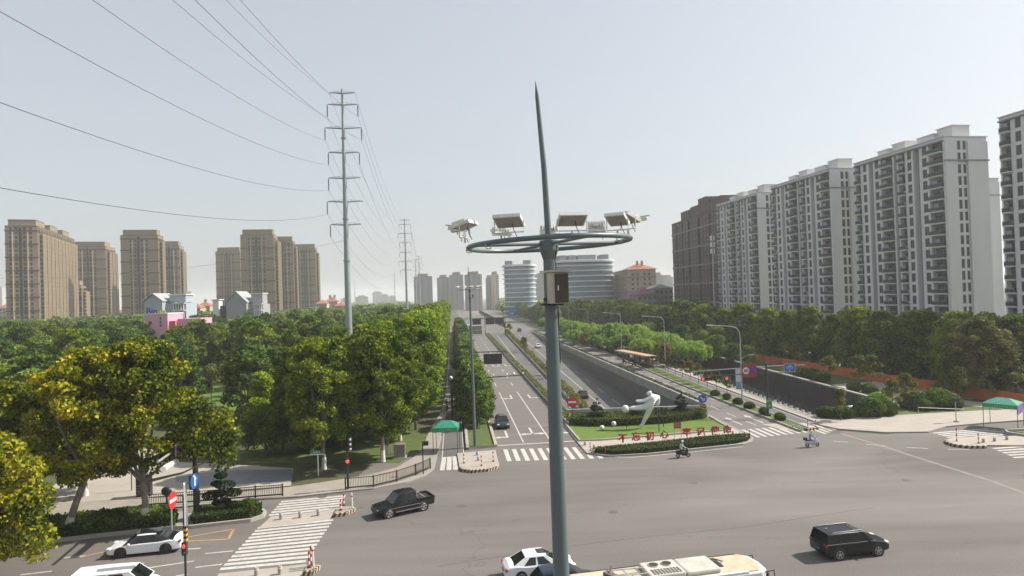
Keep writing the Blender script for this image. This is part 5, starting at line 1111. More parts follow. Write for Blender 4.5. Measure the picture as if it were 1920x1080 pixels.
mb = MB(); mb.tube([r0, r0.lerp(rt, .5) + Vector((.02, 0, 0)), rt, tip], [.058, .05, .036, .004], 14); mb.build("lightning_rod", MST, mast, smooth=True)
RR = 1.41; tilt = R(1.5); rcl = ax(RZ)
def ringpt(a, r=RR, dz_=0.0): return rcl + Vector((r * math.cos(a) * math.cos(tilt), r * math.sin(a), r * math.cos(a) * math.sin(tilt) + dz_))
mb = MB(); mb.tube([ringpt(2 * math.pi * k / 64) for k in range(65)], .042, 12, cap=False); ring = mb.build("ring", MST, mast, smooth=True)
for k in range(4):
    a = math.pi / 4 + k * math.pi / 2 - .35; mb = MB(); mb.tube([ringpt(a, .12), ringpt(a)], .028, 8); mb.build("spoke", MST, mast, smooth=True)
for a in (3.35, 3.9, 5.6): p = ringpt(a, RR, -.05); mb = MB(); mb.tube([p + Vector((.05 * math.cos(q), 0, .05 * math.sin(q))) for q in [i * .785 for i in range(9)]], .009, 5, cap=False); mb.build("hook", GALV, ring)
# cabinet
cc = off(AT(1045, 540, 11.0)); cab = MB(); cab.box((cc.x, cc.y - .06, cc.z), (.33, .26, .53), rz=.12); co = cab.build("cabinet", CAB, mast, bevel=.008)
mb = MB(); mb.box((cc.x, cc.y - .06, cc.z + .285), (.40, .34, .035), rz=.12); mb.build("lid", CAB, co)
ca_, sa_ = math.cos(.12), math.sin(.12)
mb = MB(); mb.box((cc.x + .045 * ca_ + .14 * sa_, cc.y - .06 + .045 * sa_ - .14 * ca_, cc.z - .005), (.232, .02, .49), rz=.12); mb.build("door", CABD, co, bevel=.006)
mb = MB(); mb.box((cc.x - .02 * ca_ + .155 * sa_, cc.y - .06 - .02 * sa_ - .155 * ca_, cc.z + .0), (.018, .02, .085), rz=.12); mb.build("handle", CHROME, co)
mb = MB(); mb.box((cc.x - .10, cc.y + .02, cc.z - .28), (.36, .3, .03), rz=.12); mb.build("bracket", BLACK, co)
def flood(px, py, D, yaw, tl, w=.44, d=.34, post=.24):
    """floodlight housing: yaw turns it round, tl tilts the lens (radians from facing straight down)"""
    p = off(AT(px, py, D)); r = Matrix.Rotation(yaw, 3, 'Z'); rt_ = r @ Matrix.Rotation(tl, 3, 'X'); c = p + Vector((0, 0, post))
    mb = MB(); mb.box(c, (w, d, .055), rot=rt_)
    for k in range(6): q = rt_ @ Vector((-w * .4 + w * .16 * k, .03, .05)); mb.box(c + q, (.012, d * .7, .05), rot=rt_)
    q = rt_ @ Vector((0, .02, .065)); mb.box(c + q, (w * .34, d * .4, .07), rot=rt_)
    h = mb.build("floodlight", FLW, mast)
    mb = MB(); q = rt_ @ Vector((0, 0, -.031)); mb.box(c + q, (w - .05, d - .05, .012), rot=rt_); mb.build("lens", FLL, h)
    mb = MB(); a = r @ Vector((-w / 2 - .015, 0, 0)); b = r @ Vector((w / 2 + .015, 0, 0)); lo = Vector((0, 0, -post + .06))
    mb.tube([c + a, c + a + lo, c + b + lo, c + b], .011, 6); mb.tube([c + (a + b) * .5 + lo, c + (a + b) * .5 + lo - Vector((0, 0, .09))], .02, 6); mb.build("bracket", FLW, h)
    mb = MB(); mb.tube([c + Vector((.05, 0, -.03)), c + Vector((.07, -.02, -.14)), c + Vector((.12, 0, -.25))], .006, 5); mb.build("cable", BLACK, h)
    return h
flood(955, 443, 9.95, -.25, R(-23)); flood(1073, 440, 9.95, .12, R(-24))
flood(872, 452, 10.9, 1.25, R(-15), post=.27); flood(866, 450, 11.5, 1.9, R(-10), w=.3, post=.2); flood(940, 447, 12.4, .5, R(28), w=.36, d=.22, post=.12)
flood(1031, 444, 12.5, .1, R(60), w=.36, d=.2, post=.13); flood(1119, 442, 12.3, -.2, R(70), w=.34, d=.2, post=.17)
flood(1158, 438, 10.7, -.5, R(-26), post=.24, w=.34); flood(1178, 436, 11.2, -1.0, R(-24), post=.26, w=.34)
def camera_box(px, py, D, yaw, l=.34):
    p = off(AT(px, py, D)); mb = MB(); r = Matrix.Rotation(yaw, 3, 'Z') @ Matrix.Rotation(-.12, 3, 'Y'); mb.box(p + Vector((0, 0, .1)), (l, .07, .06), rot=r); q = r @ Vector((l * .1, 0, .05)); mb.box(p + Vector((0, 0, .1)) + q, (l * 1.1, .1, .012), rot=r); mb.tube([p + Vector((0, 0, .08)), p], .014, 6); return mb.build("surveillance_camera", FLW, mast)
camera_box(858, 440, 11.4, 3.3); camera_box(1190, 424, 11.3, -.1, .42); camera_box(880, 434, 11.0, .5, .16)
mp = G(891, 838); m2 = dup(mast, loc=(mp.x, mp.y, 0), rz=0.6, label="far floodlight mast on the grass strip between bike path and main road")
# ================================================================ vehicles
def carpaint(name, c, c2=None, rough=.28): return mat(name, c, rough, 0.0, c2=c2 or tuple(x * .93 for x in c), scale=.8, coat=.0, spec=.35)
def loft(mb, st, W, mi=0):
    vs = []; fs = []; n = None
    for x, zb, zt, wf, sh in st:
        w = W / 2 * wf; zm = zb + (zt - zb) * .45
        sec = [(-w * .86, zb), (-w * .97, zb + .06), (-w, zm), (-w * (1 - .045 * sh), zt - .07), (-w * (1 - .13 * sh), zt - .015), (-w * .45, zt + .012 * sh), (0, zt + .02 * sh), (w * .45, zt + .012 * sh), (w * (1 - .13 * sh), zt - .015), (w * (1 - .045 * sh), zt - .07), (w, zm), (w * .97, zb + .06), (w * .86, zb)]
        n = len(sec); vs += [(x, y, z) for y, z in sec]
    for i in range(len(st) - 1):
        for k in range(n): a, b = i * n + k, i * n + (k + 1) % n; fs.append((a, a + n, b + n, b))
    fs.append(tuple(range(n))); fs.append(tuple(range(len(vs) - n, len(vs)))[::-1]); mb.add(vs, fs, mi)
def panes(A, Bq, names, t, m, margins):
    pass
def vehicle(name, label, cat, loc, rz, L, W, H, st, green, paint, wheels, wr=.33, panesd=(), roofc=None, extras=None, rimc=None, clad=None, gscale=1.0):
    """st: body stations (x, zbottom, ztop, widthfactor, roundness); green: (xb0, xb1, zb, xr0, xr1, zr, wb, wt)"""
    t = thing(name, label, cat, loc, rz); mb = MB(); loft(mb, st, W); body = mb.build("body", paint, t, smooth=True, auto=28)
    xb0, xb1, zb, xr0, xr1, zr, wb, wt = green; wb *= W / 2; wt *= W / 2
    Q = [Vector((xb0, -wb, zb)), Vector((xb1, -wb, zb)), Vector((xb1, wb, zb)), Vector((xb0, wb, zb)), Vector((xr0, -wt, zr)), Vector((xr1, -wt, zr)), Vector((xr1, wt, zr)), Vector((xr0, wt, zr))]
    mb = MB(); mb.add(Q, [(0, 1, 5, 4), (1, 2, 6, 5), (2, 3, 7, 6), (3, 0, 4, 7)]); cb = mb.build("cabin_frame", clad or paint, t)
    rf = MB(); e = .03; nx_ = 8; vs = []; fs = []
    for i in range(nx_ + 1):
        x = xr0 - e + (xr1 - xr0 + 2 * e) * i / nx_; cr = .045 * math.sin(math.pi * (i + .6) / (nx_ + 1.2)); 
        for j, y in enumerate((-wt - .012, -wt * .9, -wt * .45, 0, wt * .45, wt * .9, wt + .012)): vs.append((x, y, zr + cr * (1 if 0 < j < 6 else 0) + (.02 if 0 < j < 6 else -.015) + (.012 if 1 < j < 5 else 0)))
    for i in range(nx_):
        for j in range(6): a = i * 7 + j; fs.append((a, a + 7, a + 8, a + 1))
    rf.add(vs, fs); roof = rf.build("roof", roofc or paint, t, smooth=True, auto=50)
    def pane(nm, a, b, c, d, mu=.05, mv=.07, par=None, m=None):
        """quad a,b (bottom) c,d (top, c above b)"""
        nrm = (b - a).cross(d - a).normalized() * .012; P = []
        for u, v in ((mu, mv), (1 - mu, mv), (1 - mu, 1 - mv), (mu, 1 - mv)): lo = a.lerp(b, u); hi = d.lerp(c, u); P.append(lo.lerp(hi, v))
        mb = MB(); mb.add([p + nrm for p in P] + P, [(0, 1, 2, 3), (0, 4, 5, 1), (1, 5, 6, 2), (2, 6, 7, 3), (3, 7, 4, 0)]); return mb.build(nm, m or CGLASS, par or t)
    pane("windscreen", Q[1], Q[2], Q[6], Q[5], .05, .04); pane("rear_window", Q[3], Q[0], Q[4], Q[7], .07, .06)
    for a0, a1 in panesd:
        for s in (0, 1):
            if s == 0: A, B_, Cc, Dd = Q[0], Q[1], Q[5], Q[4]
            else: A, B_, Cc, Dd = Q[3], Q[2], Q[6], Q[7]
            z_ = lambda lo, hi, u: lo.lerp(hi, u)
            # window cut at constant x fractions of the roof/belt
            p0, p1 = A.lerp(B_, a0), A.lerp(B_, a1); q0, q1 = Dd.lerp(Cc, a0), Dd.lerp(Cc, a1)
            if s == 0: pane("side_window", p0, p1, q1, q0, .03, .1)
            else: pane("side_window", p1, p0, q0, q1, .03, .1)
    for x in wheels:
        for s in (-1, 1):
            mb = MB(); mb.tube([(x, s * (W / 2 - .2), wr + .02), (x, s * (W / 2 + .004), wr + .02)], wr * 1.17, 24); mb.build("wheel_arch", BLACK, t)
            mb = MB(); mb.tube([(x, s * (W / 2 - .21), wr), (x, s * (W / 2 - .02), wr), (x, s * (W / 2 + .012), wr)], [wr, wr, wr * .93], 24); wh = mb.build("wheel", RUBBER, t, smooth=True)
            mb = MB(); mb.tube([(x, s * (W / 2 - .05), wr), (x, s * (W / 2 + .016), wr)], wr * .30, 10)
            mb.tube([(x + wr * .66 * math.cos(q), s * (W / 2 + .008), wr + wr * .66 * math.sin(q)) for q in [i * .3927 for i in range(17)]], .022, 5, cap=False)
            for k in range(5):
                a = k * 1.2566 + .3; mb.tube([(x + wr * .15 * math.cos(a), s * (W / 2 + .014), wr + wr * .15 * math.sin(a)), (x + wr * .64 * math.cos(a), s * (W / 2 + .014), wr + wr * .64 * math.sin(a))], .035, 5)
            mb.build("rim", rimc or RIM, wh, smooth=True)
    zf = st[-2][2]; xf = st[-1][0]; xr = st[0][0]
    for s in (-1, 1):
        mb = MB(); mb.box((xf - .16, s * W * .355, .66 * gscale), (.24, W * .19, .12 * gscale)); mb.build("headlight", LAMPW, t, bevel=.02)
        mb = MB(); mb.box((xr + .10, s * W * .385, .80 * gscale), (.16, W * .17, .15 * gscale)); mb.build("tail_light", LAMPR, t, bevel=.02)
        mb = MB(); mb.box((xb1 - .42, s * (W / 2 + .07), zb + .06), (.14, .18, .12)); mb.build("mirror", paint, t, bevel=.03)
    mb = MB(); mb.box((xf - .02, 0, .45), (.08, W * .45, .16)); mb.build("grille", BLACK, t, bevel=.01)
    for x in (xf + .012, xr - .012): mb = MB(); mb.box((x, 0, .46 if x > 0 else .62), (.03, .44, .12)); mb.build("number_plate", mat('plate_blue', (.05, .09, .22), .5), t)
    if extras: extras(t)
    return t
def sedan_st(L, H, hood=.92, belt=.95, boot=1.02):
    h = L / 2; return [(-h, .38, .62, .80, .8), (-h + .06, .28, .84, .90, .8), (-h + .3, .24, boot - .04, .97, .8), (-h + .8, .2, boot, 1, .7), (-h * .4, .2, belt, 1, .5), (h * .1, .2, belt, 1, .5), (h * .40, .2, hood + .02, 1, .7), (h * .68, .2, hood - .08, .98, .9), (h - .3, .24, hood - .2, .94, .9), (h - .08, .28, .62, .86, .8), (h, .34, .52, .76, .8)]
def groundz(a, b=None): pass
def wheelpos(rear_px, front_px, W, z=0.0, WB=None):
    a = G(*rear_px, z) if not isinstance(rear_px, Vector) else rear_px; b = G(*front_px, z) if not isinstance(front_px, Vector) else front_px; d = (b - a).normalized(); n = Vector((-d.y, d.x, 0))
    if n.y < 0: n = -n
    return (a + b) / 2 + n * (W / 2), math.atan2(d.y, d.x)
WP = carpaint("white_car_paint", (0.74, 0.75, 0.76)); BP = carpaint("black_car_paint", (0.012, 0.013, 0.015)); NB = carpaint("navy_car_paint", (0.012, 0.02, 0.045)); DG = carpaint("dark_grey_paint", (0.035, 0.04, 0.045)); SV = carpaint("silver_paint", (0.45, 0.47, 0.5))
def glassroof(t):
    mb = MB(); mb.box((-.15, 0, 1.50), (1.7, 1.05, .03)); mb.build("glass_roof", CGLASS, t, bevel=.01)
c, a = wheelpos((310, 1039), (226, 1047.5), 1.9)
fb = vehicle("sedan_car", "white fastback sedan with black glass roof driving left below the plane trees", "car", c, a, 5.0, 1.9, 1.46, sedan_st(5.0, 1.46, .90, .93, 1.0), (-2.15, 1.35, .90, -.75, .45, 1.42, .94, .66), WP, (-1.5, 1.5), .36, ((.20, .50), (.53, .82)), extras=glassroof, rimc=BLACK, clad=BLACK)
for ch in fb.children:
    if ch.name.startswith("rear_window") : pass
def sunroof(t):
    mb = MB(); mb.box((.1, 0, 1.515), (.55, .75, .02)); mb.build("sunroof", CGLASS, t, bevel=.01)
ws = vehicle("sedan_car", "white sedan with a small sunroof at the bottom, left of the mast", "car", (1.15, 41.4, 0), R(11), 4.65, 1.82, 1.49, sedan_st(4.65, 1.49, .93, .96, 1.04), (-1.85, 1.2, .94, -.95, .35, 1.45, .93, .70), WP, (-1.32, 1.33), .33, ((.22, .50), (.54, .84)), extras=sunroof)
nv = vehicle("hatchback_car", "dark navy car at the bottom edge, partly hidden by the mast and half cut off", "car", (2.75, 38.7, 0), R(12), 4.5, 1.84, 1.6, sedan_st(4.5, 1.6, 1.0, 1.0, 1.08), (-2.1, 1.15, 1.0, -1.6, .3, 1.56, .93, .74), NB, (-1.3, 1.35), .35, ((.08, .30), (.33, .60), (.63, .88)))
def suv_st(L, belt=1.12, hood=1.08): h = L / 2; return [(-h, .45, .95, .86, .6), (-h + .06, .34, 1.08, .95, .6), (-h + .4, .28, belt, 1, .5), (0, .28, belt, 1, .4), (h * .42, .28, hood + .02, 1, .5), (h * .75, .28, hood - .06, .98, .7), (h - .22, .3, hood - .16, .94, .7), (h - .05, .34, .85, .88, .6), (h, .42, .7, .82, .6)]
def suvx(t):
    for s in (-1, 1):
        mb = MB(); mb.tube([(-1.75, s * .68, 1.70), (-1.6, s * .69, 1.77), (.3, s * .69, 1.77), (.5, s * .68, 1.69)], .028, 8); mb.build("roof_rail", CHROME, t, smooth=True)
        mb = MB(); mb.box((-.5, s * .905, 1.075), (3.6, .02, .035)); mb.build("chrome_trim", CHROME, t)
    mb = MB(); mb.box((-1.7, 0, 1.79), (.16, .05, .09)); mb.build("roof_antenna", CHROME, t, bevel=.02)
    mb = MB(); mb.box((-.45, 0, 1.735), (1.5, .9, .02)); mb.build("sunroof", CGLASS, t)
c, a = wheelpos((1576, 1052), (1648, 1043.6), 1.92)
vehicle("suv_car", "black seven seat SUV with chrome roof rails crossing the junction at lower right", "car", c, a, 4.75, 1.88, 1.74, suv_st(4.75, 1.06, 1.03), (-2.30, 1.22, 1.03, -2.1, .38, 1.69, .955, .83), BP, (-1.43, 1.42), .38, ((.05, .25), (.28, .53), (.56, .83)), extras=suvx, gscale=1.2)
# pickup: own body with a load bed
def pkx(t):
    mb = MB(); 
    for s in (-1, 1): mb.box((-1.75, s * .86, 1.02), (1.6, .07, .22))
    mb.box((-2.52, 0, 1.0), (.06, 1.72, .26)); mb.build("bed_side", BP, t)
    mb = MB(); mb.box((-1.75, 0, .96), (1.5, 1.6, .04)); mb.build("bed_floor", RUBBER, t)
    for s in (-1, 1):
        mb = MB(); mb.tube([(-.95, s * .78, 1.12), (-1.0, s * .66, 1.72)], .035, 7); mb.tube([(-1.0, s * .66, 1.70), (-1.65, s * .82, 1.15)], .03, 7); mb.build("roll_bar", CHROME, t, smooth=True)
    mb = MB(); mb.tube([(-1.0, -.66, 1.72), (-1.0, .66, 1.72)], .035, 7); mb.build("roll_bar", CHROME, t, smooth=True)
    for s in (-1, 1): mb = MB(); mb.box((-.1, s * .93, .42), (2.2, .1, .05)); mb.build("side_step", CHROME, t); mb = MB(); mb.box((0, s * .915, .75), (3.2, .02, .04)); mb.build("side_trim", CHROME, t)
c, a = wheelpos((791.5, 959), (735, 971.5), 1.8)
h = 2.55
vehicle("pickup_truck", "black double cab pickup truck with chrome roll bar and open load bed", "pickup truck", c, a, 5.1, 1.8, 1.75, [(-h, .55, .90, .93, .4), (-h + .06, .42, .95, .96, .4), (-1.0, .38, .95, 1, .4), (-.9, .36, 1.08, 1, .4), (.8, .36, 1.08, 1, .4), (1.1, .36, 1.04, 1, .6), (2.1, .36, .96, .97, .7), (h - .08, .4, .88, .93, .6), (h, .46, .72, .88, .6)], (-.98, 1.25, 1.06, -.86, .55, 1.72, .96, .84), BP, (-1.5, 1.55), .38, ((.05, .36), (.40, .78)), extras=pkx, gscale=1.15)
# white van (bottom left)
vehicle("van", "white van with a plain roof entering at the bottom left edge", "van", (-25.0, 39.7, 0), R(10), 4.9, 1.85, 1.98, [(-2.45, .4, 1.1, .92, .3), (-2.38, .3, 1.2, .98, .3), (0, .28, 1.2, 1, .3), (1.5, .28, 1.15, 1, .4), (2.1, .3, .98, .97, .6), (2.4, .34, .8, .9, .6), (2.45, .4, .7, .85, .6)], (-2.38, 1.9, 1.18, -2.2, 1.05, 1.92, .97, .82), WP, (-1.5, 1.5), .33, ((.05, .30), (.34, .58), (.62, .86)))
# cars on the roads beyond
q = RV(6.25, 88.6); vehicle("sedan_car", "dark car with headlights towards us in the left lane of the main road", "car", (q.x, q.y, 0), -math.pi / 2 + ROADANG, 4.7, 1.85, 1.5, sedan_st(4.7, 1.5), (-1.9, 1.2, .94, -1.1, .35, 1.46, .93, .72), carpaint("dark_green_black_paint", (0.02, 0.03, 0.03)), (-1.35, 1.38), .33, ((.2, .5), (.54, .84)))
def far_car(label, v, D, paint, z=0.0, away=True, H=1.5, slope=0.0, name="sedan_car"):
    q = RV(v, D); t = vehicle(name, label, "car", (q.x, q.y, z), math.pi / 2 + ROADANG + (0 if away else math.pi), 4.6, 1.82, H, sedan_st(4.6, H), (-1.85, 1.2, .94, -1.0, .35, H - .05, .93, .72), paint, (-1.32, 1.33), .33, ((.2, .5), (.54, .84)))
    t.rotation_euler.y = slope; return t
far_car("dark car driving down the underpass ramp near the planted median", 27.9, 141, DG, z=rampz(141) + .02, slope=-.03, name="hatchback_car", H=1.65)
far_car("white car on the ramp halfway up beside the median trees", 31.3, 240, WP, z=rampz(240) + .02, slope=-.03)
far_car("dark car just past the top of the ramp", 32.5, 318, DG, H=1.7, name="hatchback_car")
far_car("white car farthest up the main road at the left edge", 6.5, 470, WP, away=False); far_car("small white car waiting left of the far gantry", 9.0, 400, WP, away=False); far_car("silver car on the far road beyond the sign gantry", 28, 420, SV)
# ---- bus with rooftop air conditioner
bw = 2.35; bl = 10.6; ba = R(11.5); bx_ = Vector((math.cos(ba), math.sin(ba), 0)); by_ = Vector((-math.sin(ba), math.cos(ba), 0)); far0 = G(1064, 1074, 3.05)
bt = thing("bus", "white coach with a dirty cream roof and air conditioner at the bottom edge", "bus", (far0.x - by_.x * bw, far0.y - by_.y * bw, 0), ba)
CRR = mat("dirty_cream_roof", (0.52, 0.45, 0.33), 0.7, c2=(0.40, 0.34, 0.24), scale=1.6, detail=8); CRG = mat("dirty_grey_cover", (0.50, 0.48, 0.43), 0.6, c2=(0.40, 0.38, 0.33), scale=1.5, detail=8)
mb = MB(); mb.prism([(0, 0), (bl - .5, 0), (bl - .1, .3), (bl, bw / 2), (bl - .1, bw - .3), (bl - .5, bw), (0, bw)], .35, 2.92); mb.build("body", WP, bt, bevel=.08)
mb = MB(); mb.prism([(.05, .12), (bl - .7, .12), (bl - .35, .4), (bl - .25, bw / 2), (bl - .35, bw - .4), (bl - .7, bw - .12), (.05, bw - .12)], 2.90, 3.0); mb.build("roof", CRR, bt, bevel=.03)
mb = MB(); mb.box((bl / 2 - .5, .10, 2.92), (bl - 1.5, .16, .2)); mb.build("roof_edge", WHITE, bt, bevel=.04); mb = MB(); mb.box((bl / 2 - .3, bw - .10, 2.98), (bl - 1.1, .06, .1)); mb.build("gutter", BLACK, bt)
mb = MB(); mb.box((4.9, bw / 2, 3.13), (2.0, 1.75, .28)); ac = mb.build("air_conditioner", CRG, bt, bevel=.08)
for x in (4.55, 5.3): mb = MB(); mb.tube([(x, bw / 2 + .35, 3.26), (x, bw / 2 + .35, 3.30)], .27, 20); mb.build("fan", BLACK, ac); mb = MB(); mb.tube([(x + .28 * math.cos(q), bw / 2 + .35 + .28 * math.sin(q), 3.30) for q in [i * .3927 for i in range(17)]], .02, 5, cap=False); mb.build("fan_rim", CRG, ac)
mb = MB()
for i in range(9):
    for j in range(4): mb.box((4.2 + i * .18, .45 + j * .16, 3.275), (.12, .10, .02))
mb.build("vent_grille", BLACK, ac)
mb = MB(); mb.box((6.9, bw / 2, 3.12), (1.95, 1.8, .26)); mb.build("roof_cover", CRG, bt, bevel=.1)
mb = MB(); mb.box((8.1, bw / 2 + .3, 3.02), (.5, 1.1, .06)); mb.build("roof_opening", BLACK, bt)
mb = MB(); mb.tube([(7.95, 1.4, 3.05), (8.1, 1.6, 3.2), (8.4, 1.3, 3.16), (8.6, 1.5, 3.05)], .035, 6); mb.build("hose", mat("brown_hose", (0.16, 0.10, 0.05), .7), bt, smooth=True)
pf = MB()
for y in (.8, 1.5): pf.tube([(1.9, y, 3.02), (2.1, y, 3.28), (3.9, y, 3.22), (4.0, y, 3.05)], .035, 6)
for x in (2.2, 2.8, 3.5): pf.tube([(x, .8, 3.26), (x, 1.5, 3.26)], .03, 6)
pf.build("pipe_frame", GALV, bt, smooth=True)
mb = MB(); mb.box((2.0, 1.1, 3.16), (.35, .8, .28), rz=.5); mb.tube([(1.6, .7, 3.0), (2.2, 1.5, 3.5)], .05, 6); mb.build("machinery", mat("rusty_steel", (0.08, 0.055, 0.045), .8, c2=(0.16, 0.13, 0.11), scale=8), bt)
mb = MB(); mb.box((bl - .12, bw / 2, 2.1), (.3, bw - .5, 1.2)); mb.build("windscreen", CGLASS, bt, bevel=.05)
for k in range(6): mb = MB(); mb.box((1.0 + 1.5 * k, -.01, 2.05), (1.35, .04, .85)); mb.build("side_window", CGLASS, bt)
for s in (.15, bw - .15): mb = MB(); mb.tube([(bl - .3, s, 2.8), (bl + .25, s, 2.85), (bl + .3, s, 2.4)], .03, 6); mb.box((bl + .3, s, 2.25), (.1, .22, .4)); mb.build("mirror", BLACK, bt)
marks(7, .26, mat("faded_blue_letters", (0.03, 0.04, 0.07), .5), bt, (6.6, -.012, 2.73), name="side_lettering")
for x in (2.2, 8.3):
    for y in (.1, bw - .1): mb = MB(); mb.tube([(x, y - .14, .5), (x, y + .14, .5)], .5, 20); mb.build("wheel", RUBBER, bt)
# ================================================================ riders
def skin_body(name, joints, edges, rad, m, parent=None, loc=(0, 0, 0), rz=0.0):
    me = bpy.data.meshes.new(name); me.from_pydata(joints, edges, []); o = bpy.data.objects.new(name, me); C.objects.link(o)
    sk = o.modifiers.new("skin", 'SKIN'); sk.use_smooth_shade = True
    if not me.skin_vertices: return o
    for i, r in enumerate(rad): me.skin_vertices[0].data[i].radius = (r, r) if not hasattr(r, '__len__') else r
    me.skin_vertices[0].data[0].use_root = True
    ss = o.modifiers.new("sub", 'SUBSURF'); ss.levels = 1; ss.render_levels = 1
    for mm in (m if isinstance(m, list) else [m]): me.materials.append(mm)
    o.parent = parent; o.location = loc; o.rotation_euler.z = rz; return o
import bmesh
def skin_obj(name, joints, edges, rad):
    bm = bmesh.new(); sl_ = bm.verts.layers.skin.verify(); vs = [bm.verts.new(j) for j in joints]
    for a, b in edges: bm.edges.new((vs[a], vs[b]))
    for i, v in enumerate(vs): v[sl_].radius = rad[i] if hasattr(rad[i], '__len__') else (rad[i], rad[i]); v[sl_].use_root = (i == 0)
    me = bpy.data.meshes.new(name); bm.to_mesh(me); bm.free(); o = bpy.data.objects.new(name, me); C.objects.link(o)
    o.modifiers.new("skin", 'SKIN').use_smooth_shade = True; ss = o.modifiers.new("sub", 'SUBSURF'); ss.levels = 1; ss.render_levels = 2
    dg = bpy.context.evaluated_depsgraph_get(); dg.update(); m2_ = bpy.data.meshes.new_from_object(o.evaluated_get(dg)); bpy.data.objects.remove(o); o = bpy.data.objects.new(name, m2_); C.objects.link(o)
    for p in m2_.polygons: p.use_smooth = True
    return o
SKIN_ = mat("skin", (0.48, 0.30, 0.21), .6)
def scooter(label, plabel, loc, rz, pc, top, legs, helmet, s=1.0):
    loc = Vector(loc); t = thing("motor_scooter", label, "motor scooter", loc, rz)
    for x in (-.6, .62):
        mb = MB(); mb.tube([(x + .19 * math.cos(q), 0, .25 + .19 * math.sin(q)) for q in [i * .3927 for i in range(17)]], .055, 8, cap=False); wh = mb.build("wheel", RUBBER, t, smooth=True); mb = MB(); mb.tube([(x, -.05, .25), (x, .05, .25)], .11, 12); mb.build("hub", RIM, wh)
    mb = MB(); mb.tube([(-.85, 0, .62), (-.5, 0, .58), (-.15, 0, .5), (0, 0, .34), (.25, 0, .3), (.40, 0, .55), (.48, 0, .85), (.44, 0, 1.0)], [.1, .2, .19, .14, .15, .17, .15, .09], 10); mb.build("body", pc, t, smooth=True)
    mb = MB(); mb.box((-.35, 0, .78), (.75, .28, .1)); mb.build("seat", BLACK, t, bevel=.03)
    mb = MB(); mb.tube([(.36, -.34, 1.06), (.44, 0, 1.02), (.36, .34, 1.06)], .02, 6); mb.build("handlebar", BLACK, t); mb = MB(); mb.tube([(.62, 0, .28), (.46, 0, .9)], .035, 6); mb.build("fork", RIM, t)
    mb = MB(); mb.ell((.55, 0, .9), (.06, .1, .08)); mb.build("headlight", LAMPW, t, smooth=True)
    for s_ in (-1, 1): mb = MB(); mb.tube([(.38, s_ * .25, 1.05), (.4, s_ * .33, 1.22)], .01, 5); mb.box((.4, s_ * .34, 1.26), (.02, .12, .08)); mb.build("mirror", BLACK, t)
    if s > 1: mb = MB(); mb.box((-.82, 0, .95), (.34, .38, .3)); mb.build("rear_box", BLACK, t, bevel=.03)
    J = [(-.3, 0, .92), (-.26, 0, 1.12), (-.16, 0, 1.34), (-.10, 0, 1.47), (-.06, 0, 1.56), (-.04, 0, 1.66), (-.03, 0, 1.74)]
    Ed = [(0, 1), (1, 2), (2, 3), (3, 4), (4, 5), (5, 6)]; Rd = [.15, (.15, .12), (.17, .12), .075, .06, .095, .085]
    for s_ in (-1, 1):
        b = len(J); J += [(-.15, s_ * .19, 1.40), (.02, s_ * .27, 1.18), (.22, s_ * .29, 1.10), (.34, s_ * .30, 1.08), (.39, s_ * .30, 1.06)]; Rd += [.07, .055, .042, .032, .035]; Ed += [(2, b), (b, b + 1), (b + 1, b + 2), (b + 2, b + 3), (b + 3, b + 4)]
        b = len(J); J += [(-.18, s_ * .13, .88), (.16, s_ * .16, .84), (.17, s_ * .15, .52), (.16, s_ * .15, .39), (.32, s_ * .16, .37)]; Rd += [.10, .075, .055, .045, .04]; Ed += [(0, b), (b, b + 1), (b + 1, b + 2), (b + 2, b + 3), (b + 3, b + 4)]
    p = skin_obj("person", J, Ed, Rd); me = p.data
    for m in (top, legs, SKIN_): me.materials.append(m)
    for f in me.polygons:
        z, x, y = f.center.z, f.center.x, abs(f.center.y); f.material_index = 2 if (z > 1.5 or (x > .3 and z > .95)) else (1 if z < .97 else 0)
    p.location = loc; p.rotation_euler.z = rz; tag(p, plabel, "person")
    mb = MB(); mb.ell((-.035, 0, 1.75), (.14, .125, .12), 12, 8); mb.build("helmet", helmet, p, smooth=True)
    mb = MB(); mb.ell((.055, 0, 1.66), (.03, .03, .03)); mb.build("nose", SKIN_, p); 
    return t
NAVY = mat("dark_clothes", (0.02, 0.022, 0.03), .9); PALE = mat("pale_clothes", (0.55, 0.55, 0.55), .9); LILAC = mat("lilac_clothes", (0.42, 0.38, 0.55), .9); KH = mat("grey_clothes", (0.10, 0.10, 0.11), .9)
YH = mat("yellow_helmet", (0.62, 0.58, 0.05), .4); WH_ = mat("white_helmet", (0.7, 0.7, 0.7), .4); BH = mat("black_helmet", (0.02, 0.02, 0.02), .4)
scooter("black scooter with big wheels in front of the slogan hedge", "rider in a white top and dark trousers on the black scooter", G(1281, 858), R(12), BP, PALE, NAVY, WH_)
scooter("lilac and white scooter near the right crossing", "rider in lilac with a yellow green helmet on the pale scooter", G(1523, 838), R(8), carpaint("lilac_paint", (.5, .47, .62)), LILAC, LILAC, YH, 1.2)
scooter("dark scooter on the shaded bike path beyond the green tent", "rider in dark clothes seen from the front on the bike path", G(838, 770), -math.pi / 2 + ROADANG, DG, NAVY, NAVY, BH)
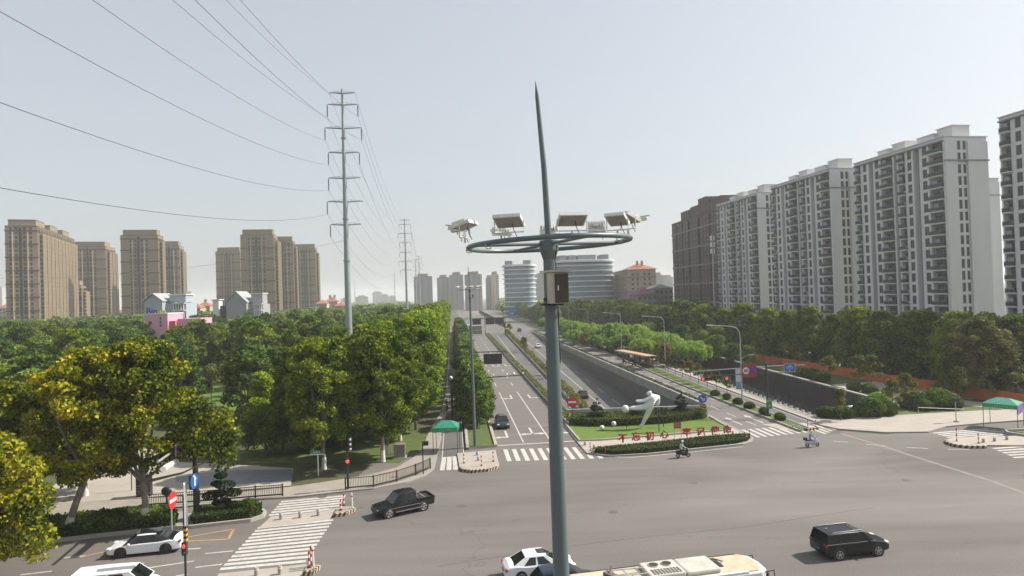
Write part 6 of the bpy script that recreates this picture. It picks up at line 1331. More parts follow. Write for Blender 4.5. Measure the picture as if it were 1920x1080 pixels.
# ================================================================ street furniture
def lamp(label, px, py, H=12.2, arm=4.6, side=True, low=False, name="street_lamp"):
    g = G(px, py); t = thing(name, label, "street lamp", (g.x, g.y, .1), 0); s = -1 if side else 1
    mb = MB(); mb.tube([(0, 0, 0), (0, 0, H * .5), (0, 0, H - 1.6)], [.11, .09, .07], 10); mb.tube([(0, 0, H - 1.6), (s * .1, 0, H - .9), (s * .55, 0, H - .35), (s * 1.3, 0, H - .12), (s * (arm - .6), 0, H + .12)], [.07, .065, .06, .055, .045], 8); mb.build("pole", GALV, t, smooth=True)
    mb = MB(); mb.box((s * (arm - .2), 0, H + .16), (1.0, .3, .11), rot=Matrix.Rotation(s * -.06, 3, 'Y')); mb.build("lamp_head", FLW, t, bevel=.03)
    mb = MB(); mb.tube([(0, 0, 0), (0, 0, .5)], .16, 10); mb.build("base", GALV, t)
    if low: mb = MB(); mb.tube([(0, 0, 7.0), (.9, 0, 7.5), (1.4, 0, 7.6)], [.045, .04, .035], 6); mb.box((1.65, 0, 7.64), (.75, .25, .1)); mb.build("lower_lamp", GALV, t)
    return t
lamp("nearest curved street lamp on the verge, next to the 60 speed sign", 1392, 760, low=True, arm=4.8)
for px, py, lab in ((1248, 696, "second curved street lamp, right of the bus shelter"), (1166, 670, "third curved street lamp, left of the bus shelter"), (1104, 644, "fourth curved street lamp along the side road"), (1068, 628, "fifth curved street lamp, just right of the big pole")): lamp(lab, px, py)
lamp("street lamp rising from the camphor strip with its arm over the main road", 877, 700, H=10, arm=4.2, side=False); lamp("street lamp farther up the camphor strip near the gantry", 872, 640, H=10, arm=4.2, side=False)
lamp("street lamp near the far end of the camphor strip", 868, 615, H=10, arm=4, side=False)
# traffic gantry with speed sign on the right
g = G(1440, 782); t = thing("traffic_light_gantry", "black gantry pole carrying two red lights, the red 60 panel and blue bicycle sign", "traffic light", (g.x, g.y, .15), 0)
mb = MB(); mb.tube([(0, 0, 0), (0, 0, 7.3)], [.17, .13], 10); mb.tube([(0, 0, 5.8), (0, 0, 6.05)], .3, 8); mb.ell((0, 0, 7.2), (.2, .2, .25)); mb.box((0, 0, .15), (.6, .6, .3)); mb.build("pole", BLACK, t, smooth=True, auto=40)
mb = MB(); mb.tube([(.1, 0, 6.9), (-9.9, .3, 6.45)], [.06, .045], 8); mb.tube([(0, 0, 6.9), (5.3, -.1, 6.95)], [.06, .04], 8); mb.build("upper_arm", GALV, t)
mb = MB(); mb.tube([(0, 0, 5.95), (-9.2, .2, 5.75)], [.075, .05], 8); mb.tube([(0, 0, 5.95), (4.8, 0, 5.95)], [.06, .045], 8); mb.build("lower_arm", BLACK, t)
RG = mat("red_light_glow", (0.5, 0.02, 0.02), .4, emit=((1, .05, .03), 1.6))
for x, nl in ((-8.4, 2), (-5.6, 1)):
    mb = MB(); mb.box((x, -.05, 5.4), (1.5 if nl == 2 else .5, .25, .48)); tl_ = mb.build("signal_head", BLACK, t); mb = MB(); mb.tube([(x - (.5 if nl == 2 else 0), -.2, 5.4), (x - (.5 if nl == 2 else 0), -.18, 5.4)], .17, 12); mb.build("red_lamp", RG, tl_)
mb = MB(); mb.box((-2.45, -.14, 6.35), (2.1, .06, 1.75)); pn = mb.build("speed_sign_panel", mat("dark_red_panel", (0.30, 0.02, 0.03), .5, c2=(0.24, 0.015, 0.02), scale=3), t)
def disc(c, r, th, m, par, name, n=24): mb = MB(); mb.tube([(c[0], c[1], c[2]), (c[0], c[1] - th, c[2])], r, n); return mb.build(name, m, par)
disc((-2.9, -.175, 6.4), .50, .02, WHITE, pn, "speed_disc"); disc((-1.95, -.175, 6.4), .48, .02, mat("purple_blue", (0.10, 0.03, 0.25), .5), pn, "no_parking_disc")
mb = MB(); mb.tube([(-2.9 + .46 * math.cos(q), -.2, 6.4 + .46 * math.sin(q)) for q in [i * .2618 for i in range(25)]], .03, 5, cap=False); mb.build("rim", RED, pn)
text("60", .62, BLACK, pn, (-2.9, -.205, 6.39), name="speed_figures", bold=.02)
mb = MB(); mb.box((3.2, -.1, 6.6), (1.55, .05, 1.15)); bs = mb.build("bicycle_sign", BLUE, t)
mb = MB()
for x in (2.95, 3.45): mb.tube([(x + .19 * math.cos(q), -.14, 6.65 + .19 * math.sin(q)) for q in [i * .5236 for i in range(13)]], .022, 5, cap=False)
mb.tube([(2.95, -.14, 6.65), (3.1, -.14, 6.9), (3.35, -.14, 6.9), (3.45, -.14, 6.65)], .022, 5); mb.tube([(3.1, -.14, 6.9), (3.2, -.14, 6.65), (3.35, -.14, 6.9)], .022, 5); mb.box((3.2, -.135, 6.25), (.08, .01, .22)); mb.build("bicycle_symbol", WHITE, bs)
mb = MB()
for x0, x1, z0, z1 in ((2.44, 3.96, 7.13, 7.16), (2.44, 3.96, 6.04, 6.07), (2.44, 2.47, 6.04, 7.16), (3.93, 3.96, 6.04, 7.16)): mb.box(((x0 + x1) / 2, -.13, (z0 + z1) / 2), (x1 - x0, .01, z1 - z0))
mb.build("sign_border", WHITE, bs)
mb = MB(); mb.box((.15, -.18, 1.75), (.78, .08, 1.45)); gs = mb.build("green_notice", GREEN, t); marks(2, .28, WHITE, gs, (.15, -.225, 2.2), name="notice_lettering")
mb = MB(); mb.prism([(-.05, 0), (.35, 0), (.15, .35)], 0, .01); o = mb.build("warning_triangle", YEL, gs, loc=(0, -.225, 1.3)); o.rotation_euler.x = math.pi / 2
t = thing("lamp_banner", "long pale banner with a blue lower part hanging beside the nearest street lamp", "banner", (*G(1386, 763)[:2], 0)); mb = MB(); mb.box((0, 0, 4.2), (.75, .03, 3.0)); mb.build("cloth", mat("pale_banner", (0.50, 0.54, 0.58), .7), t); mb = MB(); mb.box((0, -.01, 3.25), (.76, .04, 1.1)); mb.build("lower_panel", mat("banner_blue", (0.12, 0.25, 0.36), .6), t); mb = MB(); mb.tube([(0, 0, 5.72), (.5, 0, 5.72)], .02, 5); mb.build("bracket", GALV, t)
# no entry sign, keep right sign, road arrow
def roundsign(label, px, py, top, r, face, kind, name="road_sign", yaw=0.0):
    g = G(px, py); D = g.y; z = top * 1.0; t = thing(name, label, "road sign", (g.x, g.y, .15), yaw); mb = MB(); mb.tube([(0, 0, 0), (0, 0, z)], .045, 8); mb.build("post", GALV if kind != 'n' else BLACK, t)
    d = disc((0, -.06, z), r, .03, face, t, "sign_face")
    if kind == 'n': mb = MB(); mb.box((0, -.1, z), (r * 1.5, .02, r * .36)); mb.build("white_bar", WHITE, d)
    if kind == 'a':
        mb = MB(); rr_ = Matrix.Rotation(R(38), 3, 'Y'); mb.box((0, -.1, z), (r * 1.15, .015, r * .2), rot=rr_)
        e = Vector((r * .58 * math.cos(R(38)), -.1, -r * .58 * math.sin(R(38)))) + Vector((0, 0, z)); mb.box(e + Vector((-r * .22, 0, 0)), (r * .6, .015, r * .18)); mb.box(e + Vector((0, 0, r * .22)), (r * .18, .015, r * .6)); mb.build("white_arrow", WHITE, d)
    return t
roundsign("red no entry sign on a black post at the island's left corner", 1074, 797, 3.0, .72, RED, 'n')
t = roundsign("blue keep right arrow sign above striped boards on the island's right corner", 1318, 783, 2.5, .62, BLUE, 'a')
mb = MB(); mb.box((.02, -.08, 1.2), (.75, .05, 1.15)); hz = mb.build("hazard_board", BLACK, t); mb = MB()
for k in range(3):
    z = .75 + k * .38; mb.add([(-.35, -.115, z + .1), (.02, -.115, z - .08), (.02, -.115, z + .1), (-.35, -.115, z + .28)], [(0, 1, 2, 3)]); mb.add([(.02, -.115, z - .08), (.39, -.115, z - .26 + .1), (.39, -.115, z + .02), (.02, -.115, z + .1)], [(0, 1, 2, 3)])
mb.build("yellow_chevron", YEL, hz)
# sculpture
WS = mat("sculpture_white", (0.66, 0.68, 0.70), 0.55, c2=(0.50, 0.52, 0.54), scale=3.5, detail=6, stretch=(.3, .3, 4), bump=.25)
g = G(1203, 806); sc = g.y / F; z3 = lambda x, y: ((x - 785) / 5.333 * sc, 0, (455 - y) / 5.333 * sc)
J = [z3(880, 235), z3(905, 185), z3(915, 148), z3(888, 138), z3(872, 118), z3(864, 104), z3(840, 250), z3(780, 262), z3(700, 264), z3(668, 262), z3(870, 285), z3(845, 335), z3(812, 390), z3(796, 430), z3(765, 452), z3(860, 170), z3(800, 190), z3(745, 190), z3(728, 186), z3(960, 165), z3(965, 215), z3(945, 255)]
J = [(x, {15: -.25, 16: -.35, 17: -.35, 18: -.35, 19: .3, 20: .4, 21: .3}.get(i, 0), z) for i, (x, y, z) in enumerate(J)]
Ed = [(0, 1), (1, 2), (2, 3), (3, 4), (4, 5), (0, 6), (6, 7), (7, 8), (8, 9), (0, 10), (10, 11), (11, 12), (12, 13), (13, 14), (2, 15), (15, 16), (16, 17), (17, 18), (2, 19), (19, 20), (20, 21)]
Rd = [.52, .60, .50, .26, .46, .44, .46, .38, .30, .24, .40, .36, .28, .22, .24, .26, .24, .20, .16, .40, .32, .22]
o = skin_obj("footballer_sculpture", J, Ed, [r * .98 for r in Rd]); o.data.materials.append(WS); o.location = (g.x, g.y, .35); tag(o, "big white sculpture of a footballer kicking high on the lawn island", "sculpture")
bp_ = z3(630, 268)
def ball(loc, r, label):
    mb = MB(); mb.ell((0, 0, r), (r, r, r), 20, 14); t_ = mb.build("football", WHITE, None, smooth=True, loc=loc); tag(t_, label, "ball"); mb = MB()
    for k, d in enumerate(((0, 0, 1), (.8, -.5, .3), (-.6, -.75, .25), (.1, -.9, -.4), (.85, .4, .3), (-.9, .3, .3), (0, .95, .3), (-.2, -.6, .78))):
        d = Vector(d).normalized(); a = d.orthogonal().normalized(); b = d.cross(a); mb.add([Vector((0, 0, r)) + (d * .99 + (a * math.cos(q) + b * math.sin(q)) * .28).normalized() * r * 1.012 for q in [i * 1.2566 for i in range(5)]], [(0, 1, 2, 3, 4)])
    mb.build("black_patch", BLACK, t_); return t_
b_ = ball((g.x + bp_[0], g.y, .35 + bp_[2] - .45), .47, "big white ball at the sculpture's raised foot, held up by a thin post")
mb = MB(); mb.tube([(0.1, 0, -(.35 + bp_[2] - .45) + .15), (0.1, 0, .1)], .04, 6); mb.build("support_post", BLACK, b_)
for px, py, lab in ((1129, 810, "white football lying on the lawn, left one of two"), (1151, 802, "white football lying on the lawn, right one of two")): gg = G(px, py); ball((gg.x, gg.y, .19), .34, lab)
def signal(label, px, py, H, nh=2, glow=None, arm=.35, twin=True):
    g = G(px, py); t = thing("traffic_signal", label, "traffic light", (g.x, g.y, .12)); mb = MB(); mb.tube([(0, 0, 0), (0, 0, H)], .06, 8); mb.build("post", BLACK, t)
    for s in ((-1, 1) if twin else (1,)):
        mb = MB(); mb.box((s * arm, 0, H - .5), (.3, .25, .95)); mb.tube([(0, 0, H - .5), (s * arm, 0, H - .5)], .03, 5); hd = mb.build("signal_head", BLACK, t)
        mb = MB()
        for k in range(3): mb.tube([(s * arm, -.12, H - .2 - k * .3), (s * arm, -.22, H - .2 - k * .3)], .11, 10)
        mb.build("visor", BLACK, hd)
    return t
signal("twin black traffic light on a post at the sculpture's right leg", 1236, 812, 3.2); signal("single black traffic light post just right of the sculpture", 1244, 803, 2.6, twin=False)
gg = G(1271, 824.5); t = thing("notice_board", "small red notice on two pale legs in front of the slogan", "notice board", (gg.x, gg.y, .14)); mb = MB(); mb.box((0, 0, 1.6), (.9, .05, .75)); mb.build("board", mat("dull_red", (0.28, 0.06, 0.05), .6), t)
for s in (-1, 1): mb = MB(); mb.box((s * .42, 0, 1.0), (.05, .06, 2.0)); mb.build("leg", mat("pink_post", (.5, .3, .26), .6), t)
mb = MB()
for k in range(3): mb.box((0, -.035, 1.78 - k * .16), (.6, .01, .04))
mb.build("writing_lines", mat("pale_pink", (.55, .42, .40), .6), t)
# slogan characters
for ch, px, py, lab in (("不", 1168, 841, "first"), ("忘", 1193, 837.5, "second"), ("初", 1219, 836.5, "third"), ("心", 1246, 833, "fourth"), ("牢", 1288, 829, "fifth"), ("记", 1314, 827.5, "sixth"), ("使", 1341, 825.5, "seventh"), ("命", 1364, 824, "eighth")):
    gg = G(px, py - 1.5); t = thing("slogan_character", "red standing character %s, %s of the slogan's eight" % (ch, lab), "character sign", (gg.x, gg.y, .14), 0.07)
    text(ch, 1.08, RED, t, (0, 0, .88), depth=.05, name="character", bold=.03); mb = MB(); mb.box((0, .02, .08), (.8, .08, .16)); mb.build("base", RED, t)
# green tents
TG = mat("tent_green", (0.012, 0.20, 0.135), .65, c2=(0.009, 0.16, 0.11), scale=1.5); TG2 = mat("tent_valance", (0.02, 0.27, 0.10), .65); TBL = mat("tent_blue_side", (0.06, 0.16, 0.5), .65, c2=(0.25, 0.08, 0.28), scale=.8)
def tent(label, loc, rz, W, D, H, txt, two=None, vh=.5):
    t = thing("canopy_tent", label, "tent", loc, rz); x, y = W / 2, D / 2; zt = H + .6
    mb = MB(); mb.add([(-x, -y, H), (x, -y, H), (x, y, H), (-x, y, H), (-x * .35, 0, zt), (x * .35, 0, zt)], [(0, 1, 5, 4), (1, 2, 5), (2, 3, 4, 5), (3, 0, 4), (0, 3, 2, 1)]); mb.build("canopy", TG, t)
    for i, (cx, cy, w, d, m) in enumerate(((0, -y, W, .02, TG2), (0, y, W, .02, TG), (-x, 0, .02, D - .05, TG), (x, 0, .02, D - .05, two or TG))): mb = MB(); hh = vh if i != 3 or not two else 1.1; mb.box((cx, cy, H - hh / 2), (w, d, hh)); mb.build("valance", m, t)
    for sx in (-1, 1):
        for sy in (-1, 1): mb = MB(); mb.tube([(sx * (x - .05), sy * (y - .05), 0), (sx * (x - .05), sy * (y - .05), H)], .035, 6); mb.build("leg", BLACK, t)
    for k, ln in enumerate(txt): marks(ln, .24 if len(txt) == 1 else .21, mat("pale_green_ink", (.30, .50, .36), .6), t, (.15, -y - .014, H - .27 - (k - .5 * (len(txt) - 1)) * -.23), name="valance_lettering", seed=k + ln)
    mb = MB()
    for s in (-1, 1):
        for k in range(3): mb.tube([(-x + .1 + k * (W - .2) / 3, s * (y - .06), H - .5 - .3 * (k % 2)), (-x + .1 + (k + 1) * (W - .2) / 3, s * (y - .06), H - .8 + .3 * (k % 2))], .012, 4)
    mb.build("truss", GALV, t); return t
gl, gr = G(812, 853), G(858, 853); tent("green canopy tent over the bike path entrance", ((gl.x + gr.x) / 2, gl.y + 1.6, .02), .0, (gr.x - gl.x) * 1.02, 3.0, 3.0, [8, 8])
gl, gr = G(1845, 802), G(1908, 809); d_ = gr - gl; tent("green canopy tent with a blue side panel at the right edge", ((gl.x + gr.x) / 2 - d_.y / d_.length * 1.6, (gl.y + gr.y) / 2 + d_.x / d_.length * 1.6, .1), math.atan2(d_.y, d_.x), d_.length * 1.05, 3.2, 2.95, [10], two=TBL)
# bus shelter
ga, gb = G(1182, 684), G(1246, 692); ga = Vector((AT(1180, 684, 150).x, 164, 0)); gb = Vector((AT(1240, 690, 138).x, 145, 0)); dd = gb - ga; t = thing("bus_shelter", "long bus shelter with a flat wooden looking roof beside the side road", "bus shelter", (*ga[:2], .12), math.atan2(dd.y, dd.x)); Ls = 18.5
WR = mat("shelter_roof", (0.42, 0.29, 0.18), .8, c2=(0.33, 0.22, 0.14), scale=2, stretch=(4, 1, 1)); WD = mat("shelter_post", (0.10, 0.06, 0.045), .7)
mb = MB(); mb.box((Ls / 2, 0, 3.05), (Ls, 2.6, .16)); mb.box((Ls / 2, -1.28, 2.95), (Ls, .08, .36)); mb.box((Ls / 2, 1.28, 2.95), (Ls, .08, .36)); mb.build("roof", WR, t)
for k in range(6): mb = MB(); mb.box((1.0 + k * 3.3, .7, 1.45), (.28, .28, 3.0)); mb.build("post", WD, t)
for k in range(3): mb = MB(); mb.box((3.4 + k * 5.6, .72, 1.5), (3.0, .08, 1.5)); mb.build("timetable_panel", mat("panel_brown", (.16, .10, .08), .6, c2=(.22, .18, .15)), t); mb = MB(); mb.box((3.4 + k * 5.6, -.1, .45), (2.4, .4, .08)); mb.box((2.5 + k * 5.6, -.1, .2), (.08, .3, .45)); mb.box((4.3 + k * 5.6, -.1, .2), (.08, .3, .45)); mb.build("bench", WD, t)
# gantries on the main road
def gantry(label, D, pxp, H, pxe, zarm, panels, pxy=None, two=False, m=BLACK):
    p = AT(pxp, 600, D); t = thing("sign_gantry", label, "sign gantry", (p.x, D, 0)); e = AT(pxe, 600, D).x - p.x
    mb = MB(); mb.tube([(0, 0, 0), (0, 0, H)], [.18, .14], 8); mb.build("post", m, t); mb = MB(); mb.tube([(0, 0, zarm), (e, 0, zarm)], .1, 6)
    if two: mb.tube([(0, 0, zarm - .8), (e, 0, zarm - .8)], .08, 6)
    mb.build("arm", m, t)
    for x0, x1, y0, y1 in panels:
        a = AT(x0, y0, D - .2); b = AT(x1, y1, D - .2); mb = MB(); mb.box(((a.x + b.x) / 2 - p.x, -.2, (a.z + b.z) / 2), (b.x - a.x, .12, a.z - b.z)); pn_ = mb.build("sign_panel", mat("sign_back", (0.022, 0.022, 0.024), .6, c2=(.03, .03, .032)), t)
        mb = MB()
        for q in (.25, .75): xx = a.x + (b.x - a.x) * q - p.x; mb.box((xx, -.1, (a.z + zarm) / 2), (.1, .1, abs(zarm - a.z) + .2))
        mb.build("hanger", m, pn_)
    return t
z_ = AT(910, 660, 130).z; gantry("gantry with a big black sign panel seen from behind over the main road", 130, 878, z_ + .6, 948, z_, ((906.5, 941.5, 664, 682),))
z_ = AT(925, 596, 300).z; gantry("far gantry post on the median holding two dark panels to its left", 300, 947, z_ + .4, 909, z_, ((910.5, 927, 597, 608), (928, 945, 596, 607))); gantry("far gantry post on the hedge line holding one dark panel to its left", 297, 909, z_ + 1.5, 884, z_, ((885.5, 902, 598, 608.5),))
z_ = AT(962, 584, 420).z; t = gantry("distant gantry with a blue direction sign over the far road", 420, 990, z_ + .5, 950, z_, ()); a = AT(954, 583, 419.5); b = AT(967, 592, 419.5); mb = MB(); mb.box(((a.x + b.x) / 2 - t.location.x, -.3, (a.z + b.z) / 2), (b.x - a.x, .12, a.z - b.z)); sp_ = mb.build("direction_sign", BLUE, t); mb = MB(); cx = (a.x + b.x) / 2 - t.location.x; cz = (a.z + b.z) / 2; mb.box((cx, -.38, cz), (2.6, .02, .3)); mb.box((cx, -.38, cz), (.3, .02, 1.6)); mb.build("road_diagram", WHITE, sp_)
a = AT(880, 629, 296); b = AT(903, 611, 296); t = thing("billboard", "grey framed board standing beside the main road below the far gantry", "billboard", ((a.x + b.x) / 2, 296, 0)); mb = MB(); mb.box((0, 0, (b.z + max(a.z, .6)) / 2), (b.x - a.x, .15, b.z - max(a.z, .6))); mb.build("board", mat("grey_board", (.22, .23, .25), .7), t)
for s in (-1, 1): mb = MB(); mb.box((s * (b.x - a.x) / 2, 0, b.z / 2), (.16, .2, b.z)); mb.build("leg", BLACK, t)
# camera arm across the main road
t = thing("camera_gantry", "long dark traffic camera arm reaching over the main road from the camphor trees", "camera gantry", (AT(846, 700, 95).x, 95, 0)); mb = MB(); e0 = AT(846, 712, 95); e1 = AT(985, 703, 95); mb.tube([(0, 0, 0), (0, 0, e0.z + .3)], .13, 8); mb.build("post", BLACK, t); mb = MB(); mb.tube([(0, 0, e0.z), (e1.x - e0.x, 0, e1.z)], [.1, .06], 8); mb.build("arm", BLACK, t)
for px, s in ((963, .2), (950, .12), (845, .26), (980, .12), (925, .1)): x = AT(px, 700, 95).x - e0.x; mb = MB(); mb.ell((x, -.1, e0.z + (e1.z - e0.z) * x / (e1.x - e0.x) + .3), (s, .3, s)); mb.build("traffic_camera", WHITE, t, smooth=True)
# bollards
RW_W = WHITE
BG = "striped red and white bollards on the traffic islands"
def striped(label, px, py, h, r=.065, grp=None, z=.14):
    g = G(px, py); t = thing("striped_post", label, "bollard", (g.x, g.y, z), group=grp); mb = MB(); n = 5
    for k in range(n): mb.tube([(0, 0, h * k / n), (0, 0, h * (k + 1) / n)], r, 10, mi=k % 2)
    mb.build("post", [RED, WHITE], t); mb = MB(); mb.tube([(0, 0, 0), (0, 0, .05)], r * 2.2, 10); mb.build("foot", BLACK, t); return t
for px, py, h, lab in ((639, 960, .95, "red and white post at the middle refuge, front one"), (645, 951, 1.05, "red and white post at the middle refuge, rear one"), (580, 1068, 1.1, "red and white post on the bottom island, left one"), (583.5, 1062, 1.25, "red and white post on the bottom island, right one"), (903, 876, 1.1, "red and white post on the island below the far mast, front one"), (870, 871, 1.0, "red and white post on the island below the far mast, left one"), (925, 868, 1.1, "red and white post on the island below the far mast, right one"), (1107, 847, .9, "red and white post at the left tip of the slogan hedge"), (1135, 853, .7, "low red and white post in the slogan hedge, left part"), (1400, 829, .8, "red and white post at the right tip of the slogan hedge"), (1406, 823, .9, "red and white post behind the right tip of the slogan hedge"), (1515, 806, 1.1, "red and white post beside the right crossing, left one"), (1530, 804, 1.0, "red and white post beside the right crossing, right one"), (1794, 830, 1.5, "thicker red and white post on the right island"), (1835, 834, 1.15, "thinner red and white post on the right island")): striped(lab, px, py, h)
def bollard(label, px, py, h=.55, r=.14, grp=None, z=.02):
    g = G(px, py); t = thing("stone_bollard", label, "bollard", (g.x, g.y, z), group=grp); mb = MB(); mb.tube([(0, 0, 0), (0, 0, h * .92), (0, 0, h)], [r, r, r * .8], 12); mb.build("post", CONC, t, smooth=True, auto=30); mb = MB(); mb.tube([(0, 0, h * .7), (0, 0, h * .8)], r * 1.03, 12); mb.build("band", WHITE, t); return t
for px, py, lab in ((527, 974, "left stone bollard on the middle refuge"), (563, 971, "middle stone bollard on the middle refuge"), (597, 967, "right stone bollard on the middle refuge"), (481, 1080, "stone bollard at the bottom edge, left one"), (525, 1077, "stone bollard at the bottom edge, right one"), (895, 856, "stone bollard behind the posts below the far mast"), (897, 866, "stone bollard between the posts below the far mast"), (1097, 837, "stone bollard left of the slogan"), (1114, 843, "stone bollard at the slogan hedge's left end"), (1374, 817, "stone bollard right of the slogan's last character"), (1487, 804, "stone bollard on the right refuge, left one"), (1499, 808, "stone bollard on the right refuge, right one"), (1844, 832, "left stone bollard on the right island"), (1865, 830, "middle stone bollard on the right island"), (1888, 827, "right stone bollard on the right island")): bollard(lab, px, py)
def flexpost(label, px, py, h=1.3):
    g = G(px, py); t = thing("white_post", label, "post", (g.x, g.y, .14)); mb = MB(); mb.tube([(0, 0, 0), (-.05, 0, h)], .07, 8); mb.build("post", WHITE, t); mb = MB(); mb.box((-.04, 0, h * .8), (.16, .16, .1)); mb.build("band", RED, t)
flexpost("leaning white post at the tip of the middle refuge", 661, 956); flexpost("white post behind the striped posts on the bottom island", 588, 1064)
# hazard striped kerbs
HZB = mat("hazard_brown", (0.06, 0.045, 0.035), .8); HZY = mat("hazard_cream", (0.50, 0.40, 0.27), .8)
def hazkerb(label, pix, h=.28, n=13):
    P = [G(x, y) for x, y in pix]; o0 = P[0].copy(); t = thing("striped_kerb", label, "kerb", (o0.x, o0.y, 0)); seg_ = [(b - a).length for a, b in zip(P, P[1:])]; Lt = sum(seg_)
    def at(u):
        u *= Lt
        for a, b, l in zip(P, P[1:], seg_):
            if u <= l + 1e-6: return a.lerp(b, u / l)
            u -= l
        return P[-1]
    mb = MB(); N = n * 2; pts = [at(i / N) - o0 for i in range(N + 1)]
    for i in range(N):
        a, b = pts[i], pts[i + 1]; d = (b - a).normalized(); q = Vector((-d.y, d.x, 0)) * .25; k = .12
        a2, b2 = a + d * k, b + d * k
        mb.add([(a.x, a.y, 0), (b.x, b.y, 0), (b2.x, b2.y, h), (a2.x, a2.y, h), ((b2 + q).x, (b2 + q).y, h), ((a2 + q).x, (a2 + q).y, h), ((a + q).x, (a + q).y, 0), ((b + q).x, (b + q).y, 0)], [(0, 1, 2, 3), (3, 2, 4, 5), (5, 4, 7, 6)], i % 2)
    mb.build("stones", [HZB, HZY], t); return t
hazkerb("curved kerb with dark and cream stripes on the island below the far mast", [(862, 880), (866, 884.5), (885, 887), (915, 884.5), (933, 879)])
hazkerb("curved striped kerb of the middle refuge", [(624, 971), (650, 967.5), (666, 959)], n=6); hazkerb("curved striped kerb on the bottom island", [(566, 1081), (586, 1079), (600, 1069)], n=5); hazkerb("curved striped kerb of the right island", [(1772, 827), (1774, 833), (1790, 838), (1816, 841), (1850, 841)], n=11)
hazkerb("short striped kerb at the right refuge", [(1511, 808.5), (1536, 805)], n=4)
# black fences
def fence(label, pix, h=1.05, post=2.6, bar=.15, z=.13):
    P = [G(x, y) for x, y in pix]; o0 = P[0].copy(); t = thing("railing_fence", label, "fence", (o0.x, o0.y, z)); Q = [p - o0 for p in P]; pts = [Q[0]]
    L = sum((b - a).length for a, b in zip(Q, Q[1:])); n = max(1, round(L / post)); segl = [(b - a).length for a, b in zip(Q, Q[1:])]
    def at(u):
        for a, b, l in zip(Q, Q[1:], segl):
            if u <= l + 1e-6: return a.lerp(b, u / l)
            u -= l
        return Q[-1]
    pts = [at(L * i / n) for i in range(n + 1)]
    for p in pts: mb = MB(); mb.box((p.x, p.y, h / 2 + .05), (.11, .11, h + .12)); mb.build("post", BLACK, t)
    for a, b in zip(pts, pts[1:]):
        mb = MB(); l = (b - a).length; d = (b - a) / l; an = math.atan2(d.y, d.x); c = (a + b) / 2; mb.box((c.x, c.y, h), (l - .1, .05, .06), rz=an); mb.box((c.x, c.y, .18), (l - .1, .05, .12), rz=an); k = int(l / bar)
        for i in range(1, k): q = a + d * (l * i / k); mb.box((q.x, q.y, h / 2 + .05), (.03, .03, h - .15), rz=an)
        mb.build("panel", BLACK, t)
    return t
fence("black railing curving round the corner from the signal post to the bike path", [(648, 921), (687, 918), (722, 913), (752, 903), (777, 894.5), (807, 881)])
fence("straight black railing behind the white sedan and the cloud pruned tree", [(268, 953), (357, 947), (443, 940), (487, 936), (530, 933)])
# railing with white bases along the sunken garden
t = thing("railing_fence", "low black railing on white stone blocks along the sunken garden", "fence", (38.9, 133, .13)); A_, B_, C_ = Vector((39.0, 172, 0)), Vector((39.0, 133, 0)), Vector((41.15, 87.9, 0)); o0 = B_; pts = [A_.lerp(B_, i / 22) for i in range(22)] + [B_.lerp(C_, i / 26) for i in range(27)]
for i, p in enumerate(pts):
    q = p - o0; mb = MB(); mb.box((q.x, q.y, .14), (.3, .45, .28)); ps = mb.build("base_block", WHITE, t); mb = MB(); mb.box((q.x, q.y, .7), (.14, .14, 1.15)); mb.ell((q.x, q.y, 1.3), (.1, .1, .1), 6, 4); mb.build("post", BLACK, ps)
for a, b in zip(pts, pts[1:]):
    a, b = a - o0, b - o0; mb = MB()
    for z in (.45, .75, 1.05): mb.tube([(a.x, a.y, z), ((a.x + b.x) / 2, (a.y + b.y) / 2, z - .1), (b.x, b.y, z)], .035, 5)
    mb.build("chain", BLACK, t)
# orange site fence
OR_ = mat("orange_mesh", (0.58, 0.15, 0.04), .8, c2=(0.38, 0.11, 0.035), scale=.35, detail=5, stretch=(1, 1, .2)); t = thing("site_fence", "orange construction fence running behind the right lawn below the tall trees", "fence", (69, 94, 0)); a = Vector((73.0, 84)); b = Vector((58.0, 162)); n = 34; o0 = Vector((69, 94))
for i in range(n):
    p, q = a.lerp(b, i / n) - o0, a.lerp(b, (i + 1) / n) - o0; w1, w2 = .16 * math.sin(i * 1.7), .16 * math.sin((i + 1) * 1.7); mb = MB(); m_ = (p + q) / 2; h1 = 1.85 + .08 * math.sin(i * 2.3)
    mb.add([(p.x + w1, p.y, .05), (m_.x - .1, m_.y, .05), (q.x + w2, q.y, .05), (p.x + w1, p.y, h1), (m_.x - .1, m_.y, h1 - .1), (q.x + w2, q.y, 1.85 + .08 * math.sin((i + 1) * 2.3))], [(0, 1, 4, 3), (1, 2, 5, 4)]); mb.build("panel", OR_, t); mb = MB(); mb.tube([(p.x + w1 + .06, p.y, 0), (p.x + w1 + .06, p.y, 1.95)], .04, 5); mb.build("post", BLACK, t)
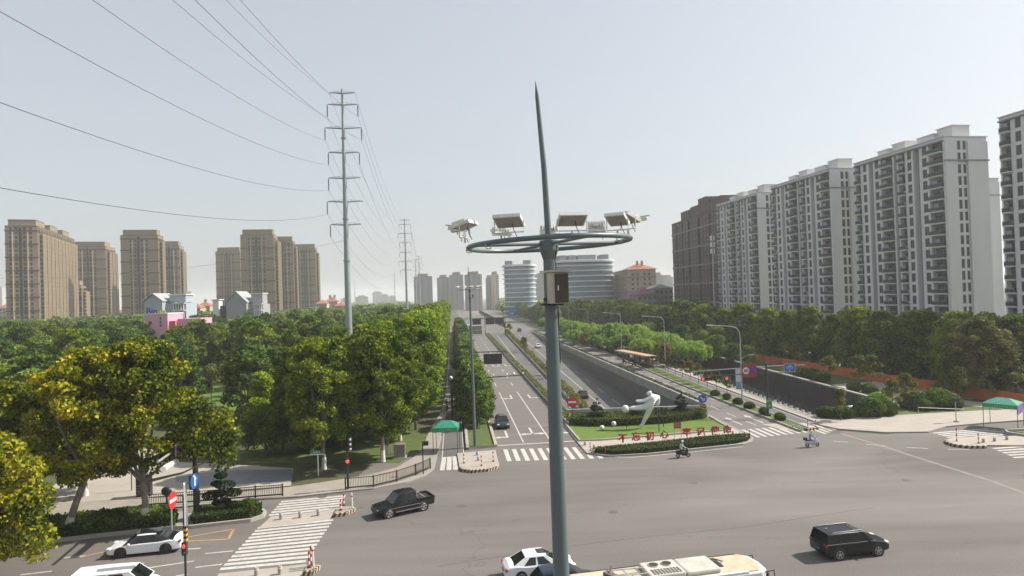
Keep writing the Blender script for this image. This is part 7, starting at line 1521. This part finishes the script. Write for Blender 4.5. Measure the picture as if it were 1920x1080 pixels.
# path lamps in the right park
for px, py, top, lab in ((1550, 796 - 14, 0, ""),): pass
def pathlamp(label, px, py, h, wide=.5):
    g = G(px, py); t = thing("path_lamp", label, "lamp post", (g.x, g.y, .1)); mb = MB(); mb.tube([(0, 0, 0), (0, 0, h)], .055, 7); mb.build("post", BLACK, t); mb = MB(); mb.tube([(0, 0, h), (0, 0, h + .12)], [wide * .5, wide * .35], 12); mb.build("lamp_shade", FLW, t); mb = MB(); mb.box((0, 0, .05), (.3, .3, .1)); mb.build("base", BLACK, t)
pathlamp("path lamp with pale cap in front of the orange fence, left one", 1519, 694, 3.6); pathlamp("path lamp by the orange fence below the dark trees", 1771, 737, 3.7); pathlamp("path lamp beyond the willow near the granite wall's far end", 1373, 680, 3.4); pathlamp("path lamp with its head above the tent at the right edge", 1905, 752, 2.6)
g = G(1793, 793); t = thing("round_loudspeaker_post", "lone dark post with a bushy dark head standing on the pale pavement", "post", (g.x, g.y, .13)); hgt = (793 - 752) / F * g.y; mb = MB(); mb.tube([(0, 0, 0), (0, 0, hgt)], .06, 8); mb.build("post", GALV, t); mb = MB(); mb.box((0, 0, hgt), (.9, .3, .4)); mb.box((-.3, 0, hgt + .22), (.3, .3, .2)); mb.box((.25, 0, hgt + .2), (.25, .3, .15)); mb.build("signal_box", BLACK, t, bevel=.05); mb = MB(); mb.box((0, 0, .03), (.5, .5, .05)); mb.build("foot", BLACK, t)
for i, (px, py, lab) in enumerate(((1726, 774, "white framed goal shaped bench behind the lawn bushes"), )):
    g = G(px, py); t = thing("lawn_frame", "low white rail frame between the dark bushes on the lawn", "rail", (g.x, g.y, .05)); mb = MB(); mb.tube([(-.3, 0, 0), (-.3, 0, .7), (6.0, 0, .25), (6.0, 0, 0)], .05, 6); mb.build("rail", WHITE, t)
# left furniture ------------------------------------------------------------
g = G(597, 894); t = thing("street_name_sign", "green street name sign on a pale post in front of the dark trees", "street sign", (g.x, g.y, .12)); hgt = (894 - 852) / F * g.y; mb = MB(); mb.tube([(0, 0, 0), (0, 0, hgt)], .06, 8); mb.build("post", WHITE, t); mb = MB(); mb.box((-.1, -.02, hgt + .12), (1.35, .07, .36)); sb = mb.build("sign_board", GREEN, t); mb = MB(); mb.box((-.1, -.02, hgt - .12), (1.35, .07, .1)); mb.build("white_strip", WHITE, sb); marks(3, .28, WHITE, sb, (-.1, -.065, hgt + .13), name="sign_lettering")
g = G(653, 919); t = thing("traffic_signal", "tall black signal post with a red lamp at the curved railing's left end", "traffic light", (g.x, g.y, .13)); s_ = g.y / F; mb = MB(); mb.tube([(0, 0, 0), (0, 0, 2.4), (0, 0, (919 - 826) * s_)], [.11, .09, .035], 8); mb.build("post", BLACK, t); mb = MB(); mb.ell((0, -.02, (919 - 868) * s_), (.17, .17, .17)); mb.build("red_signal", RG, t, smooth=True); mb = MB(); mb.box((.02, 0, (919 - 874) * s_), (.26, .2, .32)); mb.build("signal_box", BLACK, t); mb = MB(); mb.box((.3, 0, (919 - 835) * s_), (.22, .26, 1.3)); hd = mb.build("signal_head", BLACK, t)
mb = MB()
for k in range(3): mb.ell((.34, -.14, (919 - 827 - k * 9) * s_), (.12, .06, .12))
mb.build("signal_lens", FLW, hd, smooth=True)
g = G(794, 891); t = thing("traffic_signal", "slim black post with a small camera behind the curved railing", "traffic light", (g.x, g.y, .13)); s_ = g.y / F; mb = MB(); mb.tube([(0, 0, 0), (0, 0, 61 * s_)], .06, 7); mb.build("post", BLACK, t); mb = MB(); mb.box((.35, 0, 57 * s_), (.5, .3, .45)); mb.build("signal_head", BLACK, t, bevel=.04)
g = G(746, 860); t = thing("stone_block", "grey stone block sign on the grass beside the broad plane tree", "stone block", (g.x, g.y + .4, 0), .12); mb = MB(); mb.box((.15, 0, .8), (1.25, 1.0, 1.6)); mb.build("block", mat("grey_block", (.20, .18, .17), .9, c2=(.15, .13, .12), scale=2), t, bevel=.04); mb = MB(); mb.box((.15, 0, .05), (1.6, 1.4, .12)); mb.build("plinth", CONC, t)
for px, lab in ((378, "left grey stone gate pier with a dark inset panel at the lawn"), (407, "right grey stone gate pier with a dark inset panel at the lawn")):
    g = G(px, 790); t = thing("gate_pier", lab, "stone pier", (g.x, g.y, 0)); mb = MB(); mb.box((0, 0, 1.15), (2.0, .8, 2.3)); mb.build("pier", mat("pale_block", (.30, .28, .28), .9, c2=(.24, .22, .22)), t, bevel=.03); mb = MB(); mb.box((0, -.41, 1.1), (1.4, .03, 1.5)); mb.build("inset_panel", mat("inset", (.13, .13, .17), .8), t)
g = G(271, 932); t = thing("bike_kiosk", "black slatted kiosk cabinet behind the railing on the plaza", "kiosk", (g.x, g.y, .12), .15); mb = MB(); mb.box((0, 0, 1.0), (1.25, .6, 2.0)); mb.build("cabinet", BLACK, t); mb = MB(); mb.box((0, 0, 2.04), (1.35, .7, .06)); mb.build("top", CONC, t)
mb = MB()
for k in range(9): mb.box((.1 * math.sin(k), -.315, .2 + k * .12), (1.1, .02, .035), rot=Matrix.Rotation(.12 * math.sin(k * 1.3), 3, 'Y'))
mb.build("slat", CONC, t)
g = G(247, 922); t = thing("short_post", "thin brown post left of the black kiosk", "post", (g.x, g.y, .12)); mb = MB(); mb.tube([(0, 0, 0), (0, 0, 3.0)], .05, 6); mb.build("post", WD, t)
# left foreground signal poles
g1 = G(349, 1110); t = thing("traffic_signal", "thin black signal pole at the bottom left with a white banner board", "traffic light", (g1.x, g1.y, 0)); s_ = g1.y / F
def zz(py): return (AT(349, py, g1.y).z)
mb = MB(); mb.tube([(0, 0, 0), (0, 0, zz(930))], .075, 8); mb.build("post", BLACK, t)
mb = MB(); mb.box((0, -.05, zz(1028)), (.30, .26, .82)); hd = mb.build("signal_head", BLACK, t, bevel=.03); mb = MB(); mb.ell((.02, -.2, zz(1022.5)), (.10, .05, .13)); mb.build("red_lamp", RG, hd, smooth=True); mb = MB(); mb.ell((.02, -.2, zz(1035)), (.09, .05, .09)); mb.build("dark_lamp", mat("dead_lens", (.06, .05, .05), .3), hd, smooth=True)
mb = MB(); mb.box((.05, .0, (zz(907) + zz(984)) / 2), (.09, .55, zz(907) - zz(984)), rz=.5); bd = mb.build("banner_board", WHITE, t); mb = MB(); mb.box((.06, 0, zz(972)), (.10, .42, .5), rz=.5); mb.build("blue_patch", mat("dim_blue", (.12, .18, .36), .6), bd)
mb = MB()
for k in range(5): mb.box((.06, 0, zz(955 - k * 9)), (.105, .30, .14), rz=.5)
mb.build("faded_writing", mat("faded_ink", (.42, .42, .44), .7), bd)
mb = MB(); zt, zb_ = zz(986), zz(1014)
for k in range(6): mb.box((.05, -.0, zb_ + (zt - zb_) * (k + .5) / 6), (.2, .2, (zt - zb_) / 6 * .98), mi=k % 2)
mb.build("striped_sleeve", [YEL, BLACK], t)
gs_ = G(371, 976); t = thing("traffic_signal_gantry", "thick dark signal gantry post among the plane leaves, its white arm reaching towards us", "traffic light", (gs_.x - .1, gs_.y, .15)); mb = MB(); mb.tube([(0, 0, 0), (0, 0, .4)], .5, 10); mb.tube([(0, 0, .4), (0, 0, 7.6)], [.24, .2], 10); mb.build("post", BLACK, t, smooth=True, auto=40)
def A3(px, py, D): p = AT(px, py, D); return (p.x - t.location.x, p.y - t.location.y, p.z - t.location.z)
mb = MB(); mb.tube([A3(340, 858, 54), A3(306, 880, 48)], .22, 8); mb.build("lattice_arm", WHITE, t); mb = MB(); mb.tube([A3(330, 842, 54), A3(296, 866, 47)], .09, 8); mb.build("upper_arm", GALV, t)
mb = MB(); p = A3(331, 843, 52); mb.box(p, (.12, .7, 1.0), rz=.3); q_ = mb.build("sign_panel", mat("pink_sign", (.55, .25, .35), .6, c2=(.15, .08, .4), scale=3), t); mb = MB(); p = A3(354, 829, 54); mb.box(p, (.3, .5, .7)); mb.build("blue_sign_back", BLUE, t); mb = MB(); p = A3(360, 905, 52); mb.box(p, (.35, .35, 1.1)); mb.build("signal_head", BLACK, t, bevel=.04)
p0 = AT(323, 938, 48.5); t = thing("road_sign", "oval looking red no entry sign with a white bar near the white sedan's roof", "road sign", (p0.x, p0.y, 0), 1.62); mb = MB(); mb.tube([(.55, .35, 0), (.55, .35, p0.z + .2)], .06, 8); mb.tube([(.55, .35, p0.z), (0, 0.03, p0.z)], .04, 6); mb.build("post", GALV, t); d = disc((0, 0, p0.z), .66, .04, RED, t, "sign_face"); mb = MB(); mb.box((0, -.055, p0.z), (1.0, .02, .24)); mb.build("white_bar", WHITE, d)
p1 = AT(364, 902, 50.5); t = thing("road_sign", "blue round sign seen obliquely beside the plane tree's right lobe", "road sign", (p1.x, p1.y, 0), 1.55); mb = MB(); mb.tube([(-.5, .4, 0), (-.5, .4, p1.z + .1)], .06, 8); mb.tube([(-.5, .4, p1.z), (0, .03, p1.z)], .04, 6); mb.build("post", GALV, t); d = disc((0, 0, p1.z), .6, .04, BLUE, t, "sign_face"); mb = MB(); mb.box((0, -.055, p1.z), (.16, .02, .75)); mb.box((0, -.055, p1.z + .3), (.5, .02, .14), rot=Matrix.Rotation(.7, 3, 'Y')); mb.build("white_arrow", WHITE, d)
g = G(313, 950); t = thing("manhole_mirror", "dark round back of a traffic mirror behind the red sign", "mirror", (g.x, g.y, .13)); mb = MB(); mb.tube([(0, 0, 0), (0, 0, .9)], .05, 6); mb.build("post", BLACK, t); mb = MB(); mb.ell((0, 0, 1.25), (.5, .25, .42)); mb.build("mirror_back", BLACK, t, smooth=True)
t = thing("telecom_mast", "slim pale telecom mast in front of the dark brown tower", "mast", (AT(1340, 600, 215).x, 215, 0)); zt_ = AT(1337, 438, 215).z; mb = MB(); mb.tube([(0, 0, 0), (0, 0, zt_)], [.35, .12], 8); mb.build("pole", GALV, t)
for k in range(3):
    for q in range(3): mb = MB(); mb.box((.7 * math.cos(q * 2.09), .7 * math.sin(q * 2.09), zt_ - 1.5 - k * 2.2), (.25, .2, 1.6)); mb.build("antenna", WHITE, t)
# ================================================================ haze
hz = MB(); hz.box((0, 2400, 45), (7400, 7400, 126)); ho = hz.build("haze", mat("haze_surface_dummy", (1, 1, 1)), None); tag(ho, kind='stuff')
hm = bpy.data.materials.new("haze_volume"); hm.use_nodes = True; hn = hm.node_tree
for x in list(hn.nodes): hn.nodes.remove(x)
ou = hn.nodes.new('ShaderNodeOutputMaterial'); pv = hn.nodes.new('ShaderNodeVolumePrincipled'); pv.inputs['Color'].default_value = (0.97, 0.985, 1.0, 1); pv.inputs['Density'].default_value = HAZE = 0.00026; pv.inputs['Anisotropy'].default_value = 0.2
hn.links.new(pv.outputs[0], ou.inputs['Volume']); ho.data.materials.clear(); ho.data.materials.append(hm)
